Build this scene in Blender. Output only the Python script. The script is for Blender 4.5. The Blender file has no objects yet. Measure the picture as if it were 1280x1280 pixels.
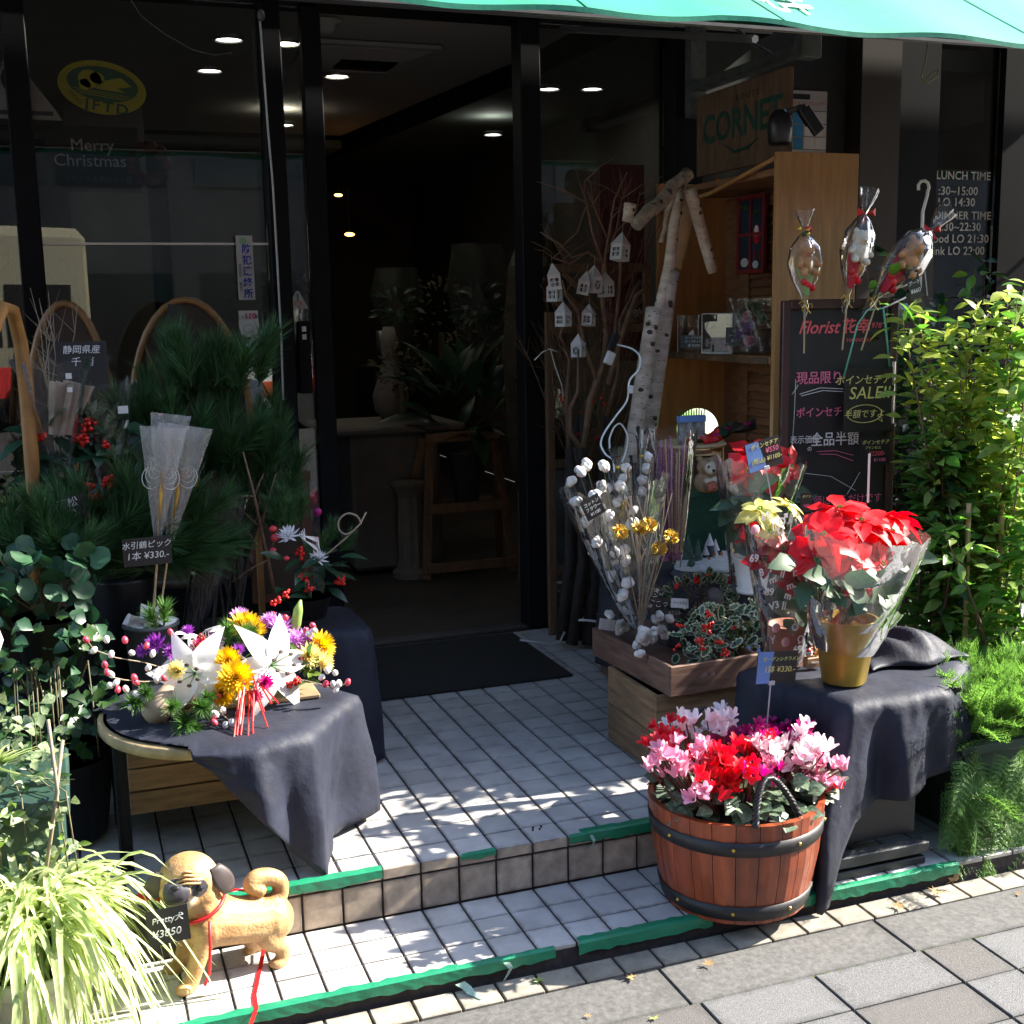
import bpy, bmesh, math, random
from mathutils import Vector, Matrix, Euler
R = math.radians
sc = bpy.context.scene
COL = sc.collection
rnd = random.Random(7)

# ---------------------------------------------------------------- camera, world, sun, exposure
cam = bpy.data.cameras.new('camera')
camo = bpy.data.objects.new('camera', cam)
COL.objects.link(camo)
cam.sensor_width = 36
cam.lens = 42.776
cam.clip_start = .02
cam.clip_end = 500
camo.matrix_world = Matrix(((0.93815044, 0.07317615, -0.33840657, -1.0522), (-0.34577562, 0.14807851, -0.92655921, -2.7724),
                            (-0.01769129, 0.98626467, 0.16422245, 1.3607), (0, 0, 0, 1)))
sc.camera = camo
SUN_EL, SUN_AZ = R(35.5), R(-4)          # azimuth counted from +x towards +y: low sun almost along the facade, from the right
world = bpy.data.worlds.new('World')
sc.world = world
world.use_nodes = True
wn = world.node_tree
sky = wn.nodes.new('ShaderNodeTexSky')
sky.sky_type = 'NISHITA'
sky.sun_disc = False
sky.sun_elevation = SUN_EL
sky.sun_rotation = R(90) - SUN_AZ
wn.links.new(sky.outputs[0], wn.nodes['Background'].inputs[0])
wn.nodes['Background'].inputs[1].default_value = .115
sl = bpy.data.lights.new('sun', 'SUN')
sl.energy = 5
sl.angle = R(.5)
sl.color = (1, .93, .82)
so = bpy.data.objects.new('sun', sl)
COL.objects.link(so)
to_sun = Vector((math.cos(SUN_EL) * math.cos(SUN_AZ), math.cos(SUN_EL) * math.sin(SUN_AZ), math.sin(SUN_EL)))
so.rotation_euler = to_sun.to_track_quat('Z', 'Y').to_euler()
so.location = (4, 2, 6)
sc.view_settings.view_transform = 'Standard'
sc.view_settings.look = 'None'
sc.view_settings.exposure = 2.15
sc.view_settings.gamma = 1
sc.view_settings.use_curve_mapping = False
sc.render.engine = 'CYCLES'
sc.cycles.max_bounces = 8
sc.cycles.transparent_max_bounces = 24
sc.cycles.sample_clamp_indirect = 4
sc.cycles.caustics_reflective = False
sc.cycles.caustics_refractive = False
try:
    sc.cycles.use_denoising = True
except Exception:
    pass

# ---------------------------------------------------------------- materials
def nt(name):
    m = bpy.data.materials.new(name)
    m.use_nodes = True
    n = m.node_tree
    n.nodes.clear()
    out = n.nodes.new('ShaderNodeOutputMaterial')
    return m, n, out

def mixrgb(n, fac, a, b):
    x = n.nodes.new('ShaderNodeMix')
    x.data_type = 'RGBA'
    for sock, v in ((x.inputs[0], fac), (x.inputs[6], a), (x.inputs[7], b)):
        if hasattr(v, 'links'):
            n.links.new(v, sock)
        else:
            sock.default_value = v if not isinstance(v, tuple) else (v[0], v[1], v[2], 1)
    return x.outputs[2]

def M(name, col, rough=.6, metal=0, var=.2, scale=12, bump=.0, trans=0, spec=.5, col2=None, stretch=(1, 1, 1), island=.15, coat=0, alpha=1, bscale=None, dist=.02, sub=0):
    """procedural material: two tones mixed by noise, tone varies per piece, optional bump and translucency"""
    m, n, out = nt(name)
    L = n.links.new
    b = n.nodes.new('ShaderNodeBsdfPrincipled')
    tc = n.nodes.new('ShaderNodeTexCoord')
    mp = n.nodes.new('ShaderNodeMapping')
    mp.inputs['Scale'].default_value = stretch
    oi = n.nodes.new('ShaderNodeObjectInfo')
    va = n.nodes.new('ShaderNodeVectorMath')
    L(tc.outputs['Object'], va.inputs[0])
    L(oi.outputs['Location'], va.inputs[1])
    L(va.outputs[0], mp.inputs[0])
    nz = n.nodes.new('ShaderNodeTexNoise')
    nz.inputs['Scale'].default_value = scale
    nz.inputs['Detail'].default_value = 5
    nz.inputs['Roughness'].default_value = .6
    L(mp.outputs[0], nz.inputs['Vector'])
    rp = n.nodes.new('ShaderNodeMapRange')
    rp.inputs[1].default_value = .32
    rp.inputs[2].default_value = .68
    L(nz.outputs[0], rp.inputs[0])
    lo = tuple(c * (1 - var) for c in col)
    hi = col2 if col2 else tuple(min(1, c * (1 + var)) for c in col)
    c = mixrgb(n, rp.outputs[0], lo, hi)
    if island:
        ge = n.nodes.new('ShaderNodeNewGeometry')
        ad = n.nodes.new('ShaderNodeMath')
        ad.operation = 'ADD'
        L(ge.outputs['Random Per Island'], ad.inputs[0])
        L(oi.outputs['Random'], ad.inputs[1])
        fr = n.nodes.new('ShaderNodeMath')
        fr.operation = 'FRACT'
        L(ad.outputs[0], fr.inputs[0])
        mr = n.nodes.new('ShaderNodeMapRange')
        mr.inputs[3].default_value = 1 - island
        mr.inputs[4].default_value = 1 + island
        L(fr.outputs[0], mr.inputs[0])
        hs = n.nodes.new('ShaderNodeHueSaturation')
        L(mr.outputs[0], hs.inputs['Value'])
        L(c, hs.inputs['Color'])
        c = hs.outputs[0]
    L(c, b.inputs['Base Color'])
    b.inputs['Roughness'].default_value = rough
    b.inputs['Metallic'].default_value = metal
    b.inputs['Specular IOR Level'].default_value = spec
    b.inputs['Coat Weight'].default_value = coat
    if sub:
        b.inputs['Subsurface Weight'].default_value = sub
        b.inputs['Subsurface Radius'].default_value = (.02, .01, .005)
    if bump:
        bp = n.nodes.new('ShaderNodeBump')
        bp.inputs['Strength'].default_value = bump
        bp.inputs['Distance'].default_value = dist
        if bscale:
            n2 = n.nodes.new('ShaderNodeTexNoise')
            n2.inputs['Scale'].default_value = bscale
            n2.inputs['Detail'].default_value = 6
            L(mp.outputs[0], n2.inputs['Vector'])
            L(n2.outputs[0], bp.inputs['Height'])
        else:
            L(nz.outputs[0], bp.inputs['Height'])
        L(bp.outputs[0], b.inputs['Normal'])
    sh = b.outputs[0]
    if trans:
        t = n.nodes.new('ShaderNodeBsdfTranslucent')
        bright = n.nodes.new('ShaderNodeHueSaturation')
        bright.inputs['Saturation'].default_value = 1.1
        bright.inputs['Value'].default_value = 1.6
        L(c, bright.inputs['Color'])
        L(bright.outputs[0], t.inputs[0])
        mx = n.nodes.new('ShaderNodeMixShader')
        mx.inputs[0].default_value = trans
        L(sh, mx.inputs[1])
        L(t.outputs[0], mx.inputs[2])
        sh = mx.outputs[0]
    if alpha < 1:
        t = n.nodes.new('ShaderNodeBsdfTransparent')
        mx = n.nodes.new('ShaderNodeMixShader')
        mx.inputs[0].default_value = alpha
        L(t.outputs[0], mx.inputs[1])
        L(sh, mx.inputs[2])
        sh = mx.outputs[0]
    L(sh, out.inputs[0])
    return m

def glass(name, tint=(1, 1, 1), rough=.0, ior=1.45, boost=0.0, bump=0, haze=0, bscale=30):
    m, n, out = nt(name)
    L = n.links.new
    t = n.nodes.new('ShaderNodeBsdfTransparent')
    t.inputs[0].default_value = (*tint, 1)
    g = n.nodes.new('ShaderNodeBsdfGlossy')
    g.inputs['Roughness'].default_value = rough
    f = n.nodes.new('ShaderNodeFresnel')
    f.inputs[0].default_value = ior
    a = n.nodes.new('ShaderNodeMath')
    a.operation = 'ADD'
    a.use_clamp = True
    L(f.outputs[0], a.inputs[0])
    a.inputs[1].default_value = boost
    mx = n.nodes.new('ShaderNodeMixShader')
    L(a.outputs[0], mx.inputs[0])
    L(t.outputs[0], mx.inputs[1])
    L(g.outputs[0], mx.inputs[2])
    sh = mx.outputs[0]
    if bump:
        tc = n.nodes.new('ShaderNodeTexCoord')
        nz = n.nodes.new('ShaderNodeTexNoise')
        nz.inputs['Scale'].default_value = bscale
        nz.inputs['Detail'].default_value = 3
        L(tc.outputs['Object'], nz.inputs['Vector'])
        bp = n.nodes.new('ShaderNodeBump')
        bp.inputs['Strength'].default_value = bump
        bp.inputs['Distance'].default_value = .03
        L(nz.outputs[0], bp.inputs['Height'])
        L(bp.outputs[0], g.inputs['Normal'])
        L(bp.outputs[0], f.inputs['Normal'])
    if haze:
        d = n.nodes.new('ShaderNodeBsdfDiffuse')
        d.inputs[0].default_value = (.9, .9, .9, 1)
        tr = n.nodes.new('ShaderNodeBsdfTranslucent')
        tr.inputs[0].default_value = (.9, .9, .9, 1)
        m1 = n.nodes.new('ShaderNodeMixShader')
        L(d.outputs[0], m1.inputs[1])
        L(tr.outputs[0], m1.inputs[2])
        m2 = n.nodes.new('ShaderNodeMixShader')
        m2.inputs[0].default_value = haze
        L(sh, m2.inputs[1])
        L(m1.outputs[0], m2.inputs[2])
        sh = m2.outputs[0]
    L(sh, out.inputs[0])
    return m

def emit(name, col, s):
    m, n, out = nt(name)
    e = n.nodes.new('ShaderNodeEmission')
    e.inputs[0].default_value = (*col, 1)
    e.inputs[1].default_value = s
    n.links.new(e.outputs[0], out.inputs[0])
    return m

m_tile = M('glazed_tile', (.49, .475, .455), .38, var=.18, scale=9, bump=.2, island=.09, dist=.002, bscale=60)
def edge_dirt(m, ax, col=(.06, .045, .035), amt=.75):
    """grime worn into the rim of each tile, uneven"""
    n = m.node_tree
    L = n.links.new
    tc = n.nodes.new('ShaderNodeTexCoord')
    sx = n.nodes.new('ShaderNodeSeparateXYZ')
    L(tc.outputs['Generated'], sx.inputs[0])
    def mt(op, a, b=0.0, c=0.0):
        q = n.nodes.new('ShaderNodeMath')
        q.operation = op
        for s, v in zip(q.inputs, (a, b, c)):
            if hasattr(v, 'links'):
                L(v, s)
            else:
                s.default_value = v
        return q.outputs[0]
    d = [mt('ABSOLUTE', mt('SUBTRACT', sx.outputs[i], .5)) for i in ax]
    e = mt('MAXIMUM', d[0], d[1])
    nz = [q for q in n.nodes if q.type == 'TEX_NOISE'][0]
    n2 = n.nodes.new('ShaderNodeTexNoise')
    n2.inputs['Scale'].default_value = 28
    n2.inputs['Detail'].default_value = 6
    L(nz.inputs['Vector'].links[0].from_socket, n2.inputs['Vector'])
    e = mt('ADD', e, mt('MULTIPLY_ADD', n2.outputs[0], .30, -.15))
    mr = n.nodes.new('ShaderNodeMapRange')
    mr.inputs[1].default_value = .40
    mr.inputs[2].default_value = .56
    mr.inputs[4].default_value = amt
    L(e, mr.inputs[0])
    b = n.nodes['Principled BSDF']
    src = b.inputs['Base Color'].links[0].from_socket
    L(mixrgb(n, mr.outputs[0], src, col), b.inputs['Base Color'])
m_tile2 = M('glazed_tile_far', (.49, .475, .455), .38, var=.18, scale=9, bump=.2, island=.09, dist=.002, bscale=60)
edge_dirt(m_tile, (0, 1), amt=.55)
m_riser = M('riser_tile', (.38, .31, .235), .6, var=.3, scale=18, bump=.2, island=.1, dist=.004)
edge_dirt(m_riser, (0, 2), amt=.8)
m_grout = M('grout', (.035, .03, .03), .9, var=.3, scale=60)
m_kerb = M('kerb_concrete', (.092, .09, .086), .85, var=.3, scale=70, bump=.5, dist=.003, island=.06)
m_pav = M('paver_granite', (.12, .121, .123), .7, var=.7, scale=420, bump=.7, dist=.004, island=.12)
m_pavb = M('paver_brown', (.088, .083, .079), .75, var=.5, scale=420, bump=.7, dist=.004, island=.1)
m_strip = M('strip_tile', (.27, .245, .20), .65, var=.25, scale=25, bump=.3, island=.15, dist=.003)
m_tape = M('green_tape', (.012, .20, .10), .38, var=.15, scale=25, bump=.5, dist=.004, island=.0)
m_black = M('black_metal', (.008, .0085, .010), .55, var=.2, scale=5, island=0, spec=.12)
m_brown = M('brown_frame', (.028, .02, .014), .5, var=.2, scale=5, island=0)
m_alu = M('aluminium', (.45, .45, .45), .35, 1, var=.1, island=0)
m_mat = M('door_mat', (.014, .013, .011), .95, var=.4, scale=200, bump=.6, dist=.004)
m_inwall = M('interior_wall', (.15, .14, .12), .8, var=.15, scale=3)
m_ceil = M('ceiling_board', (.42, .41, .37), .8, var=.06, scale=3, island=0)
m_ceil2 = M('ceiling_lower', (.16, .20, .17), .8, var=.06, scale=3, island=0)
m_infloor = M('interior_floor', (.07, .06, .05), .5, var=.25, scale=8)
m_glass = glass('window_glass', (.84, .86, .85), ior=1.45, boost=.04)
m_awn = M('awning_fabric', (.004, .23, .135), .7, var=.25, scale=3, bump=.2, trans=.0, island=0)
m_cloth = M('navy_cloth', (.017, .020, .034), .6, var=.35, scale=9, bump=.45, dist=.006, island=0, spec=.25, bscale=34)
m_cloth.node_tree.nodes['Principled BSDF'].inputs['Sheen Weight'].default_value = .02
m_white = M('white_paint', (.78, .78, .76), .5, var=.05, scale=20)
m_paper = M('white_paper', (.75, .75, .73), .7, var=.04, scale=20, trans=.15)
m_ink = M('chalk_white', (.75, .75, .72), .8, var=.1, scale=80, island=0)
m_inky = M('chalk_yellow', (.65, .65, .22), .8, var=.1, scale=80, island=0)
m_inkr = M('chalk_red', (.72, .12, .13), .8, var=.15, scale=80, island=0)
m_inkp = M('chalk_pink', (.75, .18, .30), .8, var=.1, scale=80, island=0)
m_card = M('black_card', (.012, .012, .014), .45, var=.2, scale=20, island=0)
m_cardb = M('shiny_blue_black_card', (.05, .10, .2), .15, var=.5, scale=6, island=0)
m_bluecard = M('blue_card', (.12, .25, .55), .4, var=.2, scale=9, island=0)
m_red = M('red', (.55, .012, .015), .5, var=.2, scale=30)
m_berry = M('berry_red', (.62, .02, .012), .25, var=.2, scale=60, island=.2)
m_gold = M('gold', (.62, .42, .07), .35, .9, var=.2, scale=60, bump=.2)
m_crate = M('crate_wood', (.25, .155, .08), .7, var=.35, scale=9, stretch=(1, 1, 7), bump=.4, dist=.003)
m_crate2 = M('crate_wood_dark', (.18, .10, .07), .65, var=.4, scale=8, stretch=(1, 1, 8), bump=.4, dist=.003)
m_case = M('bookcase_wood', (.46, .23, .08), .5, var=.22, scale=7, stretch=(5, 5, .5), bump=.1)
m_case2 = M('louver_wood', (.24, .11, .05), .6, var=.3, scale=12, stretch=(1, 1, 5))
m_lath = M('lath_wood', (.12, .068, .035), .7, var=.3, scale=15, stretch=(4, 4, 1), bump=.3)
m_bent = M('bentwood', (.30, .145, .045), .4, var=.2, scale=14, coat=.2)
m_bark = M('bark', (.075, .05, .036), .85, var=.45, scale=40, bump=.8, dist=.004)
m_barkd = M('bark_dark', (.035, .026, .022), .9, var=.45, scale=40, bump=.8, dist=.004)
m_plastic_g = M('planter_green', (.022, .055, .042), .45, var=.2, scale=10, bump=.1)
m_plastic_b = M('black_plastic', (.014, .014, .016), .4, var=.2, scale=10)
m_greybucket = M('grey_bucket', (.075, .08, .085), .45, var=.15, scale=12)
m_leaf = M('leaf', (.035, .085, .022), .4, var=.3, scale=25, trans=.32, island=.3)
m_leaf_l = M('leaf_light', (.12, .19, .035), .4, var=.3, scale=25, trans=.4, island=.35)
m_leaf_d = M('leaf_dark', (.022, .065, .03), .35, var=.3, scale=25, trans=.15, island=.3)
m_leaf_y = M('leaf_variegated', (.30, .34, .10), .45, var=.35, scale=18, trans=.35, island=.25)
m_fern = M('fern_green', (.13, .25, .055), .5, var=.25, scale=25, trans=.4, island=.3)
m_needle = M('pine_needle', (.042, .115, .035), .5, var=.3, scale=25, trans=.15, island=.35)
m_needle_l = M('pine_needle_light', (.06, .15, .025), .5, var=.3, scale=25, trans=.2, island=.35)
m_blade = M('striped_blade', (.24, .38, .08), .4, var=.3, scale=6, trans=.45, island=.35, col2=(.66, .70, .40))
m_stem = M('stem', (.10, .09, .04), .7, var=.3, scale=30)
m_twig = M('twig', (.17, .10, .062), .8, var=.3, scale=30)
m_redtwig = M('red_twig', (.13, .03, .02), .7, var=.3, scale=30)
m_bract = M('poinsettia_red', (.62, .010, .018), .45, var=.25, scale=30, trans=.35, island=.25)
m_bracty = M('poinsettia_yellow', (.55, .52, .16), .5, var=.2, scale=30, trans=.3, island=.15)
m_cel = glass('cellophane', (.96, .96, .96), .05, 1.3, .0, bump=.3, haze=.03, bscale=9)
m_cotton = M('cotton', (.78, .76, .73), .9, var=.08, scale=60, bump=.5, sub=.3)

# ---------------------------------------------------------------- mesh builder
def frame(d, up=(0, 0, 1)):
    d = Vector(d).normalized()
    up = Vector(up)
    x = d.cross(up)
    if x.length < 1e-4:
        x = d.cross(Vector((1, 0, .01)))
    x.normalize()
    z = x.cross(d).normalized()
    return x, d, z

def smooth(pts, k=5):
    """Catmull-Rom through the points"""
    p = [Vector(q) for q in pts]
    p = [p[0] * 2 - p[1]] + p + [p[-1] * 2 - p[-2]]
    out = []
    for i in range(1, len(p) - 2):
        for j in range(k):
            t = j / k
            out.append(.5 * (2 * p[i] + (p[i + 1] - p[i - 1]) * t + (2 * p[i - 1] - 5 * p[i] + 4 * p[i + 1] - p[i + 2]) * t * t + (3 * p[i] - p[i - 1] - 3 * p[i + 1] + p[i + 2]) * t ** 3))
    return out + [p[-2]]

def orient(loc, d, up=(0, 0, 1), s=1, roll=0):
    """matrix whose Y runs along d and whose Z leans to up"""
    x, y, z = frame(d, up)
    m = Matrix((x, y, z)).transposed().to_4x4()
    if roll:
        m = m @ Matrix.Rotation(roll, 4, 'Y')
    return Matrix.Translation(Vector(loc)) @ m @ Matrix.Diagonal((s, s, s, 1) if not isinstance(s, tuple) else (*s, 1))

class MB:
    def __init__(self):
        self.v, self.f, self.mi = [], [], []

    def add(self, vs, fs, mat=None, mi=0):
        o = len(self.v)
        self.v += [tuple(mat @ Vector(p)) for p in vs] if mat is not None else [tuple(p) for p in vs]
        self.f += [tuple(i + o for i in q) for q in fs]
        self.mi += [mi] * len(fs)
        return self

    def box(self, x0, x1, y0, y1, z0, z1, mat=None, ch=0, mi=0):
        if ch:
            c = min(ch, (x1 - x0) * .4, (y1 - y0) * .4, (z1 - z0) * .4)
            v, f = [], []
            xs, ys, zs = (x0, x1), (y0, y1), (z0, z1)
            bm = bmesh.new()
            bmesh.ops.create_cube(bm, size=1)
            for q in bm.verts:
                q.co = Vector((xs[q.co.x > 0], ys[q.co.y > 0], zs[q.co.z > 0]))
            bmesh.ops.bevel(bm, geom=bm.edges[:], offset=c, segments=1, affect='EDGES')
            bm.verts.ensure_lookup_table()
            v = [tuple(q.co) for q in bm.verts]
            f = [tuple(q.index for q in g.verts) for g in bm.faces]
            bm.free()
            return self.add(v, f, mat, mi)
        v = [(x, y, z) for z in (z0, z1) for y in (y0, y1) for x in (x0, x1)]
        f = [(0, 2, 3, 1), (4, 5, 7, 6), (0, 1, 5, 4), (2, 6, 7, 3), (0, 4, 6, 2), (1, 3, 7, 5)]
        return self.add(v, f, mat, mi)

    def tube(self, pts, rad, n=6, cap=True, mat=None, mi=0):
        pts = [Vector(p) for p in pts]
        k = len(pts)
        if not isinstance(rad, (list, tuple)):
            rad = [rad] * k
        v, f = [], []
        px = None
        for i, p in enumerate(pts):
            d = pts[min(i + 1, k - 1)] - pts[max(i - 1, 0)]
            if d.length < 1e-9:
                d = Vector((0, 0, 1))
            d.normalize()
            if px is None:
                x = d.orthogonal().normalized()
            else:
                x = (px - d * px.dot(d))
                x = x.normalized() if x.length > 1e-6 else d.orthogonal().normalized()
            px = x
            y = d.cross(x)
            for j in range(n):
                a = 2 * math.pi * j / n
                v.append(p + (x * math.cos(a) + y * math.sin(a)) * rad[i])
        for i in range(k - 1):
            for j in range(n):
                a, b = i * n + j, i * n + (j + 1) % n
                f.append((a, b, b + n, a + n))
        if cap and n > 2:
            f.append(tuple(reversed(range(n))))
            f.append(tuple(range((k - 1) * n, k * n)))
        return self.add(v, f, mat, mi)

    def lathe(self, prof, n=24, mat=None, jit=None, mi=0, c=(0, 0, 0), closed=True):
        v, f = [], []
        k = len(prof)
        for i, (r, z) in enumerate(prof):
            for j in range(n):
                a = 2 * math.pi * j / n
                rr = r * (1 + (jit(a, i) if jit else 0))
                v.append((c[0] + rr * math.cos(a), c[1] + rr * math.sin(a), c[2] + z))
        for i in range(k - 1):
            for j in range(n):
                a, b = i * n + j, i * n + (j + 1) % n
                f.append((a, b, b + n, a + n))
        if closed:
            f.append(tuple(reversed(range(n))))
            f.append(tuple(range((k - 1) * n, k * n)))
        return self.add(v, f, mat, mi)

    def ball(self, c, r, n=8, m=6, mat=None, mi=0, sq=(1, 1, 1)):
        v, f = [(0, 0, -1)], []
        for i in range(1, m):
            t = math.pi * i / m
            for j in range(n):
                a = 2 * math.pi * j / n
                v.append((math.sin(t) * math.cos(a), math.sin(t) * math.sin(a), -math.cos(t)))
        v.append((0, 0, 1))
        for j in range(n):
            f.append((0, 1 + (j + 1) % n, 1 + j))
            f.append((len(v) - 1, 1 + (m - 2) * n + j, 1 + (m - 2) * n + (j + 1) % n))
        for i in range(m - 2):
            for j in range(n):
                a, b = 1 + i * n + j, 1 + i * n + (j + 1) % n
                f.append((a, b, b + n, a + n))
        v = [(c[0] + p[0] * r * sq[0], c[1] + p[1] * r * sq[1], c[2] + p[2] * r * sq[2]) for p in v]
        return self.add(v, f, mat, mi)

    def grid(self, fn, nu, nv, mat=None, mi=0):
        v = [fn(i / nu, j / nv) for j in range(nv + 1) for i in range(nu + 1)]
        f = [(j * (nu + 1) + i, j * (nu + 1) + i + 1, (j + 1) * (nu + 1) + i + 1, (j + 1) * (nu + 1) + i) for j in range(nv) for i in range(nu)]
        return self.add(v, f, mat, mi)

    def data(self, name, mats, smooth=False):
        me = bpy.data.meshes.new(name)
        me.from_pydata(self.v, [], self.f)
        for m in (mats if isinstance(mats, (list, tuple)) else [mats]):
            me.materials.append(m)
        if any(self.mi):
            me.polygons.foreach_set('material_index', self.mi)
        if smooth:
            me.polygons.foreach_set('use_smooth', [True] * len(me.polygons))
        me.update()
        return me

    def build(self, name, mats, parent=None, smooth=False, **props):
        return link(name, self.data(name, mats, smooth), parent, **props)

def link(name, me, parent=None, mat=None, **props):
    o = bpy.data.objects.new(name, me)
    COL.objects.link(o)
    if parent is not None:
        o.parent = parent
    if mat is not None:
        o.matrix_local = mat
    for k, v in props.items():
        o[k] = v
    return o

def thing(name, label, category, loc=(0, 0, 0), rz=0, group=None, rot=None):
    o = link(name, None, label=label, category=category)
    o.location = loc
    o.rotation_euler = rot if rot else (0, 0, rz)
    if group:
        o['group'] = group
    return o

def tag(o, label, category, group=None):
    o['label'] = label
    o['category'] = category
    if group:
        o['group'] = group
    return o

def structure(o):
    o['kind'] = 'structure'
    return o

def scatter(parent, name, meshes, mats_, cap, stuff_name=None, eye=Vector((-1.05, -2.77, 1.36))):
    """meshes: list of mesh data; mats_: list of (mesh index, world-less local matrix). The nearest `cap` become parts, the rest one mesh."""
    inv = parent.matrix_basis if parent is not None else Matrix()
    order = sorted(mats_, key=lambda t: (inv @ t[1].translation - eye).length - t[1].median_scale * 3)
    for k, (i, mt) in enumerate(order[:cap]):
        link(name, meshes[i], parent, mt)
    rest = order[cap:]
    if rest:
        b = MB()
        for i, mt in rest:
            me = meshes[i]
            b.add([v.co for v in me.vertices], [tuple(p.vertices) for p in me.polygons], mt)
        o = b.build(stuff_name or 'foliage', list(meshes[0].materials), parent, True, kind='stuff')
        return o

def leaf_mesh(name, mat, L=1, W=.4, curl=.2, fold=.15, n=4, peak=.45, wave=0, point=1.0, serr=0):
    b = MB()
    vs, fs = [], []
    for i in range(n + 1):
        t = i / n
        w = W * .5 * (math.sin(math.pi * min(1, t ** (math.log(.5) / math.log(peak)))) ** point)
        if serr and 0 < i < n:
            w *= 1 + (serr if i % 2 else -serr)
        if i == n:
            w = 0.0
        if i == 0:
            w = W * .04
        z = -curl * L * t * t
        y = L * t * (1 - .25 * abs(curl) * t)
        for s in (-1, 0, 1):
            vs.append((s * w, y, z + abs(s) * w * fold * 2 + (wave * math.sin(t * 9 + s) * abs(s) * w)))
    for i in range(n):
        for k in (0, 1):
            a = i * 3 + k
            fs.append((a, a + 1, a + 4, a + 3))
    b.add(vs, fs)
    return b.data(name, mat, True)

FONT_CACHE = {}
def text(body, size, parent, loc, mat, rot=(R(90), 0, 0), name='lettering', align='CENTER', shear=0, bold=.0, ext=.0004, sx=1, space=1):
    """flat lettering as mesh, standing upright facing -y by default"""
    cu = bpy.data.curves.new(name, 'FONT')
    cu.body = body
    cu.size = size
    cu.align_x = align
    cu.align_y = 'CENTER'
    cu.shear = shear
    cu.offset = bold
    cu.extrude = ext
    cu.space_line = .9
    cu.space_character = space
    cu.resolution_u = 3
    cu.materials.append(mat)
    tmp = bpy.data.objects.new('tmp_text', cu)
    COL.objects.link(tmp)
    dg = bpy.context.evaluated_depsgraph_get()
    me = bpy.data.meshes.new_from_object(tmp.evaluated_get(dg))
    bpy.data.objects.remove(tmp)
    if len(me.materials) == 0:
        me.materials.append(mat)
    o = link(name, me, parent)
    o.location = loc
    o.rotation_euler = rot
    o.scale = (sx, 1, 1)
    return o

def face_rot(o_loc, tilt=0, yaw=0, roll=0):
    return Matrix.Rotation(yaw, 4, 'Z') @ Matrix.Rotation(tilt, 4, 'X') @ Matrix.Rotation(roll, 4, 'Y')

def card(name, label, cat, w, h, loc, yaw=0, tilt=0, roll=0, lines=(), mat=None, stake=0, group=None, th=.0015, stake_dx=0):
    """a price card facing -y (before yaw); origin at its centre; lines = (text, size, x, z, material)"""
    o = thing(name, label, cat, loc, group=group)
    o.matrix_basis = Matrix.Translation(Vector(loc)) @ face_rot(loc, tilt, yaw, roll)
    MB().box(-w / 2, w / 2, 0, th, -h / 2, h / 2).build('card_face', mat or m_card, o)
    for ln in lines:
        text(ln[0], ln[1], o, (ln[2], -.0008, ln[3]), ln[4], shear=.15 if len(ln) < 6 else ln[5])
    if stake:
        MB().tube([(stake_dx, .004, -h / 2 + .01), (stake_dx, .004, -h / 2 - stake)], .0022, 6).build('stake', m_clear, o)
        MB().box(stake_dx - .009, stake_dx + .009, -.003, .006, -h / 2 - .004, -h / 2 + .008, ch=.001).build('clip', m_clear, o)
    return o
m_clear = M('clear_plastic', (.55, .57, .60), .2, var=.05, alpha=.75)

def noise_r(k=5, amp=.05, seed=1):
    r = random.Random(seed)
    ph = [(r.uniform(0, 6.28), r.randint(2, 9), r.uniform(.3, 1), r.uniform(.5, 2)) for _ in range(k)]
    return lambda a, i: amp * sum(w * math.sin(m * a + p + i * q) for p, m, w, q in ph) / 2

def blob(parts, name, mats, parent=None, voxel=.006, smooth_it=4, color_fn=None, dec=0):
    """one continuous body from overlapping ellipsoids and tapered limbs, fused by remeshing; faces coloured by a rule"""
    b = MB()
    for p in parts:
        if p[0] == 'b':
            b.ball(p[1], p[2], 14, 10, sq=p[3] if len(p) > 3 else (1, 1, 1), mat=p[4] if len(p) > 4 else None)
        else:
            if len(p[1]) > 2:
                n_ = len(p[1])
                sp_ = smooth(p[1], 4)
                p = (p[0], sp_, [p[2][min(i // 4, n_ - 1)] + (p[2][min(i // 4 + 1, n_ - 1)] - p[2][min(i // 4, n_ - 1)]) * (i % 4) / 4 for i in range(len(sp_))])
            b.tube(p[1], p[2], 12)
            for q, r in ((p[1][0], p[2][0]), (p[1][-1], p[2][-1])):
                b.ball(q, r, 12, 8)
    me = b.data('tmp', mats[0])
    tmp = bpy.data.objects.new('tmp_blob', me)
    COL.objects.link(tmp)
    rm = tmp.modifiers.new('r', 'REMESH')
    rm.mode = 'VOXEL'
    rm.voxel_size = voxel
    if smooth_it:
        sm = tmp.modifiers.new('s', 'SMOOTH')
        sm.iterations = smooth_it
        sm.factor = .5
    if dec:
        dm = tmp.modifiers.new('d', 'DECIMATE')
        dm.ratio = dec
    dg = bpy.context.evaluated_depsgraph_get()
    out = bpy.data.meshes.new_from_object(tmp.evaluated_get(dg))
    bpy.data.objects.remove(tmp)
    out.materials.clear()
    for m in mats:
        out.materials.append(m)
    out.polygons.foreach_set('use_smooth', [True] * len(out.polygons))
    if color_fn:
        for p in out.polygons:
            p.material_index = color_fn(p.center)
    return link(name, out, parent)

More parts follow.
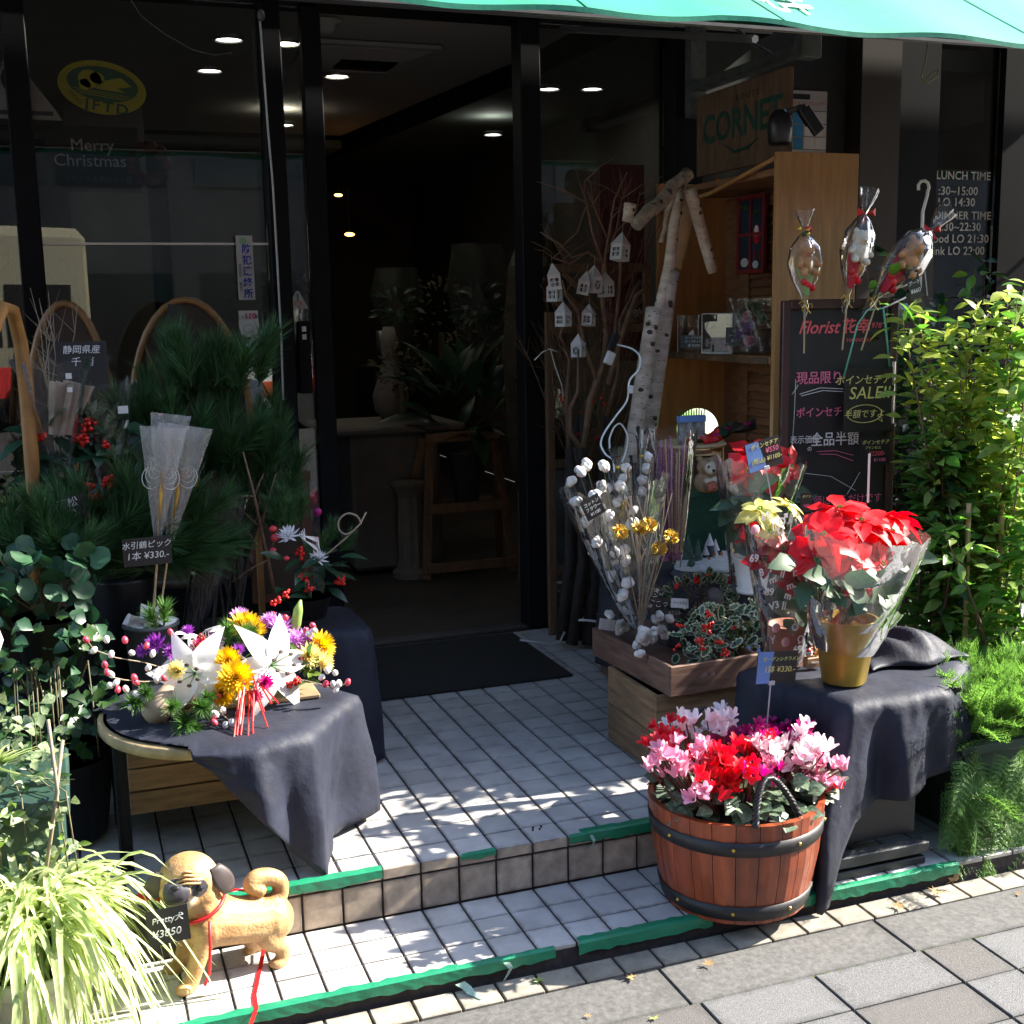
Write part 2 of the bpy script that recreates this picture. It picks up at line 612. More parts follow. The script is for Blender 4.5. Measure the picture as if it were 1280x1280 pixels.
# ================================================================ the setting: street, pavement, platform
ZP, ZT = -.18, -.129                      # pavement and lower tread levels (the platform is 0)
g = MB()
g.box(-60, 60, -60, 60, -.34, -.30)
structure(g.build('ground', M('asphalt', (.05, .05, .052), .85, var=.3, scale=80, bump=.4, dist=.004)))
pv = structure(MB().box(-4, 7, -2.2, 2.4, -.30, ZP - .012).build('pavement', m_grout))
pave_a = []
def piece(parent, name, x0, x1, y0, y1, z0, z1, mat, ch=.002, jig=0):
    b = MB().box(x0 - (x0 + x1) / 2, (x1 - x0) / 2, y0 - (y0 + y1) / 2, (y1 - y0) / 2, z0 - z1, 0, ch=ch)
    o = b.build(name, mat, parent)
    o.location = ((x0 + x1) / 2, (y0 + y1) / 2, z1 + rnd.uniform(-jig, jig))
    o.rotation_euler = (rnd.uniform(-jig, jig) * 2, rnd.uniform(-jig, jig) * 2, 0)
    return o
_cache = {}
def piece_shared(parent, name, cx, cy, cz, dx, dy, dz, mat, ch=.0018, rot=None, jig=.0006):
    k = (round(dx, 4), round(dy, 4), round(dz, 4), mat.name)
    if k not in _cache:
        _cache[k] = MB().box(-dx / 2, dx / 2, -dy / 2, dy / 2, -dz, 0, ch=ch).data(name, mat)
    o = link(name, _cache[k], parent)
    o.location = (cx, cy, cz + rnd.uniform(-jig, jig))
    if rot:
        o.rotation_euler = rot
    else:
        o.rotation_euler = (rnd.uniform(-jig, jig) * 4, rnd.uniform(-jig, jig) * 4, 0)
    return o
# strip of small tiles, kerb blocks and pavers
for i in range(-14, 26):
    piece_shared(pv, 'strip_tile', i * .1 + .035, -.341, ZP, .094, .076, .02, m_strip)
for i in range(-4, 6):
    piece_shared(pv, 'kerb_stone', .4685 + i * .607, -.4675, ZP, .602, .163, .04, m_kerb, ch=.003)
xs = [-1.6, -1.3, -1.0, -.7, -.41, -.11, .186, .485, .787, .94, 1.24, 1.54, 1.84, 2.14]
for k, (a, b_) in enumerate(zip(xs[:-1], xs[1:])):
    for j in range(4):
        y1 = -.553 - j * .152
        if b_ - a < .2:
            piece(pv, 'paver', a + .003, b_ - .003, y1 - .148, y1, ZP - .03, ZP, m_pavb if j % 2 == 0 else m_pav, jig=.001)
        else:
            mm = m_pavb if (k * 7 + j * 3) % 5 in (1,) or (k, j) in ((5, 0), (7, 1)) else m_pav
            if (k, j) in ((6, 0), (7, 0), (9, 0), (8, 1)):
                mm = m_pav
            piece(pv, 'paver', a + .003, b_ - .003, y1 - .148, y1, ZP - .03, ZP, mm, jig=.001)
# moss tufts in the joint between kerb and pavers
mo = MB()
for i in range(260):
    x = rnd.choice([rnd.gauss(.55, .05), rnd.gauss(.9, .06), rnd.uniform(-.2, 1.8)])
    y = -.551 + rnd.gauss(0, .003)
    mo.add([(-.002, 0, 0), (.002, 0, 0), (rnd.uniform(-.003, .003), rnd.uniform(-.003, .003), .006)], [(0, 1, 2)], Matrix.Translation((x, y, ZP - .006)) @ Matrix.Rotation(rnd.uniform(0, 6), 4, 'Z'))
mo.build('moss', m_leaf_l, kind='stuff')

edge_dirt(m_strip, (0, 1), amt=.6)
edge_dirt(m_pav, (0, 1), (.03, .03, .028), .6)
edge_dirt(m_pavb, (0, 1), (.03, .03, .028), .6)
edge_dirt(m_kerb, (0, 1), (.03, .03, .028), .5)
pl = structure(MB().box(-2.3, 1.08, .006, 2.02, -.30, -.004).box(-2.3, 2.6, -.289, .006, -.30, ZT - .004).box(1.08, 2.6, .006, 2.02, -.30, ZT - .004).build('platform', m_grout))
# floor tiles: nosing row and 18 rows behind it
D1, RY = .0949, .1014
for c in range(-9, 11):
    x = c * .1 + .05
    piece_shared(pl, 'nosing_tile', x, D1 / 2 - .001, 0, .0945, D1 - .0035, .03, m_tile, ch=.003)
    piece_shared(pl, 'riser_tile', x, .0025, -.0345, .0945, .008, .090, m_riser, ch=.0015, rot=(0, 0, 0))
    b = MB().box(-.0472, .0472, -.0035, .002, -.027, -.0012, ch=.0008)
    e = b.build('nosing_edge', m_riser, pl)
    e.location = (x, 0, -.0005)
far = MB()
for r in range(19):
    y = D1 + RY * (r + .5)
    for c in range(-14, 11):
        x = c * .1 + .05
        if y < 1.38 and x > -.92 and (x < .56 or y > .7 or y < .25) or (y < 1.7 and .55 < x < 1.0 and y > .7):
            piece_shared(pl, 'floor_tile', x, y, 0, .0945, .0960, .008, m_tile)
        else:
            far.box(x - .047, x + .047, y - .048, y + .048, -.008, 0)
far.build('floor_tiles_beyond', m_tile2, pl, kind='stuff')
for c in range(-12, 17):
    x = c * .1 + .05
    for r in range(3):
        y = -(r + .5) * .0985 + .002
        piece_shared(pl, 'tread_tile', x, y, ZT, .0945, .0935, .012, m_tile, ch=.003 if r == 2 else .0018)
for c in range(10, 17):
    for r in range(5):
        piece_shared(pl, 'tread_tile', c * .1 + .05, .051 + r * .0985, ZT, .0945, .0935, .012, m_tile)
# battered green tape along the two edges
def tape(x0, x1, y, z, wtop, drop, lab, seed, torn=.0):
    r = random.Random(seed)
    n = max(4, int((x1 - x0) / .02))
    jt = [r.uniform(-.004, .004) for _ in range(n + 1)]
    jb = [r.uniform(-.004, .003) for _ in range(n + 1)]
    ws = [r.uniform(0, torn) if r.random() < .3 else 0 for _ in range(n + 1)]
    b = MB()
    def fn(u, v):
        i = int(round(u * n))
        x = x0 + (x1 - x0) * u
        bump_ = r.uniform(0, .0009)
        if v < .5:
            t = v / .4
            return (x + (.004 if i == 0 else 0), y + (wtop - ws[i] + jt[i]) * (1 - min(1, t)), z + .0018 + bump_)
        t = (v - .6) / .4
        return (x, y - .0075 - bump_, z - .001 - (drop + jb[i]) * max(0, t))
    b.grid(fn, n, 5)
    o = b.build('edge_tape', m_tape, None, False)
    sm = o.modifiers.new('thick', 'SOLIDIFY')
    sm.thickness = .0006
    return tag(o, lab, 'tape', 'strips of green edge tape')
tape(-.92, -.60, .002, 0, .012, .024, 'green tape on the upper step edge just behind the dog statue', 1)
tape(-.605, -.40, .002, 0, .013, .024, 'green tape on the upper step edge under the tip of the black cloth', 2)
tape(-.197, -.103, -.001, 0, .003, .013, 'short green tape scrap at the middle of the upper step edge', 3)
tape(.10, .145, 0, 0, .003, .017, 'small green tape stub beside the long strip on the upper step edge', 4)
tape(.135, .62, .002, 0, .019, .024, 'long dark green tape on the upper step edge left of the flower tub', 5)
tape(-.98, -.30, -.2935, ZT, .012, .025, 'sunlit worn green tape on the lower step edge below the dog statue', 6, .008)
tape(-.31, -.06, -.2935, ZT, .008, .024, 'torn green tape at the middle of the lower step edge', 7, .004)
tape(.0, .36, -.2935, ZT, .020, .026, 'dark green tape on the lower step edge running under the flower tub', 8)
tape(.60, 1.11, -.2935, ZT, .012, .028, 'bright green tape on the lower step edge under the black folding stand', 9)
# curled torn ends of tape
def shred(pts, w, lab):
    b = MB()
    vs = []
    for i, p in enumerate(pts):
        ww = w * (1 - i / len(pts) * .6)
        vs += [(p[0] - ww, p[1], p[2]), (p[0] + ww, p[1] + .003, p[2] + .002)]
    b.add(vs, [(2 * i, 2 * i + 1, 2 * i + 3, 2 * i + 2) for i in range(len(pts) - 1)])
    return tag(b.build('tape_shred', m_shred), lab, 'tape scrap')
m_shred = M('tape_shred', (.35, .5, .42), .6, var=.3, scale=40, trans=.3)
shred([(.163, -.008, -.006), (.168, -.018, -.02), (.160, -.019, -.036), (.15, -.015, -.05), (.146, -.014, -.06)], .005, 'pale torn thread of tape hanging over the upper riser')
shred([(-.30, -.31, -.16), (-.285, -.315, -.172), (-.28, -.33, -.178), (-.27, -.345, -.177), (-.262, -.36, -.178)], .012, 'crumpled scrap of green and white tape on the tile strip')
shred([(-.185, -.302, -.135), (-.175, -.31, -.15), (-.185, -.312, -.165), (-.195, -.315, -.175)], .007, 'frayed tape end dangling from the lower step edge')

# fallen leaves on the pavement
m_fall = M('fallen_leaf', (.33, .22, .10), .6, var=.3, scale=40, trans=.25, island=.3)
m_fallg = M('fallen_leaf_green', (.30, .36, .12), .6, var=.3, scale=40, trans=.25)
def maple(mat):
    b = MB()
    n = 5
    vs = [(0, 0, 0)]
    for i in range(2 * n):
        a = -2.2 + 4.4 * i / (2 * n - 1) + math.pi / 2
        rr = 1 if i % 2 == 0 else .48
        vs.append((rr * math.cos(a), rr * math.sin(a), .18 * (1 if i % 2 == 0 else .2)))
    b.add(vs, [(0, i, i + 1) for i in range(1, 2 * n)])
    b.tube([(0, 0, 0), (0, -.7, .1)], .03, 3)
    return b.data('fallen_leaf', mat, True)
mpl, mplg = maple(m_fall), maple(m_fallg)
for (loc, s, me, lab, rx) in [
    ((0.087, -0.41, -0.175), .018, mpl, 'dry leaf lying on the tile strip left of the flower tub', .1),
    ((-0.118, -0.342, -0.175), .016, mplg, 'greenish leaf lying on the tile strip below the middle of the step', .1),
    ((0.278, -0.429, -0.172), .018, mpl, 'dry curled leaf on the kerb stone in front of the flower tub', .2),
    ((0.864, -0.365, -0.172), .022, mpl, 'pale dry leaf on the tile strip right of the hanging cloth tip', .15),
    ((1.01, -0.339, -0.17), .026, mpl, 'brown leaf in the shadow beside the upright pale leaf', .1),
    ((1.066, -0.337, -0.15), .028, mpl, 'pale leaf standing upright at the end of the green tape', 1.2),
    ((0.06, -0.574, -0.175), .014, mplg, 'yellow green leaf at the bottom between two pavers', .1),
    ((-0.071, -0.515, -0.175), .010, mpl, 'tiny dry leaf bit on the kerb stone at the bottom', .1),
    ((1.2, -0.421, -0.175), .012, mpl, 'small dry leaf on the kerb stone at the right edge', .1)]:
    o = link('fallen_leaf', me, None, Matrix.Translation(loc) @ Euler((rx, rnd.uniform(-.1, .1), rnd.uniform(0, 6))).to_matrix().to_4x4() @ Matrix.Diagonal((s, s, s, 1)))
    tag(o, lab, 'leaf', 'fallen leaves')

# ================================================================ shop front
YF = 2.02
HB = 2.50                                   # underside of the header
shop = thing('shop_building', 'flower shop with black framed glass front and dark interior', 'building', (0, YF, 0))
def sp(name, b, mat, parent=shop, **k):
    return b.build(name, mat, parent, **k)
def post(x0, x1, y0=-.05, y1=.05, z0=0, z1=HB, mat=m_black, name='post'):
    b = MB().box(-(x1 - x0) / 2, (x1 - x0) / 2, y0, y1, z0, z1, ch=.004)
    o = sp(name, b, mat)
    o.location = ((x0 + x1) / 2, 0, 0)
    return o
post(-1.165, -1.085)
post(-.275, -.200)
post(-.118, -.045, -.03, .03, 0.02, HB - .002, name='door_stile')
post(.748, .835)
post(1.42, 1.56, -.08, .06)
sp('header', MB().box(-3, 1.9, -.06, .10, HB, 3.3), m_black)
sp('upper_wall', MB().box(-3, 1.9, .10, .5, HB + .6, 6.5), m_inwall)
sp('threshold', MB().box(-1.08, 1.41, -.05, .07, -.003, .012, ch=.003), m_brown)
for k in range(3):
    sp('rail', MB().box(-.045, .745, -.03 + k * .03, -.022 + k * .03, .012, .018), m_alu)
sp('sill_wall', MB().box(-1.085, -.278, -.03, .05, .012, .42), m_black)
for (a, b_, z0, dy) in ((-1.6, -1.166, .42, .01), (-1.084, -.276, .42, .01), (-.199, -.119, .02, .012), (.836, 1.419, .02, .01)):
    sp('glass_pane', MB().box(a, b_, dy, dy + .008, z0, HB - .001), m_glass)
sp('transom', MB().box(-1.084, -.276, -.012, .006, 1.62, 1.628), m_alu)
sp('handle_plate', MB().box(-.185, -.135, -.035, 0, 1.05, 1.33, ch=.004), m_black)
for dz in (.06, .09):
    sp('button', MB().box(-.168, -.152, -.038, -.034, 1.20 + dz, 1.22 + dz), m_white)
post(-2.2, -1.6, -.08, .1, mat=m_inwall, name='side_wall')
# interior shell
sp('interior_floor', MB().box(-2.8, 2.28, .07, 7, -.06, -.002), m_infloor)
sp('interior_wall', MB().box(-2.9, -2.8, .07, 7, 0, 3.2), m_inwall)
sp('roof_slab', MB().box(-2.9, 2.34, .5, 7.2, 3.201, 3.4), m_inwall)
sp('interior_wall', MB().box(2.28, 2.34, .1, 7.2, 0, 3.2), m_inwall)
sp('interior_wall', MB().box(-2.9, 2.279, 7, 7.1, 0, 3.2), m_inwall)
def ceil_poly(name, pts, z, mat, th=.05):
    n = len(pts)
    v = [(x, y, z) for x, y in pts] + [(x, y, z + th) for x, y in pts]
    f = [tuple(range(n)), tuple(reversed(range(n, 2 * n)))] + [(i, i + n, (i + 1) % n + n, (i + 1) % n) for i in range(n)]
    sp(name, MB().add(v, f), mat)
# pale ceiling on the left, darker one on the right of a diagonal beam (shop-local y = world y - YF)
ceil_poly('ceiling', [(-2.8, .1), (1.2, .1), (1.2, 1.0), (.9, 3.9), (-2.8, 3.9)], 2.58, m_ceil)
ceil_poly('ceiling_beam', [(1.2, .1), (1.34, .1), (1.3, 1.3), (.97, 5.3), (.86, 5.3), (1.2, 1.0)], 2.52, m_black, .1)
ceil_poly('ceiling', [(1.32, .1), (2.27, .1), (2.27, 6.9), (.97, 6.9), (1.3, 1.1)], 2.60, m_ceil2)
ceil_poly('ceiling', [(-2.8, 3.9), (.9, 3.9), (.9, 6.9), (-2.8, 6.9)], 2.5, m_ceil2)
sp('interior_panel', MB().box(-.95, -.55, 2.2, 2.3, 0, 2.45), m_inwall)
sp('interior_panel', MB().box(-.3, .3, 3.9, 4.0, 0, 2.45), m_inwall)

def lcl(p):
    return (p[0], p[1] - YF, p[2])
m_lamp = emit('lamp_glow', (1, .90, .74), 6.5)
m_lampw = emit('lamp_glow_soft', (1, .95, .88), 3.5)
m_ring = M('lamp_ring', (.5, .5, .48), .3, .6, var=.1)
for k, (p, lab, mm) in enumerate([
    ((0.005, 2.995, 2.57), 'ceiling downlight between the two door posts near the top', m_lamp),
    ((-0.25, 3.714, 2.57), 'ceiling downlight seen through the left window, lower of two', m_lampw),
    ((-0.25, 2.98, 2.57), 'ceiling downlight seen through the left window, upper of two', m_lampw),
    ((0.391, 3.698, 2.57), 'ceiling downlight below the air vent inside the open door', m_lamp),
    ((0.315, 4.863, 2.49), 'faint warm downlight low between the two door posts', m_lamp),
    ((1.687, 4.963, 2.49), 'dim downlight deep inside the doorway beside the middle post', m_lampw),
    ((1.643, 3.875, 2.59), 'small downlight right of the middle post', m_lampw),
    ((1.882, 3.814, 2.59), 'faint small downlight above the bare branches', m_lampw)]):
    t = thing('ceiling_light', lab, 'ceiling light', p, group='ceiling downlights in the shop')
    MB().lathe([(.075, -.008), (.062, -.012), (.056, .0), (.07, .01)], 20, closed=False).build('ring', m_ring, t, True)
    MB().lathe([(.055, -.003), (.03, -.004)], 16).build('bulb', mm, t)
t = thing('ceiling_vent', 'square ceiling air conditioner grille inside the open door', 'air vent', (0.412, 3.183, 2.575))
MB().box(-.30, .30, -.30, .30, -.02, 0, ch=.005).build('vent_frame', m_ceil, t)
MB().box(-.2, .2, -.2, .2, -.024, -.016).build('vent_grille', m_black, t)
for a in range(4):
    b = MB().add([(-.26, -.26, -.022), (.26, -.26, -.022), (.14, -.14, -.05), (-.14, -.14, -.05)], [(0, 1, 2, 3)])
    o = b.build('vent_flap', m_ceil, t)
    o.rotation_euler.z = a * math.pi / 2
    o.modifiers.new('s', 'SOLIDIFY').thickness = .006
t = thing('smoke_detector', 'round pale smoke detector on the ceiling beside the door post', 'smoke detector', (0.084, 2.541, 2.57))
MB().lathe([(.02, -.05), (.045, -.04), (.05, -.01), (.075, -.008), (.075, 0)], 20).build('cover', m_ceil, t, True)

# things standing inside
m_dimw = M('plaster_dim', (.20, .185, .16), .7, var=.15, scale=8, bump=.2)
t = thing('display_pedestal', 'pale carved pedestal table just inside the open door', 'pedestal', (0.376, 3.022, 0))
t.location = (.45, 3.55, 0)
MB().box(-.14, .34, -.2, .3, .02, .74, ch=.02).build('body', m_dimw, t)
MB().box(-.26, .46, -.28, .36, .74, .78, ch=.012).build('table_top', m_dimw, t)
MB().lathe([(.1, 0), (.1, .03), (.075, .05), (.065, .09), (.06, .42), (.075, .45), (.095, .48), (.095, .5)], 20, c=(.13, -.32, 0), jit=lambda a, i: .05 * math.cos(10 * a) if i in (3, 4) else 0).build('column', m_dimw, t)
m_inwood = M('easel_wood', (.25, .15, .08), .6, var=.25, scale=9, stretch=(4, 4, .7))
t = thing('wooden_stand', 'folding wooden frame stand inside the doorway', 'stand', (.86, 3.1, 0))
def bar(b, p, q, w=.03, d=.02):
    p, q = Vector(p), Vector(q)
    m = orient(p, q - p, (0, -1, 0))
    b.box(-w / 2, w / 2, 0, (q - p).length, -d / 2, d / 2, mat=m, ch=.003)
    return b
for s in (-1, 1):
    bar(MB(), (s * .24, 0, 0), (s * .17, .1, .74), .045).build('leg', m_inwood, t)
    bar(MB(), (s * .30, .4, 0), (s * .2, .12, .72), .04).build('leg', m_inwood, t)
for z, yy, h in ((.06, .01, .25), (.36, .05, .23), (.72, .1, .2)):
    bar(MB(), (-h, yy - .02, z), (h, yy - .02, z), .05).build('rail', m_inwood, t)
MB().box(-.21, .21, .03, .25, .36, .375).build('shelf', m_inwood, t)
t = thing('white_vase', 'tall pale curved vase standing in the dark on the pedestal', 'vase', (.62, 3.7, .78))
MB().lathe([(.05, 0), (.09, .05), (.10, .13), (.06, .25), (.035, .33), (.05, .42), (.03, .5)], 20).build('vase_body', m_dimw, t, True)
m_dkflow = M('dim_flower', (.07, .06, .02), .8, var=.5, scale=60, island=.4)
def leafball(parent, name, mesh, n, c, r, cap=60, sc_=.05, sq=(1, 1, 1), rr=None, upb=.3):
    rr = rr or rnd
    ms = []
    for i in range(n):
        d = Vector((rr.gauss(0, 1), rr.gauss(0, 1), rr.gauss(0, 1))).normalized()
        p = Vector(c) + Vector((d.x * sq[0], d.y * sq[1], d.z * sq[2])) * r * rr.uniform(.55, 1)
        dd = (d + Vector((0, 0, upb)) + Vector((rr.gauss(0, .4), rr.gauss(0, .4), rr.gauss(0, .4)))).normalized()
        ms.append((rr.randrange(len(mesh)), orient(p, dd, (0, -.3, 1), sc_ * rr.uniform(.6, 1.2), rr.uniform(-.6, .6))))
    scatter(parent, name, mesh, ms, cap, name + '_mass' if False else 'foliage')
lf_plain = leaf_mesh('leaf', m_leaf_d, 1, .42, .25, .15)
lf_big = leaf_mesh('leaf', m_leaf_d, 1, .30, .35, .12, n=6)
lf_yel = leaf_mesh('petal', m_dkflow, 1, .6, .2, .1, n=2)
t = thing('potted_plant', 'dark leafy plant in a tall tin bucket on the wooden stand', 'potted plant', (.88, 3.2, .37))
MB().lathe([(.06, 0), (.085, .26), (.09, .265)], 20).build('bucket', m_greybucket, t, True)
leafball(t, 'leaf', [lf_big], 46, (0, 0, .48), .22, 46, .28, (1, 1, 1.1), random.Random(4), .9)
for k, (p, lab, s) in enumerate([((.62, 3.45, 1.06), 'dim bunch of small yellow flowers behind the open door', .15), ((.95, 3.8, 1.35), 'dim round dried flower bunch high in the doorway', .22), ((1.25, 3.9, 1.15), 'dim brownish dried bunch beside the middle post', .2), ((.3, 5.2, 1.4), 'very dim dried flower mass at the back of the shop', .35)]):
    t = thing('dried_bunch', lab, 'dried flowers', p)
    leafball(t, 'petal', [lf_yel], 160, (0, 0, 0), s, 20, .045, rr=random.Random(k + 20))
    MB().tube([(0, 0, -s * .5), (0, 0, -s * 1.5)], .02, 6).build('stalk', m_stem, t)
for q, r0, h, lab in (((1.02, 3.35, .95), .15, .75, 'tall pale cellophane wrapped bunch inside the doorway beside the middle post'), ((.72, 3.9, 1.1), .13, .5, 'smaller hazy wrapped bunch behind the wooden stand')):
    t = thing('wrapped_bunch', lab, 'wrapped bouquet', q)
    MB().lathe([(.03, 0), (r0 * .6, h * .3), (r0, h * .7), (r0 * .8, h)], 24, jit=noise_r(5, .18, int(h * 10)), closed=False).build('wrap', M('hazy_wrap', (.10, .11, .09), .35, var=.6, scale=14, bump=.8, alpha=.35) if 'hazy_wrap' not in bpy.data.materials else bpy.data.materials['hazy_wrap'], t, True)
    leafball(t, 'leaf', [lf_plain], 40, (0, 0, h * .6), r0 * .8, 40, .09, rr=random.Random(5))
    MB().tube([(0, 0, -.5), (0, 0, h * .5)], .012, 6).build('stalk', m_stem, t)
# cylinders of brushed metal, warm lamp glow at the back, a draped bale by the middle post
for (x, y, z, h, lab) in ((.25, 4.4, 1.1, .32, 'brushed metal cylinder vase at the back of the dark shop'), (.75, 4.3, 1.05, .2, 'short metal canister at the back of the dark shop')):
    t = thing('metal_vase', lab, 'vase', (x, y, z))
    MB().lathe([(.05, 0), (.05, h), (.046, h), (.046, .02)], 24).build('vase_wall', m_alu, t, True)
    MB().box(-.16, .16, -.12, .12, -z, -.002).build('plinth', m_black, t)
m_warm = emit('warm_bulb', (1, .42, .1), 2.2)
for p, lab in (((0.793, 5.6, 2.146), 'small warm orange lamp glowing at the back of the shop'), ((0.86, 5.6, 1.886), 'second warm lamp glow lower at the back of the shop')):
    t = thing('small_lamp', lab, 'lamp', p)
    MB().ball((0, 0, 0), .018 if p[2] > 1.9 else .022, 10, 6, sq=(1.6, 1, .6)).build('bulb', m_warm, t, True)
    MB().tube([(0, 0, .01), (0, 0, .3)], .004, 5).build('cord', m_black, t)
b = MB()
b.lathe([(.17, 0), (.2, .1), (.19, .3), (.2, .5), (.16, .62)], 28, jit=noise_r(6, .08, 4))
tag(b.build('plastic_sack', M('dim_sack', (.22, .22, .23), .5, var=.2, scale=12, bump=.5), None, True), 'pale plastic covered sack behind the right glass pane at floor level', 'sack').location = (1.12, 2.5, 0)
b = MB().lathe([(.1, 0), (.14, .3), (.16, .7), (.13, 1.1), (.05, 1.3)], 24, jit=noise_r(6, .1, 9))
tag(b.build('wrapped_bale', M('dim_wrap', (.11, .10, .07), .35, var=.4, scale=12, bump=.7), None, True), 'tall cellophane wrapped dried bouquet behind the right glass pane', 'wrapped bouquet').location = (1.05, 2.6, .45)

tag(MB().box(-.36, .66, 1.275, 1.93, .001, .012, ch=.004).build('door_mat', m_mat), 'black rectangular door mat in front of the open doorway', 'door mat')

# ---------------------------------------------------------------- stickers, signs on the windows
t = thing('oval_sticker', 'oval yellow and green florist sticker on the left window', 'sticker', (-0.842, 2.02, 2.173))
t.rotation_euler = (0, R(8), 0)
m_stky = M('sticker_yellow', (.20, .18, .012), .6, var=.1)
m_stkg = M('sticker_green', (.012, .04, .02), .6, var=.1)
def ell(a, b_, y, n=40, z=0, x=0):
    return MB().add([(x, y, z)] + [(x + a * math.cos(2 * math.pi * i / n), y, z + b_ * math.sin(2 * math.pi * i / n)) for i in range(n)] + [(x, y + .001, z)] + [(x + a * math.cos(2 * math.pi * i / n), y + .001, z + b_ * math.sin(2 * math.pi * i / n)) for i in range(n)],
                    [(0, 1 + (i + 1) % n, 1 + i) for i in range(n)] + [(n + 1, n + 2 + i, n + 2 + (i + 1) % n) for i in range(n)] + [(1 + i, 1 + (i + 1) % n, n + 2 + (i + 1) % n, n + 2 + i) for i in range(n)])
ell(.152, .092, -.002).build('oval', m_stky, t)
ell(.122, .060, -.004, z=.012).build('oval_field', m_stkg, t)
for dx, dz, a, b_ in ((-.045, .022, .04, .032), (-.02, .03, .025, .02), (-.06, .0, .02, .02)):
    ell(a, b_, -.006, 14, dz, dx).build('blossom_print', m_stky, t)
MB().add([(-.01, -.006, .02), (.06, -.006, .045), (.1, -.006, .02), (.05, -.006, .005), (.08, -.006, -.005), (-.02, -.006, -.008)], [(0, 5, 4, 3, 2, 1)]).build('runner_print', m_stky, t)
for k in range(3):
    MB().box(-.1 + .01 * k, .1 - .01 * k, -.0065, -.006, -.018 - k * .007, -.0155 - k * .007).build('stripe_print', m_stky, t)
text('JFTD', .05, t, (.02, -.005, -.066), m_stkg, bold=.001, space=1.3, sx=1.2)
text('JAPAN', .02, t, (-.088, -.005, -.05), m_stkg, rot=(R(90), R(40), 0))
t = thing('rooster_sticker', 'pale bell shaped sticker at the far left edge, cut by the window post', 'sticker', (-1.135, 2, 2.17))
MB().add([(-.10, -.004, -.115), (.15, -.004, -.115), (.13, -.004, -.08), (.05, -.004, .03), (.02, -.004, .12), (-.02, -.004, .12), (-.05, -.004, .03), (-.1, -.004, -.08)], [tuple(range(8))]).build('sticker_face', M('sticker_grey', (.17, .17, .15), .6, var=.1), t)
ell(.035, .045, -.006, 20, .02, -.01).build('print', m_card, t)
MB().box(-.09, .12, -.006, -.005, -.10, -.085).build('print', m_card, t)
t.location.y = 2.03
t = thing('christmas_poster', 'dark poster reading Merry Christmas inside the left window', 'poster', (-0.883, 2.12, 1.933))
MB().box(-.17, .16, 0, .004, -.115, .12).build('poster_sheet', M('poster_black', (.02, .018, .018), .7, var=.2), t)
m_gr = M('print_grey', (.75, .75, .75), .7, var=.05, island=0)
text('Merry', .062, t, (-.005, -.003, .05), m_gr)
text('Christmas', .062, t, (-.015, -.003, -.005), m_gr)
text('お花がある素敵な一日', .024, t, (.01, -.003, -.072), M('print_dim', (.15, .15, .15), .7))
t = thing('red_bow_wreath', 'dark red ribbon wreath hanging beside the poster', 'wreath', (-0.693, 2.13, 1.924))
for k in range(9):
    a = k * .7
    MB().ball((.06 * math.cos(a), 0, .06 * math.sin(a)), .03, 8, 5, sq=(1, .5, 1)).build('bow_loop', M('dark_red', (.10, .004, .006), .6) if k == 0 else bpy.data.materials['dark_red'], t, True)
t = thing('crime_watch_sign', 'tall white strip sign with blue characters on the left window', 'sign', (-0.371, 1.99, 1.534))
MB().box(-.031, .031, -.002, .002, -.12, .12, ch=.001).build('sign_plate', m_paper, t)
m_blue = M('print_blue', (.02, .05, .45), .6)
for i, ch_ in enumerate('防犯連絡所'):
    text(ch_, .036, t, (.006, -.003, .068 - i * .0415), m_blue, bold=.0008)
ell(.014, .014, -.003, 10, .1, -.005).build('emblem', M('emblem_green', (.3, .5, .3), .6), t)
text('防犯協会', .012, t, (-.022, -.003, -.01), m_card, rot=(R(90), R(90), 0))
text('連絡所', .012, t, (-.022, -.003, -.07), m_card, rot=(R(90), R(90), 0))
t = thing('emergency_sticker', 'rounded white sticker with pink number 110 on the left window', 'sticker', (-0.37, 1.99, 1.324))
MB().add([(-.036, -.002, .05), (.036, -.002, .05), (.038, -.002, -.01), (.03, -.002, -.04), (.01, -.002, -.05), (-.01, -.002, -.05), (-.03, -.002, -.04), (-.038, -.002, -.01)], [tuple(reversed(range(8)))]).build('sticker_face', m_paper, t)
text('110', .03, t, (.006, -.003, .028), M('print_pink', (.75, .08, .25), .6), bold=.001)
text('こども', .015, t, (-.02, -.003, .024), m_card)
text('番', .016, t, (.029, -.003, .026), m_card)
MB().tube([(.02 * math.cos(a / 8 * 6.283), -.003, -.018 + .016 * math.sin(a / 8 * 6.283)) for a in range(9)], .0008, 4).build('print', m_card, t)
t = thing('warning_sticker', 'white triangular caution sticker on the sliding door glass', 'sticker', (-0.173, 2.02, 1.408))
MB().add([(-.04, -.002, -.03), (.04, -.002, -.03), (.006, -.002, .038), (-.006, -.002, .038)], [(0, 1, 2, 3)]).build('sticker_face', m_paper, t)
MB().add([(-.005, -.003, .028), (.005, -.003, .028), (.003, -.003, -.004), (-.003, -.003, -.004)], [(0, 3, 2, 1)]).build('exclamation', M('print_cyan', (.02, .35, .5), .6), t)
text('注 意', .016, t, (0, -.003, -.01), m_inkr)
ell(.004, .004, -.003, 10, -.022).build('dot', bpy.data.materials['print_cyan'], t)
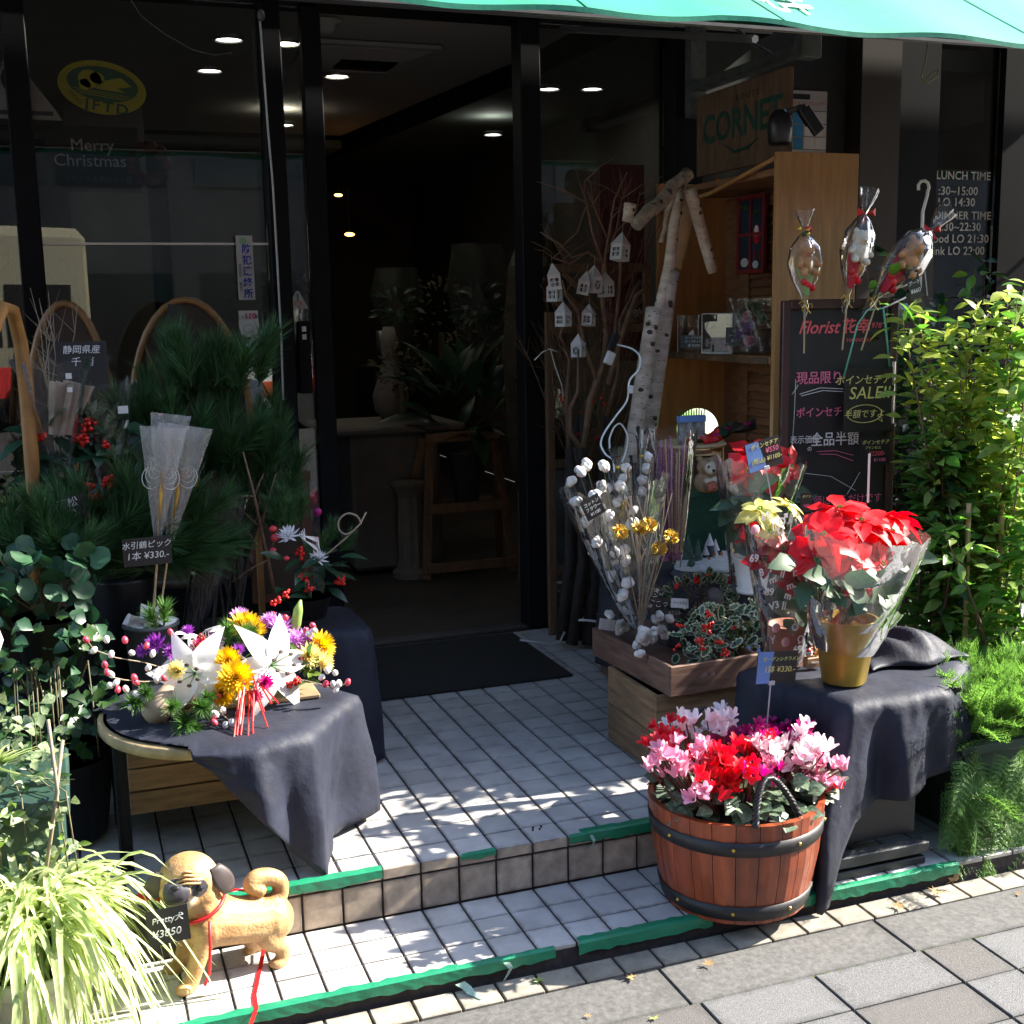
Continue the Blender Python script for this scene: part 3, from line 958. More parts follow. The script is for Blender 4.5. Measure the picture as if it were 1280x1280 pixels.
# reflections-side street life: the opposite side of the street, seen only in the glass
ob = thing('opposite_building', 'plain office block across the street mirrored faintly in the glass', 'building', (0, -16, 0))
MB().box(-45, 70, -4, 0, -.3, 12).build('facade', M('facade_grey', (.11, .105, .10), .8, var=.3, scale=.7, stretch=(1, 1, .2)), ob)
wnd = MB().box(-.9, .9, 0, .04, 0, 1.3).data('window', M('window_dark', (.03, .035, .04), .2))
for i in range(-6, 7):
    for j in range(3):
        link('window', wnd, ob, Matrix.Translation((i * 2.3, 0, .8 + j * 2.8)))
bus = thing('added_bus_shape', 'cream bus shape added across the street for the bright patch in the left window', 'bus', (-3.3, -13.0, -.3), R(-30))  # added shape, there only to mirror as a bright patch in the glass
m_cream = M('bus_cream', (.27, .25, .17), .4, var=.05, island=0)
MB().box(-5, 2.6, -1.1, 1.1, .35, 3.0, ch=.15).build('bus_body', m_cream, bus)
MB().box(-4.8, 2.3, 1.102, 1.112, .5, .95, ch=.002).build('stripe', m_red, bus)
for k in range(6):
    MB().box(-4.6 + k * 1.15, -3.55 + k * 1.15, 1.102, 1.115, 1.25, 2.15, ch=.002).build('side_window', m_black, bus)
for s in (-3.6, 1.5):
    w = MB().lathe([(.42, -.12), (.42, .12)], 20).build('wheel', m_plastic_b, bus)
    w.location = (s, 1.05, .42)
    w.rotation_euler.x = R(90)
car = thing('parked_taxi', 'white and orange taxi turning across the street mirrored in the sliding door glass', 'car', ((2.124, 16.3, 0.032)[0] + .9, -12.3, -.3), R(-32))
m_orange = M('taxi_orange', (.65, .09, .02), .3, var=.03, island=0)
MB().add([(x, y, z) for (x, z) in ((-2.2, .35), (-2.2, .75), (-1.5, .88), (-.9, 1.4), (.7, 1.4), (1.3, .95), (2.2, .8), (2.2, .35)) for y in (-.8, .8)],
         [(0, 2, 3, 1), (2, 4, 5, 3), (4, 6, 7, 5), (6, 8, 9, 7), (8, 10, 11, 9), (10, 12, 13, 11), (12, 14, 15, 13), (14, 0, 1, 15), (1, 3, 5, 7, 9, 11, 13, 15), (14, 12, 10, 8, 6, 4, 2, 0)]).build('car_body', m_white, car)
MB().box(-2.21, 2.21, .801, .81, .5, .72).build('stripe', m_orange, car)
MB().add([(-.85, .812, .95), (-.6, .812, 1.32), (.6, .812, 1.32), (1.1, .812, .95)], [(0, 1, 2, 3)]).build('side_window', m_black, car)
for s in (-1.35, 1.35):
    w = MB().lathe([(.32, -.1), (.32, .1)], 20).build('wheel', m_plastic_b, car)
    w.location = (s, .74, .32)
    w.rotation_euler.x = R(90)

# ================================================================ right: restaurant front
rest = thing('restaurant_front', 'dark brown and black restaurant front beside the flower shop', 'building', (1.9, YF, 0))
def rb(name, x0, x1, y0, y1, z0, z1, mat):
    return MB().box(x0 - 1.9, x1 - 1.9, y0, y1, z0, z1).build(name, mat, rest)
rb('wall', 1.57, 1.86, -.02, .1, -.15, 2.85, M('green_grey_wall', (.035, .04, .036), .8, var=.2))
rb('wall', 1.86, 2.36, .06, .16, -.15, 2.85, M('grey_board', (.03, .03, .028), .7, var=.15))
rb('pillar', 2.36, 2.57, -.06, .15, -.15, 2.85, m_brown)
rb('frame', 2.57, 2.80, -.04, .10, -.15, 2.85, m_black)
rb('frame', 3.17, 3.36, -.04, .10, -.15, 2.85, m_black)
rb('frame', 4.2, 4.4, -.04, .10, -.15, 2.85, m_black)
rb('header', 2.80, 4.2, -.02, .10, 2.56, 2.85, m_black)
rb('kick_panel', 2.80, 4.2, -.02, .05, -.15, .5, m_black)
rb('glass_pane', 2.801, 3.169, -.0015, .006, .5, 2.56, m_glass)
rb('glass_pane', 3.361, 4.199, .02, .03, .5, 2.56, m_glass)
rb('interior_ceiling', 2.4, 5, .2, 4, 2.45, 2.55, m_ceil)
rb('interior_wall', 2.4, 5, 4, 4.1, -.1, 2.6, m_black)
rb('interior_wall', 2.96, 2.99, .2, 4, -.1, 2.06, m_black)
rb('lintel_panel', 2.83, 3.2, 1.0, 1.1, 1.0, 2.25, m_black)
rb('side_wall', 4.4, 7, -.04, 4, -.15, 2.85, m_black)
rb('interior_floor', 2.35, 7, .1, 4, -.2, -.1, m_infloor)
rb('roof', 1.9, 7, .1, 4.2, 2.851, 2.98, m_inwall)
for i, s in enumerate(['LUNCH TIME', '11:30~15:00', 'LO 14:30', 'DINNER TIME', '17:30~22:30', 'Food LO 21:30', 'Drink LO 22:00']):
    p = ((2.983, 2.015, 1.94), (2.927, 2.015, 1.87), (2.948, 2.015, 1.819), (2.988, 2.015, 1.758), (2.953, 2.015, 1.706), (2.97, 2.015, 1.651), (2.941, 2.015, 1.595))[i]
    text(s, .052 if i in (0, 3) else .054, rest, (p[0] - 1.9, -.002 - .001, p[2]), m_ink, bold=.0006, space=1.05)
t = thing('calendar_sheet', 'white and blue event calendar sheet on the dark wall', 'poster', (2.15, 2.05, 2.163))
MB().box(-.10, .09, -.004, 0, -.14, .13).build('calendar_paper', m_paper, t)
for i in range(3):
    for j in range(3):
        MB().box(-.085 + i * .058, -.032 + i * .058, -.006, -.005, -.12 + j * .055, -.07 + j * .055).build('calendar_cell', [M('cell_blue', (.05, .28, .55), .6), m_white, m_white][i] if (i == 0 and j == 0) else (bpy.data.materials['cell_blue'] if i == 0 else m_white), t)
for j in range(4):
    MB().box(-.088, .088, -.0065, -.006, -.122 + j * .055, -.120 + j * .055).build('rule', m_card, t)
text('イベントカレンダー', .02, t, (0, -.006, .075), m_inkr)
text('APRIOR', .014, t, (-.05, -.006, .055), m_card)
MB().box(-.09, .0, -.006, -.005, .092, .115).build('banner', m_card, t)

# hanging wooden sign CORNET with its bracket
t = thing('hanging_sign', 'weathered wooden sign with green letters CORNET under an iron bracket', 'sign', (1.5, 1.52, 2.06))
MB().box(-.012, .012, -.33, .35, -.17, .15, ch=.003).build('board', M('sign_wood', (.16, .095, .055), .8, var=.3, scale=6, stretch=(1, 4, 1), bump=.3), t)
m_sgn = M('sign_green', (.012, .075, .05), .6, var=.2)
rx = (R(90), 0, R(-90))
text('CORNET', .155, t, (-.0135, 0, .0), m_sgn, rot=rx, bold=.003, sx=.95)
text('ROUTE', .035, t, (-.0135, -.05, .095), m_card, rot=rx, space=1.8)
MB().tube([(-.014, .12, -.07), (-.014, .04, -.105), (-.014, -.06, -.10), (-.014, -.13, -.075)], [.002, .006, .006, .002], 6).build('swash', m_sgn, t)
t = thing('iron_bracket', 'grey iron channel bracket carrying the wooden sign', 'bracket', (1.5, 1.5, 2.235))
m_iron = M('grey_iron', (.10, .115, .105), .6, .3, var=.3, scale=20)
MB().box(-.03, .03, -.40, .42, 0, .035, ch=.003).build('channel', m_iron, t)
MB().box(-.04, .04, -.44, -.38, -.02, .06, ch=.004).build('end_cap', m_iron, t)
MB().box(-.035, .035, .38, .43, -.1, .45).build('wall_plate', m_iron, t)
MB().tube([(0, -.2, .03), (0, -.05, .1), (0, .1, .2), (0, .38, .32)], .008, 6).build('cable', m_iron, t)
t = thing('clip_lamp', 'black clamp spotlight on top of the bookcase', 'lamp', (1.40, 1.10, 1.99))
MB().lathe([(.035, -.07), (.042, -.06), (.045, 0), (.038, .03), (.02, .05)], 18).build('lamp_head', m_plastic_b, t, True)
bar(bar(MB(), (.02, 0, .04), (.07, -.03, .06), .02, .02), (.06, -.03, .06), (.10, -.04, .0), .03, .03).build('clamp_arm', m_plastic_b, t)
bar(MB(), (.07, -.04, .05), (.13, -.05, -.03), .045, .02).build('clamp_jaw', m_plastic_b, t)
t = thing('white_hook', 'white plastic cane hook standing above the hedge', 'hook', (1.908, 0.95, 1.583))
hk = [(0, 0, -.3), (0, 0, .17), (-.004, 0, .20)] + [(.018 * math.cos(a) + .012, 0, .20 + .03 * math.sin(a)) for a in (2.6, 2.0, 1.4, .8, .1, -.5)]
hk = [(0, 0, -.3), (.0, 0, .10), (.018, 0, .16)] + [(.0 + .024 * math.cos(a), 0, .185 + .024 * math.sin(a)) for a in (-.7, 0, .7, 1.4, 2.1, 2.8, 3.6)]
MB().tube(hk, .006, 8).build('hook_rod', m_white, t, True)

# ---------------------------------------------------------------- awning
aw = thing('awning', 'turquoise green fabric awning over the shop front', 'awning', (0, .40, 0))
AX0, AX1 = -2.2, 4.6
nseg = 68
sag = lambda x: .012 * math.cos((x + 2.2) * 2 * math.pi / .62) + (.02 * max(0, 1 - abs(x - .75) / .3))
SL = .62
MB().grid(lambda u, v: (AX0 + (AX1 - AX0) * u, .004 + v * 1.49 - .004 * math.sin(u * 70) * (1 - v), 2.150 + v * 1.49 * SL + (1 - v) ** 3 * sag(AX0 + (AX1 - AX0) * u) * .6 - .03 * math.sin(v * math.pi)), nseg * 2, 14).build('canopy', m_awn, aw, True)
for x in (-1.6, -.62, .36, .985, 1.96, 2.9, 3.9):
    MB().grid(lambda u, v: (x - .006 + .012 * u, .000 + v * 1.49, 2.157 + v * 1.49 * SL - .03 * math.sin(v * math.pi) + .003), 1, 14).build('seam', m_awn, aw)
MB().grid(lambda u, v: (AX0 + (AX1 - AX0) * u, -.003 - .004 * math.sin(u * 70), 2.140 + v * .014 + sag(AX0 + (AX1 - AX0) * u) * .6), nseg * 2, 1).build('hem', m_awn, aw, True)
MB().grid(lambda u, v: (AX0 + (AX1 - AX0) * u, .08 + v * 1.39, 2.155 + v * 1.39 * SL - .05 * math.sin(v * math.pi)), 20, 8).build('added_bounce_sheet', M('bounce_sheet_grey', (.30, .31, .30), .9, var=.2, scale=3), aw, True)  # sheet added under the canopy to stop green bounce and throw light back
MB().tube([(AX0, .09, 2.165), (AX1, .09, 2.165)], .012, 8).build('front_bar', m_alu, aw)
for x in (AX0 + .02, .9, AX1 - .02):
    MB().tube([(x, .05, 2.12), (x, 1.5, 2.45)], .012, 6).build('support_arm', m_alu, aw)
tb = M('lettering_white', (.8, .8, .78), .6, trans=.3)
for ch_, px in (('く', 0), ('花', 1), ('幸', 2)):
    p = ((0.886, 0.5, 2.238), (1.015, 0.5, 2.255), (1.089, 0.5, 2.26))[px]
    text(ch_, .34, aw, (p[0] - .02 + .03 * px, .235, 2.15 + .235 * SL - .008), tb, rot=(math.atan(SL), 0, 0), bold=.003, sx=.33)
t = thing('dangling_cord', 'loose yellow green cord hanging under the awning at right', 'cord', (2.422, 1.6, 2.402))
MB().tube([(0, 0, .05), (-.01, 0, -.05), (-.03, 0, -.12), (0, 0, -.145), (.05, 0, -.11), (.055, 0, -.085), (.02, 0, -.1), (-.02, 0, -.14)], .004, 6).build('cord_strand', M('cord_green', (.35, .38, .2), .6), t, True)

# ================================================================ shared plant pieces
def needles(name, mat, L=.12, nl=.06, n=150, w=.0016, spread=.65, seed=1, tip=True):
    r = random.Random(seed)
    b = MB()
    b.tube([(0, 0, 0), (0, L, 0)], [.003, .0018], 5)
    for i in range(n):
        t = r.uniform(.1, 1)
        a = r.uniform(0, 6.283)
        sp_ = spread * r.uniform(.5, 1.25) * (1.2 - .5 * t)
        d = Vector((math.cos(a) * math.sin(sp_), math.cos(sp_), math.sin(a) * math.sin(sp_)))
        p = Vector((0, L * t, 0))
        q = p + d * nl * r.uniform(.8, 1.1)
        s = d.cross(Vector((r.uniform(-1, 1), r.uniform(-1, 1), r.uniform(-1, 1)))).normalized() * w
        b.add([p - s, p + s, q], [(0, 1, 2)])
    return b.data(name, mat)
nd = needles('pine_sprig', m_needle, .14, .10, 230, .0019)
nd2 = needles('pine_sprig', m_needle_l, .05, .04, 200, .0014, 1.0, 3)
nd3 = needles('pine_sprig', m_needle, .10, .075, 220, .0016, .8, 5)
lf_gen = leaf_mesh('leaf', m_leaf, 1, .45, .25, .15)
lf_light = leaf_mesh('leaf', m_leaf_l, 1, .42, .2, .15)
lf_var = leaf_mesh('leaf', m_leaf_y, 1, .6, .2, .1)
lf_ivy = leaf_mesh('leaf', m_leaf_d, 1, .8, .2, .12, peak=.35)
lf_ivyv = leaf_mesh('leaf', M('ivy_variegated', (.07, .14, .05), .4, var=.3, scale=6, trans=.25, island=.3, col2=(.30, .36, .20)), 1, .75, .2, .12, peak=.35)
m_round = M('round_leaf_green', (.028, .09, .038), .55, var=.25, scale=15, trans=.15, island=.2)
def round_leaf(name, mat):
    b = MB()
    n = 12
    vs = [(0, .12, -.05)] + [((.5 * math.sin(a) * (1 + .04 * math.cos(5 * a))), .5 - .5 * math.cos(a) * (1 + .04 * math.cos(5 * a)) if abs(a) > .01 else .12, .05 * math.cos(3 * a)) for a in [2 * math.pi * i / n for i in range(n)]]
    vs[1] = (0, .1, -.04)
    b.add(vs, [(0, 1 + i, 1 + (i + 1) % n) for i in range(n)])
    return b.data(name, mat, True)
lf_round = round_leaf('leaf', m_round)
def cloud(parent, name, meshes, n, fn, cap=120, size=(.03, .05), rr=None, up=(0, -.4, 1), updir=.3, out=1.0):
    rr = rr or rnd
    ms = []
    for i in range(n):
        p, d = fn(rr)
        d = (Vector(d) * out + Vector((rr.gauss(0, .5), rr.gauss(0, .5), rr.gauss(0, .4) + updir))).normalized()
        ms.append((rr.randrange(len(meshes)), orient(p, d, (up[0] + rr.gauss(0, .3), up[1] + rr.gauss(0, .3), up[2]), rr.uniform(*size))))
    return scatter(parent, name, meshes, ms, cap)
def berries(b, c, r, n, rr, br=.004):
    for i in range(n):
        d = Vector((rr.gauss(0, 1), rr.gauss(0, 1), rr.gauss(0, 1))).normalized()
        b.ball(Vector(c) + d * r * rr.uniform(.3, 1), br * rr.uniform(.85, 1.15), 6, 4)
    return b
def mum(name, mat, rad=.03, n=70, dome=.5, pw=.2, seed=1, curl=-.3, mat2=None):
    r = random.Random(seed)
    pm = []
    b = MB()
    for i in range(n):
        t = (i + .5) / n
        a = i * 2.39996
        el = math.radians(85 - 90 * t)
        d = Vector((math.cos(a) * math.cos(el), math.sin(a) * math.cos(el), math.sin(el)))
        L = rad * (.45 + .55 * t)
        x, y, z = frame(d, (0, 0, 1))
        base = Vector((0, 0, rad * .15))
        for k in range(1):
            w = rad * pw
            tipz = Vector((0, 0, rad * .25))
            b.add([base - x * w * .4, base + x * w * .4, base + d * L * .6 + x * w * .6, base + d * L * .6 - x * w * .6, base + d * L + tipz * .6], [(0, 1, 2, 3), (3, 2, 4)])
    return b.data(name, mat, False)

# ================================================================ left: round table, cloth, boxes
TX, TY, TR, TZ = -.72, .335, .332, .36
t = thing('round_display_table', 'round pale wooden table under the black cloth and flower arrangement', 'table', (TX, TY, 0))
MB().lathe([(TR - .022, TZ - .03), (TR - .018, TZ - .026), (TR - .018, TZ - .006), (TR - .022, TZ - .002)], 56, jit=lambda a, i: .004 * math.sin(5 * a) + .003 * math.sin(11 * a) - (.11 if -1.75 < (a if a < 3.14 else a - 6.283) < 1.9 else 0)).build('tabletop', M('cork_wood', (.33, .24, .12), .7, var=.25, scale=20, bump=.3, island=0), t, True)
for sx, sy in ((-.27, -.12), (.17, -.13), (-.27, .2), (.2, .2)):
    o = MB().tube([(0, 0, .05 if sx > 0 else 0), (0, 0, TZ - .03)], .017, 10).build('leg', m_black, t)
    o.location = (sx, sy, 0)
    if sx > 0:
        w = MB().lathe([(.025, -.01), (.025, .01)], 16).build('caster', m_plastic_b, t, True)
        w.location = (sx, sy, .025)
        w.rotation_euler = (R(90), 0, R(30))
for k in range(3):
    MB().box(-.25, .12, .0, .018, .10 + k * .062, .158 + k * .062, ch=.002).build('box_plank', m_crate, t)
MB().box(-.25, .12, .02, .25, .10, .285).build('box_back', m_crate, t)

def draped(name, cx, cy, tr, tz, hang, lab, mat=m_cloth, nth=140, fold=lambda a: 0, top_r=None, square=None):
    """a cloth lying on a round (or squarish) top and hanging over its rim"""
    b = MB()
    NR, NH = 10, 16
    rings = []
    for i in range(NR + NH + 1):
        ring = []
        for j in range(nth):
            a = 2 * math.pi * j / nth
            R0 = (square(a) if square else tr)
            h = hang(a)
            if i <= NR:
                q = i / NR
                rr_ = R0 * q
                z = tz + .0035 + .0012 * math.sin(a * 5 + q * 9) + (-.012 * max(0, q - .93) / .07)
                if h < .01 and q > .8:
                    rr_ = R0 * (.8 + (q - .8) * (.5 + h * 50))
                    z = tz + .0035
            else:
                q = (i - NR) / NH
                dz = h * q
                out = .006 + fold(a) * min(1, q * 1.6) + .04 * h * q
                rr_ = R0 + out + .0025 * math.sin(a * 31 + q * 7) * math.sin(q * 9 + a * 6) if h >= .01 else R0 * (.8 + .2 * (.5 + h * 50))
                z = tz - .009 - dz if h >= .01 else tz + .0035
            ring.append((cx + rr_ * math.cos(a), cy + rr_ * math.sin(a), z))
        rings.append(ring)
    vs = [p for ring in rings for p in ring]
    fs = [(i * nth + j, i * nth + (j + 1) % nth, (i + 1) * nth + (j + 1) % nth, (i + 1) * nth + j) for i in range(NR + NH) for j in range(nth)]
    b.add(vs, fs)
    o = b.build(name, mat, None, True)
    s = o.modifiers.new('thick', 'SOLIDIFY')
    s.thickness = .0015
    return tag(o, lab, 'cloth')
def interp(tab):
    def f(a):
        d = math.degrees(a) % 360
        if d > 180:
            d -= 360
        for (a0, v0), (a1, v1) in zip(tab[:-1], tab[1:]):
            if a0 <= d <= a1:
                s = (d - a0) / (a1 - a0)
                return v0 + (v1 - v0) * s
        return tab[-1][1]
    return f
hangL = interp([(-180, 0), (-125, .0), (-110, .008), (-101, .05), (-90, .13), (-80, .205), (-70, .285), (-62, .345), (-58, .356), (-54, .335), (-45, .31), (-30, .325), (-10, .325), (10, .325), (30, .31), (60, .25), (120, .1), (170, 0), (180, 0)])
pL = [(-59, .33), (-6, .345), (62, .345), (100, .335)]
def sqL(a):
    d = math.degrees(a) % 360
    if d > 180: d -= 360
    for (a0, r0), (a1, r1) in zip(pL[:-1], pL[1:]):
        if a0 <= d <= a1:
            p, q = [Vector((r * math.cos(R(x)), r * math.sin(R(x)))) for x, r in ((a0, r0), (a1, r1))]
            e, dd = q - p, Vector((math.cos(a), math.sin(a)))
            return (p.x * e.y - p.y * e.x) / (dd.x * e.y - dd.y * e.x)
    return .333
def foldL(a):
    d = math.degrees(a) % 360
    if d > 180: d -= 360
    tri = lambda x: abs((x / math.pi) % 2 - 1) * 2 - 1
    v = .006 * tri(a * 9 + 1) + .003 * tri(a * 23)
    return v + .02 * math.exp(-abs((d + 59) / 6)) - .035 * math.exp(-((d + 32) / 16) ** 2) + .085 * math.exp(-abs((d - 6) / 11)) + .03 * math.exp(-((d + 84) / 6) ** 2) - .02 * math.exp(-((d + 72) / 5) ** 2)
draped('black_table_cloth', TX, TY, TR + .001, TZ, hangL, 'black cloth on the round table with a pointed corner hanging to the step', fold=foldL, square=sqL, nth=240)
# draped low bench behind
t = thing('low_bench', 'low black bench hidden behind the left flower display', 'bench', (-1.0, 1.0, 0))
MB().box(-.5, .25, -.42, .5, .17, .21).build('bench_top', m_black, t)
for x in (-.45, .2):
    for y in (-.37, .45):
        MB().box(x - .02, x + .02, y - .02, y + .02, 0, .17).build('leg', m_black, t)
t = thing('covered_crate', 'tall crate under a navy cloth behind the round table', 'crate', (-.43, .86, 0))
MB().box(-.19, .17, -.12, .17, .0, .42, ch=.01).build('crate_body', m_crate2, t)
sqf = lambda a: min(.195 / max(1e-3, abs(math.cos(a))), .16 / max(1e-3, abs(math.sin(a))), .235)
draped('navy_crate_cloth', -.43, .86, .2, .425, interp([(-180, .36), (-100, .34), (-60, .40), (0, .41), (30, .38), (180, .36)]), 'navy cloth over the crate behind the round table', fold=lambda a: .010 * math.sin(7 * a) + .01 * math.sin(12 * a + 1), square=sqf)

# ---------------------------------------------------------------- bentwood chairs at the window
def chair(cx, cy, w, top, rz, lab, h=.55, deep=.36):
    t = thing('bentwood_chair', lab, 'chair', (cx, cy, .0), rz, 'bentwood chairs at the window')
    arc = [(-w / 2 * math.cos(a), 0, top - h + (h) * math.sin(a) ** .8) if 0 < a < math.pi else (-w / 2 * math.cos(a), 0, top - h) for a in [math.pi * i / 18 for i in range(19)]]
    MB().tube([(-w / 2, .02, .0)] + arc + [(w / 2, .02, .0)], .012, 8).build('hoop', m_bent, t, True)
    MB().add([(p[0] * .94, .004, p[2] - .006) for p in arc] + [(p[0] * .94, .012, p[2] - .006) for p in arc], [tuple(range(19)), tuple(reversed(range(19, 38)))]).build('back_panel', m_backpanel, t)
    for s in (-.5, .5):
        bar(MB(), (0, -.004, top - h * .98), (s * w * .7, -.004, top - h * .25), .008, .006).build('slat', m_bent, t)
    MB().lathe([(w * .5, .44), (w * .52, .46), (w * .5, .47)], 24, c=(0, .2, 0)).build('seat', m_backpanel, t, True)
    for s in (-1, 1):
        MB().tube([(s * w * .42, .33, 0), (s * w * .4, .31, .45)], .012, 8).build('leg', m_bent, t)
    return t
m_backpanel = M('chair_panel', (.055, .03, .018), .6, var=.2)
chair(-1.03, 1.42, .27, 1.405, 0, 'bentwood hoop back chair at the left window post, behind red berries')
chair(-.655, 1.42, .40, 1.41, 0, 'wide bentwood hoop back chair behind the pine branches')
t = thing('bent_hoop_stand', 'tall pale bentwood hoop rising at the left edge', 'plant stand', (-1.186, 1, 0.804))
o0 = Vector((-1.186, 1, 0.804))
hp = [(-1.288, 0.62, 0.869), (-1.258, 0.62, 1.116), (-1.218, 0.65, 1.317), (-1.185, 0.72, 1.39), (-1.165, 0.8, 1.382), (-1.153, 0.86, 1.291), (-1.15, 0.9, 1.135), (-1.152, 0.92, 0.952), (-1.154, 0.95, 0.763), (-1.168, 0.95, 0.527)]
MB().tube([Vector(q) - o0 for q in hp], [.018, .018, .018, .017, .018, .02, .021, .021, .021, .02], 10).build('hoop', m_bent, t, True)

# ---------------------------------------------------------------- pine bundles
def bundle(name, lab, cat, c, n, mesh, fn, cap=60, bucket=None, seed=1):
    t = thing(name, lab, cat, c)
    rr = random.Random(seed)
    ms = []
    for i in range(n):
        p, d, s = fn(rr)
        ms.append((rr.randrange(len(mesh)), orient(Vector(p), d, (0, -.3, 1), s, rr.uniform(0, 3))))
    scatter(t, 'pine_sprig', mesh, ms, cap, 'pine_needles')
    return t
def f1(rr):
    x, y, z = rr.uniform(-.25, .22), rr.uniform(-.14, .14), rr.uniform(.05, .62)
    if abs(x) > .15 and z > .4:
        z -= .1
    return (x, y, z), (x * 1.2 + rr.gauss(0, .25), y + rr.gauss(0, .25) - .2, 1), rr.uniform(.75, 1.1)
t = bundle('pine_branch_bundle', 'big bucket of upright dark pine branches below the left window', 'pine branches', (-.62, 1.15, .55), 95, [nd], f1, 95, seed=2)
MB().lathe([(.1, -.55), (.14, -.2), (.145, -.19), (.14, -.2)], 20).build('bucket', m_plastic_b, t, True)
for k in range(8):
    MB().tube([(rnd.uniform(-.06, .06), 0, -.3), (rnd.uniform(-.2, .2), rnd.uniform(-.08, .08), .4)], .006, 5).build('stem', m_barkd, t)
def f2(rr):
    a = rr.uniform(-.3, 3.4)
    d = (math.cos(a) * 1.1, -.4 + rr.gauss(0, .2), .25 + .5 * math.sin(a) + rr.gauss(0, .15))
    p = (rr.gauss(0, .09), rr.gauss(0, .05), rr.gauss(0, .04))
    return p, d, rr.uniform(.95, 1.35)
t = bundle('young_pine_bundle', 'spreading long needled pine sprays behind the grey bucket', 'pine branches', (-0.932, 0.9, 0.682), 55, [nd], f2, 55, seed=4)
MB().lathe([(.07, -.42), (.09, -.08), (.092, -.075)], 20).build('bucket', m_plastic_b, t, True)
def f3(rr):
    return (rr.gauss(0, .06), rr.gauss(0, .04), rr.gauss(0, .03)), (rr.gauss(0, .5), -.3 + rr.gauss(0, .3), .9), rr.uniform(.6, .9)
t = bundle('young_pine_bundle', 'loose pine sprays beside the round leaved plant at far left', 'pine branches', (-1.105, 0.75, 0.724), 24, [nd], f3, 24, seed=5)
MB().tube([(0, 0, -.05), (0, .02, -.4)], .02, 6).build('stem', m_barkd, t)

# red berry shrub with dark leaves
c0 = (-0.993, 1, 0.886)
t = thing('red_berry_bunch', 'dark leaved bunch with clusters of red berries left of the paper cones', 'berry branches', c0)
rr = random.Random(9)
cloud(t, 'leaf', [leaf_mesh('leaf', m_leaf_d, 1, .38, .3, .12, n=6, serr=.12)], 90, lambda r: ((r.uniform(-.17, .17), r.uniform(-.08, .08), r.uniform(-.14, .17)), (r.gauss(0, .6), -.5, r.gauss(.1, .4))), 90, (.07, .12), rr)
for (px, z_) in (((-0.994, 0.93, 1.053), 16), ((-1.014, 0.93, 1.012), 10), ((-0.947, 0.9, 0.891), 16), ((-1.002, 0.9, 0.883), 8), ((-1.121, 0.93, 1.027), 9), ((-0.873, 0.93, 0.882), 10), ((-0.988, 0.9, 0.842), 10), ((-0.945, 0.93, 0.997), 4), ((-0.885, 0.93, 0.828), 6)):
    v = Vector(px) - Vector(c0)
    berries(MB(), v, .022 if z_ > 9 else .014, z_ * 2, rr, .0065).build('berry_cluster', m_berry, t, True, kind='stuff') if False else berries(MB(), v, .022 if z_ > 9 else .014, z_ * 2, rr, .0065).build('berry_cluster', m_berry, t, True)
for k in range(5):
    MB().tube([(rr.uniform(-.03, .03), 0, -.4), (rr.uniform(-.15, .15), 0, .1)], .005, 5).build('stem', m_barkd, t)
MB().lathe([(.06, -.55), (.08, -.3), (.082, -.295)], 20).build('vase', m_plastic_b, t, True)

# pale bare twigs, beige wrapped dried bunch, clear wrapped bunch
def twigs(parent, base, top, n, spread, rad, mat, rr, name='twig', sub=3, sway=.03):
    base, top = Vector(base), Vector(top)
    for k in range(n):
        q = top + Vector((rr.gauss(0, spread), rr.gauss(0, spread * .5), rr.gauss(0, spread * .4)))
        b0 = base + Vector((rr.gauss(0, .012), rr.gauss(0, .012), 0))
        pts = [b0.lerp(q, i / 5) + Vector((rr.gauss(0, sway * .3), rr.gauss(0, sway * .2), 0)) for i in range(6)]
        b = MB().tube(pts, [rad * (1 - i / 6.5) for i in range(6)], 5)
        for s in range(sub):
            i = rr.randint(2, 4)
            d = (pts[i + 1] - pts[i]).normalized() + Vector((rr.gauss(0, .7), rr.gauss(0, .4), rr.gauss(0, .3)))
            L = (q - b0).length * rr.uniform(.1, .25)
            m = pts[i] + d.normalized() * L * .5 + Vector((0, 0, .005))
            b.tube([pts[i], m, pts[i] + d.normalized() * L + Vector((0, 0, .01))], [rad * .5, rad * .35, rad * .15], 4)
        b.build(name, mat, parent)
t = thing('bare_twig_spray', 'pale thin bare twigs rising in front of the left window', 'twigs', (-1.066, 1.05, 1.192))
m_palet = M('pale_twig', (.30, .24, .17), .7, var=.2)
twigs(t, (0, 0, -.3), (0, 0, .22), 7, .07, .0028, m_palet, random.Random(3), sub=4)
t = thing('bare_twig_spray', 'dense dry brown flower stalks behind the window post at far left', 'twigs', (-1.234, 2.5, 1.417))
twigs(t, (.0, 0, -1), (0, 0, .32), 16, .09, .004, m_twig, random.Random(31), sub=4)
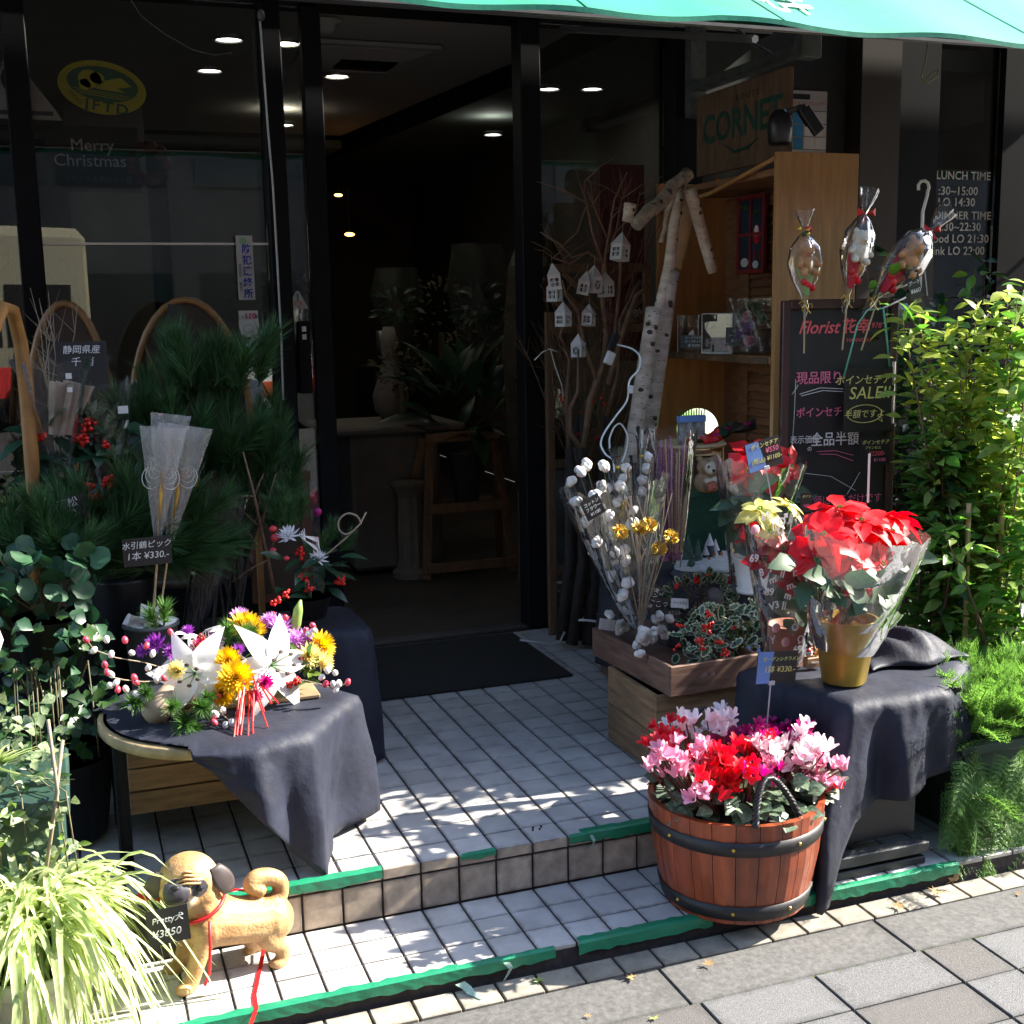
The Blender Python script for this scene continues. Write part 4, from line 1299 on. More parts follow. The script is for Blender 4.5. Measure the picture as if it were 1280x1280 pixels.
def wrap_cone(parent, p0, p1, r0, r1, seed=1, mat=None, n=40, m=8, amp=.09, name='wrap', open_=.0, flare=0):
    """crinkled cellophane from apex p0 to mouth p1"""
    p0, p1 = Vector(p0), Vector(p1)
    mt = orient(p0, p1 - p0, (0, -1, .2))
    L = (p1 - p0).length
    jr = noise_r(5, amp, seed)
    jr2 = noise_r(5, amp * .6, seed + 5)
    r = random.Random(seed)
    top = [r.uniform(-.03, .03) * L for _ in range(n)]
    b = MB()
    vs = []
    for i in range(m + 1):
        t_ = i / m
        for j in range(n):
            a = 2 * math.pi * j / n
            rad = r0 + (r1 - r0) * (t_ ** (.85)) + flare * t_ ** 4
            rad *= 1 + jr(a, i * .4) + jr2(a, i * .5) * .4
            vs.append((rad * math.cos(a), L * t_ + (top[j] if i == m else 0), rad * math.sin(a)))
    fs = [(i * n + j, i * n + (j + 1) % n, (i + 1) * n + (j + 1) % n, (i + 1) * n + j) for i in range(m) for j in range(n)]
    return b.add(vs, fs, mt).build(name, mat or m_cel, parent, True)
c0 = (-1.069, 0.95, 1.059)
t = thing('beige_wrapped_bunch', 'beige paper and cellophane wrapped bunch at the far left', 'wrapped bouquet', c0)
m_beige = M('beige_paper', (.42, .33, .25), .7, var=.3, scale=14, bump=.3, dist=.01)
for k in range(9):
    a = k * .7
    o = MB().grid(lambda u, v: ((u - .5) * .06 * (.3 + v), .012 * math.sin(u * 6 + k), v * .15), 4, 5).build('paper_fold', m_beige, t, True)
    o.location = (.022 * math.cos(a), .02 * math.sin(a), -.03)
    o.rotation_euler = (.2 * math.sin(a), .28 * math.cos(a), a)
wrap_cone(t, (0, 0, -.15), (-.01, -.02, .19), .01, .11, 3)
for q, s in (((-1.036, 0.86, 1.199), .008), ((-1.036, 0.86, 1.161), .007)):
    v = Vector(q) - Vector(c0)
    MB().box(v.x - s, v.x + s, v.y, v.y + .001, v.z - s, v.z + s).build('price_label', m_paper, t)
c0 = (-0.942, 1, 0.978)
t = thing('clear_wrapped_bunch', 'clear wrapped bunch with a white price tag left of the pine branches', 'wrapped bouquet', c0)
wrap_cone(t, (0, 0, -.2), (.0, -.02, .20), .01, .09, 8)
cloud(t, 'leaf', [lf_ivyv], 30, lambda r: ((r.gauss(0, .03), r.gauss(0, .02), r.uniform(-.05, .12)), (0, 0, 1)), 30, (.04, .07), random.Random(5))
v = Vector((-0.896, 0.9, 1.096)) - Vector(c0)
MB().box(v.x - .014, v.x + .014, v.y, v.y + .001, v.z - .011, v.z + .011).build('price_label', m_paper, t)
Ink = m_ink
card('price_card', 'dark price card with faint white writing above the berry branches', 'price card', .14, .14, (-0.996, 0.98, 1.222), lines=[('静岡県産', .026, 0, .045, m_gr), ('千 両', .028, 0, .01, m_gr)], tilt=-.1, mat=m_card)
card('price_card', 'small black price card reading 770 in front of the pine sprays', 'price card', .105, .07, (-1.065, 0.78, 0.835), roll=-.2, lines=[('若松', .03, .0, .016, Ink), ('770-', .03, .0, -.014, Ink)])
card('price_card', 'narrow dark card clipped on top of the wide bentwood hoop chair', 'price card', .05, .10, (-0.694, 1.38, 1.346), roll=.1, lines=[('ィミ', .02, 0, -.02, m_gr)])
# thorny twig bundle wrapped in dark net
c0 = (-0.683, 0.86, 0.644)
t = thing('dark_branch_bundle', 'dark net wrapped bundle of thin branches leaning right of the paper cones', 'branches', c0)
twigs(t, (-.05, 0, -.2), (.05, 0, .24), 22, .03, .0035, m_barkd, random.Random(12), sub=3)
wrap_cone(t, (-.06, 0, -.2), (.06, 0, .2), .03, .07, 14)
t = thing('thorny_twig', 'bare thorny brown twig standing beside the small pine arrangement', 'twig', (-0.537, 0.85, 0.633))
rr = random.Random(6)
b = MB()
st = [(-0.499, 0.85, 0.53), (-0.513, 0.85, 0.631), (-0.529, 0.85, 0.73), (-0.543, 0.85, 0.827), (-0.569, 0.85, 0.96)]
o0 = Vector((-0.537, 0.85, 0.633))
st = [Vector(q) - o0 for q in st]
b.tube(st, [.006, .005, .0045, .004, .002], 6)
for (a, q) in ((1, (-0.614, 0.83, 0.787)), (2, (-0.479, 0.83, 0.893)), (2, (-0.671, 0.85, 0.874)), (3, (-0.513, 0.84, 0.894)), (3, (-0.627, 0.84, 0.823)), (1, (-0.475, 0.83, 0.741)), (1, (-0.624, 0.84, 0.574))):
    e = Vector(q) - o0
    b.tube([st[a], st[a].lerp(e, .55) + Vector((0, 0, .006)), e], [.003, .002, .0012], 5)
    for k in range(3):
        s = st[a].lerp(e, rr.uniform(.3, .9))
        b.ball(s, .0035, 5, 4)
b.build('branch', m_twig, t, True)
# brown wooden frame piece and pale board next to the sliding door
t = thing('brown_wooden_frame', 'reddish brown wooden crate behind the pine branches by the door', 'crate', (-0.32, 1.62, 0.468))
m_rb = M('red_brown_wood', (.11, .04, .022), .6, var=.25, scale=8, stretch=(4, 4, 1))
for (x0, x1, z0, z1) in ((-.14, .09, .44, .475), (.05, .085, 0, .44), (-.14, -.10, 0, .44), (-.10, .05, 0, .03)):
    MB().box(x0, x1, -.01, .02, z0 - .15, z1 - .15, ch=.003).build('rail', m_rb, t)
MB().box(-.10, .05, .005, .012, -.12, .30).build('panel', m_backpanel, t)
t = thing('pale_board', 'narrow pale grey board standing inside the sliding door', 'board', (-0.104, 2.2, 0.544))
MB().box(-.03, .02, 0, .015, -.35, .26, ch=.002).build('board_face', M('pale_grey', (.3, .31, .33), .6), t)

# ---------------------------------------------------------------- grey bucket with crane picks in clear cones
GB = Vector((-.87, .70, .21))
t = thing('grey_bucket', 'grey plastic bucket with white paper behind the flower arrangement', 'bucket', GB)
MB().lathe([(.055, 0), (.073, .29), (.078, .292), (.078, .302), (.071, .302), (.054, .01)], 32, closed=False).build('bucket_wall', m_greybucket, t, True)
MB().lathe([(.054, .004), (.001, .006)], 24).build('bucket_bottom', m_greybucket, t)
rr = random.Random(3)
for k in range(9):
    a = k * .72
    o = MB().grid(lambda u, v: ((u - .5) * .07, (v - .5) * .06, .014 * math.sin(u * 5 + k) * math.cos(v * 4 + k)), 5, 4).build('paper_wad', m_paper, t, False)
    o.location = (.035 * math.cos(a), .03 * math.sin(a), .295 + .01 * (k % 3))
    o.rotation_euler = (rr.uniform(-.7, .7), rr.uniform(-.7, .7), a)
m_stick = M('pale_stick', (.50, .36, .20), .6, var=.15)
m_cone = glass('clear_cone', (.98, .98, .98), .08, 1.45, .05, bump=.25, haze=.22, bscale=8)
def pick(base, tip, rad, lab, seed, yaw):
    t = thing('crane_pick', lab, 'decorative pick', base, group='clear cone wrapped picks in the grey bucket')
    tip = Vector(tip) - Vector(base)
    MB().tube([(0, 0, 0), tip * .62], .0028, 6).build('stick', m_stick, t)
    m = orient((0, 0, 0), tip, (0, -1, 0))
    L = tip.length
    b = MB()
    # flat fan shaped bag: two sheets joined at the sides
    def sheet(s):
        def f(u, v):
            w = rad * (.04 + .96 * v)
            return tuple(m @ Vector(((u - .5) * 2 * w, L * (.42 + .58 * v), s * .018 * math.sin(u * math.pi) * v + .003 * math.sin(u * 17 + v * 6))))
        return f
    b.grid(sheet(1), 14, 8)
    b.grid(sheet(-1), 14, 8)
    b.build('clear_bag', m_cone, t, True)
    # mizuhiki crane: looping white cords and golden core
    for s in (-1, 1):
        for k in range(4):
            q = []
            for i in range(14):
                a = i / 13 * 2 * math.pi
                rr_ = .014 + .006 * k
                q.append(m @ Vector((s * (rr_ * (1 - math.cos(a)) * .75 + .002), L * .80 + rr_ * math.sin(a) * (.5 + .15 * k) - .006 * k, .004)))
            MB().tube(q, .0009, 4).build('cord_loop', m_white, t, True)
    MB().tube([m @ Vector((0, L * .58, 0)), m @ Vector((.003, L * .70, .004)), m @ Vector((.001, L * .80, .003))], [.004, .007, .004], 7).build('gold_core', m_goldy, t, True)
    MB().tube([m @ Vector((0, L * .80, 0)), m @ Vector((-.008, L * .84, .004)), m @ Vector((-.022, L * .87, .003))], [.0025, .0022, .0015], 5).build('crane_neck', m_white, t, True)
    MB().tube([m @ Vector((.012 * math.cos(a), L * .72 + .012 * math.sin(a), .006)) for a in [i * .6 for i in range(11)]], .0011, 4).build('red_cord', M('cord_orange', (.7, .16, .05), .5) if 'cord_orange' not in bpy.data.materials else bpy.data.materials['cord_orange'], t)
    return t
m_goldy = M('gold_ribbon', (.6, .36, .06), .4, .3, var=.2)
bb = GB + Vector((0, 0, .24))
pick(bb + Vector((0, -.01, 0)), (-0.805, 0.66, 1.061), .062, 'front clear cone with a gold and white cord crane', 1, 0)
pick(bb + Vector((.01, 0, 0)), (-0.742, 0.7, 1.059), .075, 'right clear cone leaning over the others with a cord crane', 2, 0)
pick(bb + Vector((-.005, .02, 0)), (-0.776, 0.74, 1.089), .055, 'rear clear cone standing upright with a cord crane', 3, 0)
card('price_card', 'dark price card reading 330 on the sticks of the grey bucket', 'price card', .128, .078, (-0.869, 0.655, 0.723), lines=[('水引鶴ピック', .022, 0, .018, Ink), ('1本 ¥330.-', .026, 0, -.012, Ink)], roll=-.02)

# ---------------------------------------------------------------- leafy plants at far left
c0 = (-1.126, 0.62, 0.696)
t = thing('round_leaved_plant', 'plant with big round scalloped green leaves at the far left', 'potted plant', c0)
rr = random.Random(15)
cloud(t, 'leaf', [lf_round], 60, lambda r: ((r.uniform(-.17, .11), r.uniform(-.08, .06), r.uniform(-.09, .08)), (r.gauss(0, .3), -.7, r.gauss(0, .2))), 60, (.05, .07), rr, up=(0, -1.2, .8))
MB().lathe([(.07, -.3), (.10, -.12), (.102, -.12)], 20).build('pot', m_plastic_b, t, True)
for k in range(14):
    MB().tube([(0, 0, -.14), (rr.uniform(-.15, .1), rr.uniform(-.06, .03), rr.uniform(-.06, .04))], .003, 5).build('leaf_stalk', m_stem, t)
lf_sc = leaf_mesh('leaf', m_leaf, 1, .85, .2, .12, n=6, serr=.2)
c0 = (-1.145, 0.5, 0.435)
t = thing('dark_ivy', 'dark green ivy tumbling below the round leaved plant', 'ivy', c0)
cloud(t, 'leaf', [lf_ivy, lf_sc], 330, lambda r: ((r.uniform(-.30, .15), r.uniform(-.06, .14), r.uniform(-.26, .17)), (r.gauss(0, .6), -.6, r.gauss(-.1, .4))), 280, (.03, .052), rr, up=(0, -1, .8))
MB().lathe([(.12, -.42), (.15, -.2), (.152, -.2)], 20).build('pot', m_plastic_b, t, True)
for k in range(10):
    x = rr.uniform(-.2, .12)
    MB().tube([(x * .3, .1, -.15), (x, -.04, .05), (x * 1.1, -.07, -.2)], .0022, 5).build('vine', m_stem, t, True)
# clear sunlit silver leaf plant at left edge
c0 = (-1.232, 0.25, 0.769)
t = thing('white_ceramic_figure', 'edge of a white glazed ornament cut off by the left border', 'ornament', (-1.26, 0.2, 0.707))
MB().lathe([(.02, -.12), (.035, -.08), (.022, -.03), (.034, .02), (.022, .07), (.03, .1), (.01, .13)], 18).build('ornament_body', m_white, t, True)
# planter with variegated ivy, sunlit
c0 = Vector((-1.25, .05, 0))
t = thing('dark_planter_box', 'dark green planter with sunlit variegated ivy at the left edge', 'planter', c0)
MB().box(-.2, .13, -.14, .16, .0, .33, ch=.012).build('planter_wall', m_plastic_g, t)
MB().box(-.215, .145, -.155, .175, .30, .345, ch=.006).build('planter_rim', m_plastic_g, t)
rr = random.Random(22)
cloud(t, 'leaf', [lf_ivyv, lf_gen, lf_ivyv], 320, lambda r: (((lambda u, w: (u, w, .37 + r.uniform(-.02, .14) - max(0, -w - .10) * 2.2))(r.uniform(-.24, .14), r.uniform(-.2, .12))), (r.gauss(0, .5), -.5, r.gauss(.2, .4))), 280, (.024, .042), rr, up=(0, -.8, 1))
cloud(t, 'trailing_leaf', [lf_ivyv, lf_light], 60, lambda r: ((r.uniform(-.02, .16), r.uniform(-.2, -.16), r.uniform(.12, .36)), (r.gauss(0, .5), -.5, -.3)), 60, (.02, .036), rr, up=(0, -1, .4))
for k in range(8):
    x = rr.uniform(-.1, .16)
    MB().tube([(x * .5, -.05, .38), (x, -.17, .36), (x * 1.1, -.185, .15)], .0018, 4).build('vine', m_stem, t, True)
for k in range(12):
    a = rr.uniform(-.5, 1.6)
    L = rr.uniform(.1, .22)
    b = MB().grid(lambda u, v: ((u - .5) * .012 * (1 - v * .9) + math.cos(a) * L * v, -.12 - .05 * v, .42 + math.sin(a) * L * v * (1 - .5 * v)), 2, 6)
    b.build('grass_blade', m_blade, t, True)

# ---------------------------------------------------------------- arching striped grass in a pale pot
t = thing('striped_grass_plant', 'large arching pale green striped grass plant in the lower left corner', 'potted plant', (-1.20, -.17, ZT))
rr = random.Random(5)
bl = []
for s_ in range(6):
    b = MB()
    n = 8
    h = .30 + .03 * s_
    for i in range(n + 1):
        v = i / n
        y = (.62 + .07 * s_) * (v ** 1.35) * 1.0
        z = 1.15 * v - (.75 + .22 * s_) * v ** (2.2 + .15 * s_)
        w = .030 * (1 - v) ** .5 * (1 if i else .6)
        tw = .3 * v
        b.v += [(-w * .9, y, z + w * .4), (0, y, z - w * .1), (w * .9, y, z + w * .4)]
    for i in range(n):
        for k in (0, 1):
            a = i * 3 + k
            b.f.append((a, a + 1, a + 4, a + 3))
    b.mi = [0] * len(b.f)
    bl.append(b.data('grass_blade', m_blade, True))
ms = []
for i in range(520):
    a = rr.uniform(0, 6.283)
    s = rr.uniform(.24, .50)
    p = Vector((rr.gauss(0, .035), rr.gauss(0, .03), .13))
    m = Matrix.Translation(p) @ Matrix.Rotation(a, 4, 'Z') @ Matrix.Rotation(rr.uniform(-.25, .35), 4, 'X') @ Matrix.Diagonal((s * .85, s * rr.uniform(.5, .95), s * rr.uniform(.7, 1.15), 1))
    ms.append((rr.randrange(6), m))
scatter(t, 'grass_blade', bl, ms, 290)
MB().lathe([(.09, .0), (.13, .13), (.138, .13), (.138, .16), (.125, .16), (.12, .12)], 28, closed=False).build('pot', M('pale_pot', (.62, .60, .52), .6, var=.1), t, True)
MB().lathe([(.12, .13), (.001, .135)], 20).build('soil', m_barkd, t)
for q in (((-1.109, -0.1, 0.469), (-1.136, -0.12, 0.328)), ((-1.134, -0.12, 0.524), (-1.127, -0.12, 0.362))):
    v = [Vector(p) - Vector((-1.20, -.17, ZT)) for p in q]
    MB().tube([v[0], v[1], (0, 0, .15)], [.004, .004, .003], 6).build('dry_stalk', m_palet, t, True)

# ---------------------------------------------------------------- small New Year arrangement behind
c0 = Vector((-0.41, 0.78, 0.525))
t = thing('pine_arrangement', 'small arrangement of pine, white chrysanthemums and red berries behind the table', 'flower arrangement', c0)
def rel(q):
    return Vector(q) - c0
rr = random.Random(8)
for q, d, s in (((-0.456, 0.8, 0.756), (-.1, 0, 1), .8), ((-0.48, 0.8, 0.746), (-.35, 0, 1), .7), ((-0.428, 0.8, 0.742), (.2, -.2, 1), .75), ((-0.455, 0.78, 0.735), (0, -.3, 1), .75), ((-0.338, 0.78, 0.677), (.2, 0, 1), .6), ((-0.308, 0.78, 0.65), (.5, -.2, .8), .6), ((-0.36, 0.76, 0.658), (-.1, -.3, 1), .5)):
    link('pine_sprig', nd3, t, orient(rel(q), d, (0, -1, 0), s))
wm = mum('chrysanthemum', M('white_petal', (.78, .78, .80), .6, var=.05, trans=.2, island=.05), .042, 46, pw=.16)
link('chrysanthemum', wm, t, orient(rel((-0.463, 0.74, 0.714)), (1, 0, .3), (-.2, -.6, 1)))
link('chrysanthemum', wm, t, orient(rel((-0.382, 0.74, 0.64)), (1, 0, -.1), (.1, -.7, .8), .8))
for q, n in (((-0.432, 0.74, 0.591), 16), ((-0.419, 0.74, 0.556), 12), ((-0.313, 0.76, 0.569), 14), ((-0.367, 0.78, 0.689), 8), ((-0.429, 0.76, 0.664), 8)):
    berries(MB(), rel(q), .02, n, rr, .0062).build('berry_cluster', m_berry, t, True)
for q, s in (((-0.508, 0.76, 0.74), .010), ((-0.504, 0.75, 0.715), .012), ((-0.511, 0.76, 0.676), .009), ((-0.474, 0.75, 0.651), .008)):
    MB().ball(rel(q), s, 8, 6, sq=(1.2, 1, 1)).build('camellia_bud', M('bud_red', (.6, .04, .06), .4) if 'bud_red' not in bpy.data.materials else bpy.data.materials['bud_red'], t, True)
cloud(t, 'leaf', [leaf_mesh('leaf', m_leaf_d, 1, .34, .35, .12, n=6)], 34, lambda r: ((r.uniform(-.08, .11), r.uniform(-.05, .03), r.uniform(-.02, .13)), (r.gauss(0, .8), -.5, r.gauss(0, .4))), 34, (.05, .09), rr)
lp = [(-0.417, 0.76, 0.615), (-0.345, 0.75, 0.659), (-0.29, 0.74, 0.704), (-0.252, 0.74, 0.738), (-0.232, 0.74, 0.772)]
MB().tube([rel(q) for q in lp], .003, 6).build('gold_twig', m_palet, t, True)
lp = [(-0.268, 0.74, 0.722), (-0.298, 0.735, 0.711), (-0.318, 0.73, 0.728), (-0.317, 0.73, 0.756), (-0.292, 0.73, 0.774), (-0.262, 0.735, 0.763), (-0.248, 0.74, 0.737)]
MB().tube(smooth([rel(q) for q in lp]), .003, 6).build('gold_loop', m_palet, t, True)
for k in range(5):
    q = [rel((-0.443, 0.72, 0.725)) + Vector((.005 * k, 0, .004 * k)), rel((-0.423, 0.71, 0.706)), rel((-0.393, 0.71, 0.689)) + Vector((.003 * k, 0, -.006 * k)), rel((-0.383, 0.72, 0.711)) + Vector((0, 0, -.004 * k)), rel((-0.427, 0.71, 0.721))]
    MB().tube(q, .0012, 4).build('white_cord', m_white, t)
MB().ball(rel((-0.338, 0.95, 0.749)), .014, 8, 6).build('pink_bloom', M('magenta', (.5, .02, .22), .5, var=.3, trans=.3), t, True)
MB().lathe([(.05, -.065), (.07, .0), (.072, .0)], 20).build('pot', m_plastic_b, t, True)

# ---------------------------------------------------------------- the bright bouquet on the left table
c0 = Vector((-.66, .33, TZ + .006))
t = thing('festive_flower_arrangement', 'bright arrangement of white lilies and yellow chrysanthemums on the round table', 'flower arrangement', c0)
m_log = M('birch_pink', (.46, .34, .24), .6, var=.2, scale=15)
MB().tube([rel((-0.903, 0.24, 0.391)), rel((-0.852, 0.3, 0.418)), rel((-0.677, 0.36, 0.378))], [.036, .036, .036], 16).build('log_container', m_log, t, True)
MB().box(-.20, .18, -.05, .07, .0, .012, ch=.003).build('base_board', M('cork_board', (.3, .22, .12), .7), t)
m_lily = M('lily_petal', (.80, .80, .78), .45, var=.04, scale=10, trans=.3, island=.03)
lp_ = leaf_mesh('petal', m_lily, 1, .46, .75, .16, n=10, peak=.42, wave=.10)
def lily(q, facing, s):
    r0 = orient(rel(q), facing, (0, 0, 1))
    f = link('lily', None, t, r0)
    for k in range(6):
        a = k * math.pi / 3
        d = Vector((math.cos(a), .75 if k % 2 else .55, math.sin(a)))
        link('petal', lp_, f, orient((0, 0, 0), d, Vector((-math.cos(a), 1.6, -math.sin(a))), s * (1 if k % 2 else 1.08)))
    b = MB()
    for k in range(6):
        a = k * 1.05 + .4
        e = Vector((.22 * math.cos(a), .62, .22 * math.sin(a))) * s
        b.tube([(0, 0, 0), e * .6, e], s * .012, 4)
    b.build('stamens', m_fern, f)
    b = MB()
    for k in range(6):
        a = k * 1.05 + .4
        e = Vector((.22 * math.cos(a), .62, .22 * math.sin(a))) * s
        b.ball(e, s * .04, 6, 4, sq=(1.4, .7, 1))
    b.build('anthers', m_bark, f)
lily((-0.795, 0.26, 0.477), (-.35, -1, .25), .115)
lily((-0.609, 0.26, 0.475), (.35, -1, .35), .128)
lily((-0.764, 0.34, 0.493), (-.2, -.6, 1), .10)
m_yel = M('mum_yellow', (.75, .50, .02), .55, var=.15, trans=.25, island=.12)
m_yelp = M('mum_pale_yellow', (.78, .68, .30), .55, var=.1, trans=.3, island=.1)
m_pur = M('mum_purple', (.32, .07, .42), .55, var=.15, trans=.25, island=.15)
m_lil = M('mum_lilac', (.62, .32, .66), .55, var=.15, trans=.3, island=.15)
m_mag = M('mum_magenta', (.55, .03, .25), .5, var=.2, trans=.25, island=.15)
my, myp, mpu, mli, mma = mum('chrysanthemum', m_yel, .042, 110), mum('chrysanthemum', m_yelp, .036, 80), mum('chrysanthemum', m_pur, .026, 50), mum('chrysanthemum', m_lil, .032, 60), mum('chrysanthemum', m_mag, .024, 50)
for me, q, n_, s in ((my, (-0.703, 0.22, 0.464), (0, -1, .5), 1), (my, (-0.734, 0.24, 0.425), (-.3, -1, .1), .75), (my, (-0.653, 0.38, 0.543), (0, -.5, 1), 1.05), (my, (-0.468, 0.34, 0.489), (.6, -.6, .5), .9), (myp, (-0.504, 0.3, 0.478), (.2, -1, .4), .9), (mpu, (-0.878, 0.34, 0.54), (-.5, -.7, .6), 1.05), (mpu, (-0.846, 0.32, 0.523), (0, -.8, .6), .85), (mpu, (-0.91, 0.34, 0.527), (-.8, -.5, .3), .7),
                      (mli, (-0.557, 0.38, 0.537), (0, -.6, 1), 1), (mli, (-0.528, 0.36, 0.508), (.4, -.7, .6), .9), (mli, (-0.582, 0.4, 0.552), (-.3, -.4, 1), .8), (mma, (-0.635, 0.2, 0.453), (.3, -1, .1), .9), (mma, (-0.775, 0.36, 0.519), (0, -.6, .8), .8), (mpu, (-0.682, 0.3, 0.515), (0, -1, .5), .6)):
    link('chrysanthemum', me, t, orient(rel(q), Vector(n_).orthogonal(), n_, s * 1.3))
rr = random.Random(18)
for q, n in (((-0.765, 0.34, 0.544), 12), ((-0.769, 0.33, 0.53), 8), ((-0.758, 0.2, 0.432), 9), ((-0.549, 0.24, 0.431), 14), ((-0.565, 0.24, 0.425), 8), ((-0.562, 0.42, 0.602), 14), ((-0.531, 0.43, 0.619), 10), ((-0.523, 0.28, 0.472), 10), ((-0.578, 0.42, 0.565), 8), ((-0.695, 0.3, 0.487), 8)):
    berries(MB(), rel(q), .014, n, rr, .0048).build('berry_cluster', m_berry, t, True)
for q, d, s in (((-0.829, 0.2, 0.396), (-.2, -1, -.2), 1.15), ((-0.803, 0.2, 0.417), (.2, -1, .1), 1.1), ((-0.845, 0.22, 0.416), (-.4, -1, .2), 1.0), ((-0.779, 0.22, 0.424), (.1, -1, .3), .9), ((-0.816, 0.19, 0.381), (.1, -1, -.5), .9), ((-0.855, 0.38, 0.578), (.1, 0, 1), 1.0), ((-0.873, 0.38, 0.571), (-.4, 0, 1), .9), ((-0.702, 0.34, 0.52), (0, -.3, 1), 1.0), ((-0.674, 0.33, 0.511), (.3, -.3, 1), 1.0), ((-0.642, 0.35, 0.511), (.1, -.3, 1), .9), ((-0.926, 0.26, 0.419), (-.5, -.8, .3), 1.0), ((-0.91, 0.27, 0.426), (-.2, -.8, .6), .9)):
    link('pine_sprig', nd2, t, orient(rel(q), d, (0, 0, 1), s))
lfa = leaf_mesh('leaf', m_leaf_l, 1, .4, .3, .15)
for me, q, n_, s in ((myp, (-0.84, 0.22, 0.502), (-.6, -1, .3), .7), (mli, (-0.658, 0.42, 0.569), (0, -.5, 1), .8), (mli, (-0.736, 0.34, 0.532), (-.2, -.8, .7), .7), (my, (-0.714, 0.26, 0.5), (-.1, -1, .5), .8), (mpu, (-0.795, 0.38, 0.554), (-.2, -.5, 1), .7), (myp, (-0.469, 0.3, 0.456), (.7, -.8, .3), .8), (mma, (-0.658, 0.19, 0.422), (.1, -1, .2), .7), (mli, (-0.498, 0.36, 0.513), (.6, -.5, .6), .7), (my, (-0.628, 0.38, 0.536), (.2, -.6, 1), .7)):
    link('chrysanthemum', me, t, orient(rel(q), Vector(n_).orthogonal(), n_, s * 1.25))
cloud(t, 'leaf', [lfa, lf_gen], 90, lambda r: ((r.uniform(-.14, .18), r.uniform(-.06, .06), r.uniform(.03, .12)), (r.gauss(0, .6), -.6, r.gauss(.2, .4))), 60, (.03, .055), rr)
MB().tube([rel((-0.524, 0.38, 0.514)), rel((-0.518, 0.38, 0.546)), rel((-0.51, 0.38, 0.584)), rel((-0.502, 0.38, 0.61))], [.006, .014, .013, .003], 10).build('lily_bud', M('bud_green', (.32, .45, .14), .4, trans=.3), t, True)
for q, d in (((-0.769, 0.36, 0.544), (-1, -.2, .3)), ((-0.744, 0.37, 0.551), (1, -.2, .4)), ((-0.797, 0.36, 0.549), (-.6, -.6, .6))):
    link('silver_leaf', leaf_mesh('leaf', m_paper, 1, .45, .3, .1), t, orient(rel(q), d, (0, -.3, 1), .055))
for k in range(3):
    a0 = rel((-0.747, 0.34, 0.555))
    MB().tube([a0 + Vector((.018 * math.cos(a) * (1 + k * .3) + .012 * k, -.005, .014 * math.sin(a) * (1 + k * .2))) for a in [i * .7 for i in range(10)]], .0014, 4).build('white_cord', m_white, t, True)
# red lacquered sticks
m_redst = M('red_stick', (.70, .02, .02), .3, var=.1)
for a, q in (((-0.695, 0.2, 0.444), (-0.738, 0.05, 0.346)), ((-0.689, 0.2, 0.439), (-0.723, 0.08, 0.365)), ((-0.68, 0.2, 0.438), (-0.714, 0.08, 0.364)), ((-0.668, 0.2, 0.437), (-0.689, 0.05, 0.346)), ((-0.672, 0.2, 0.441), (-0.698, 0.07, 0.363)), ((-0.66, 0.2, 0.44), (-0.647, 0.1, 0.368)), ((-0.659, 0.2, 0.46), (-0.681, 0.1, 0.387)), ((-0.647, 0.2, 0.455), (-0.611, 0.14, 0.412)), ((-0.651, 0.2, 0.459), (-0.629, 0.13, 0.415)), ((-0.682, 0.2, 0.463), (-0.712, 0.1, 0.385)), ((-0.662, 0.2, 0.471), (-0.65, 0.12, 0.401))):
    MB().tube([rel(a), rel(q)], .0022, 5).build('red_stick', m_redst, t)
# willow twigs with pink and white buds
m_bpink = M('bud_pink', (.72, .06, .10), .35, var=.1)
m_bwhite = M('bud_white', (.8, .76, .7), .45, var=.05)
def budtwig(pts, buds):
    b = MB().tube([rel(q) for q in pts], .0014, 5)
    b.build('willow_twig', m_palet, t)
    for q, c_ in buds:
        v = rel(q)
        o = MB().ball((0, 0, 0), .0078, 7, 5, sq=(1, 1, 1.35)).build('bud', m_bpink if c_ else m_bwhite, t, True)
        o.location = v
        o.rotation_euler = (rr.uniform(-.8, .8), rr.uniform(-.8, .8), 0)
budtwig([(-0.848, 0.3, 0.48), (-0.916, 0.26, 0.52), (-0.981, 0.24, 0.545), (-1.029, 0.23, 0.573), (-1.045, 0.22, 0.602)], [((-1.045, 0.22, 0.602), 1), ((-1.03, 0.23, 0.572), 0), ((-0.991, 0.24, 0.555), 0), ((-0.999, 0.24, 0.593), 0), ((-0.957, 0.25, 0.584), 1), ((-0.943, 0.25, 0.55), 0), ((-0.907, 0.26, 0.562), 1), ((-0.894, 0.26, 0.54), 0), ((-0.907, 0.26, 0.505), 0)])
budtwig([(-0.851, 0.28, 0.461), (-0.92, 0.24, 0.477), (-0.966, 0.22, 0.493), (-1.003, 0.21, 0.51), (-1.01, 0.21, 0.537)], [((-1.008, 0.21, 0.539), 1), ((-1.004, 0.21, 0.52), 1), ((-0.995, 0.21, 0.513), 0), ((-0.985, 0.21, 0.492), 0), ((-0.999, 0.21, 0.486), 0), ((-0.983, 0.21, 0.474), 1), ((-0.964, 0.22, 0.47), 0), ((-0.942, 0.23, 0.493), 1), ((-0.939, 0.23, 0.481), 1), ((-0.941, 0.23, 0.45), 0), ((-0.956, 0.22, 0.423), 0), ((-0.889, 0.25, 0.475), 0), ((-0.872, 0.25, 0.477), 1)])
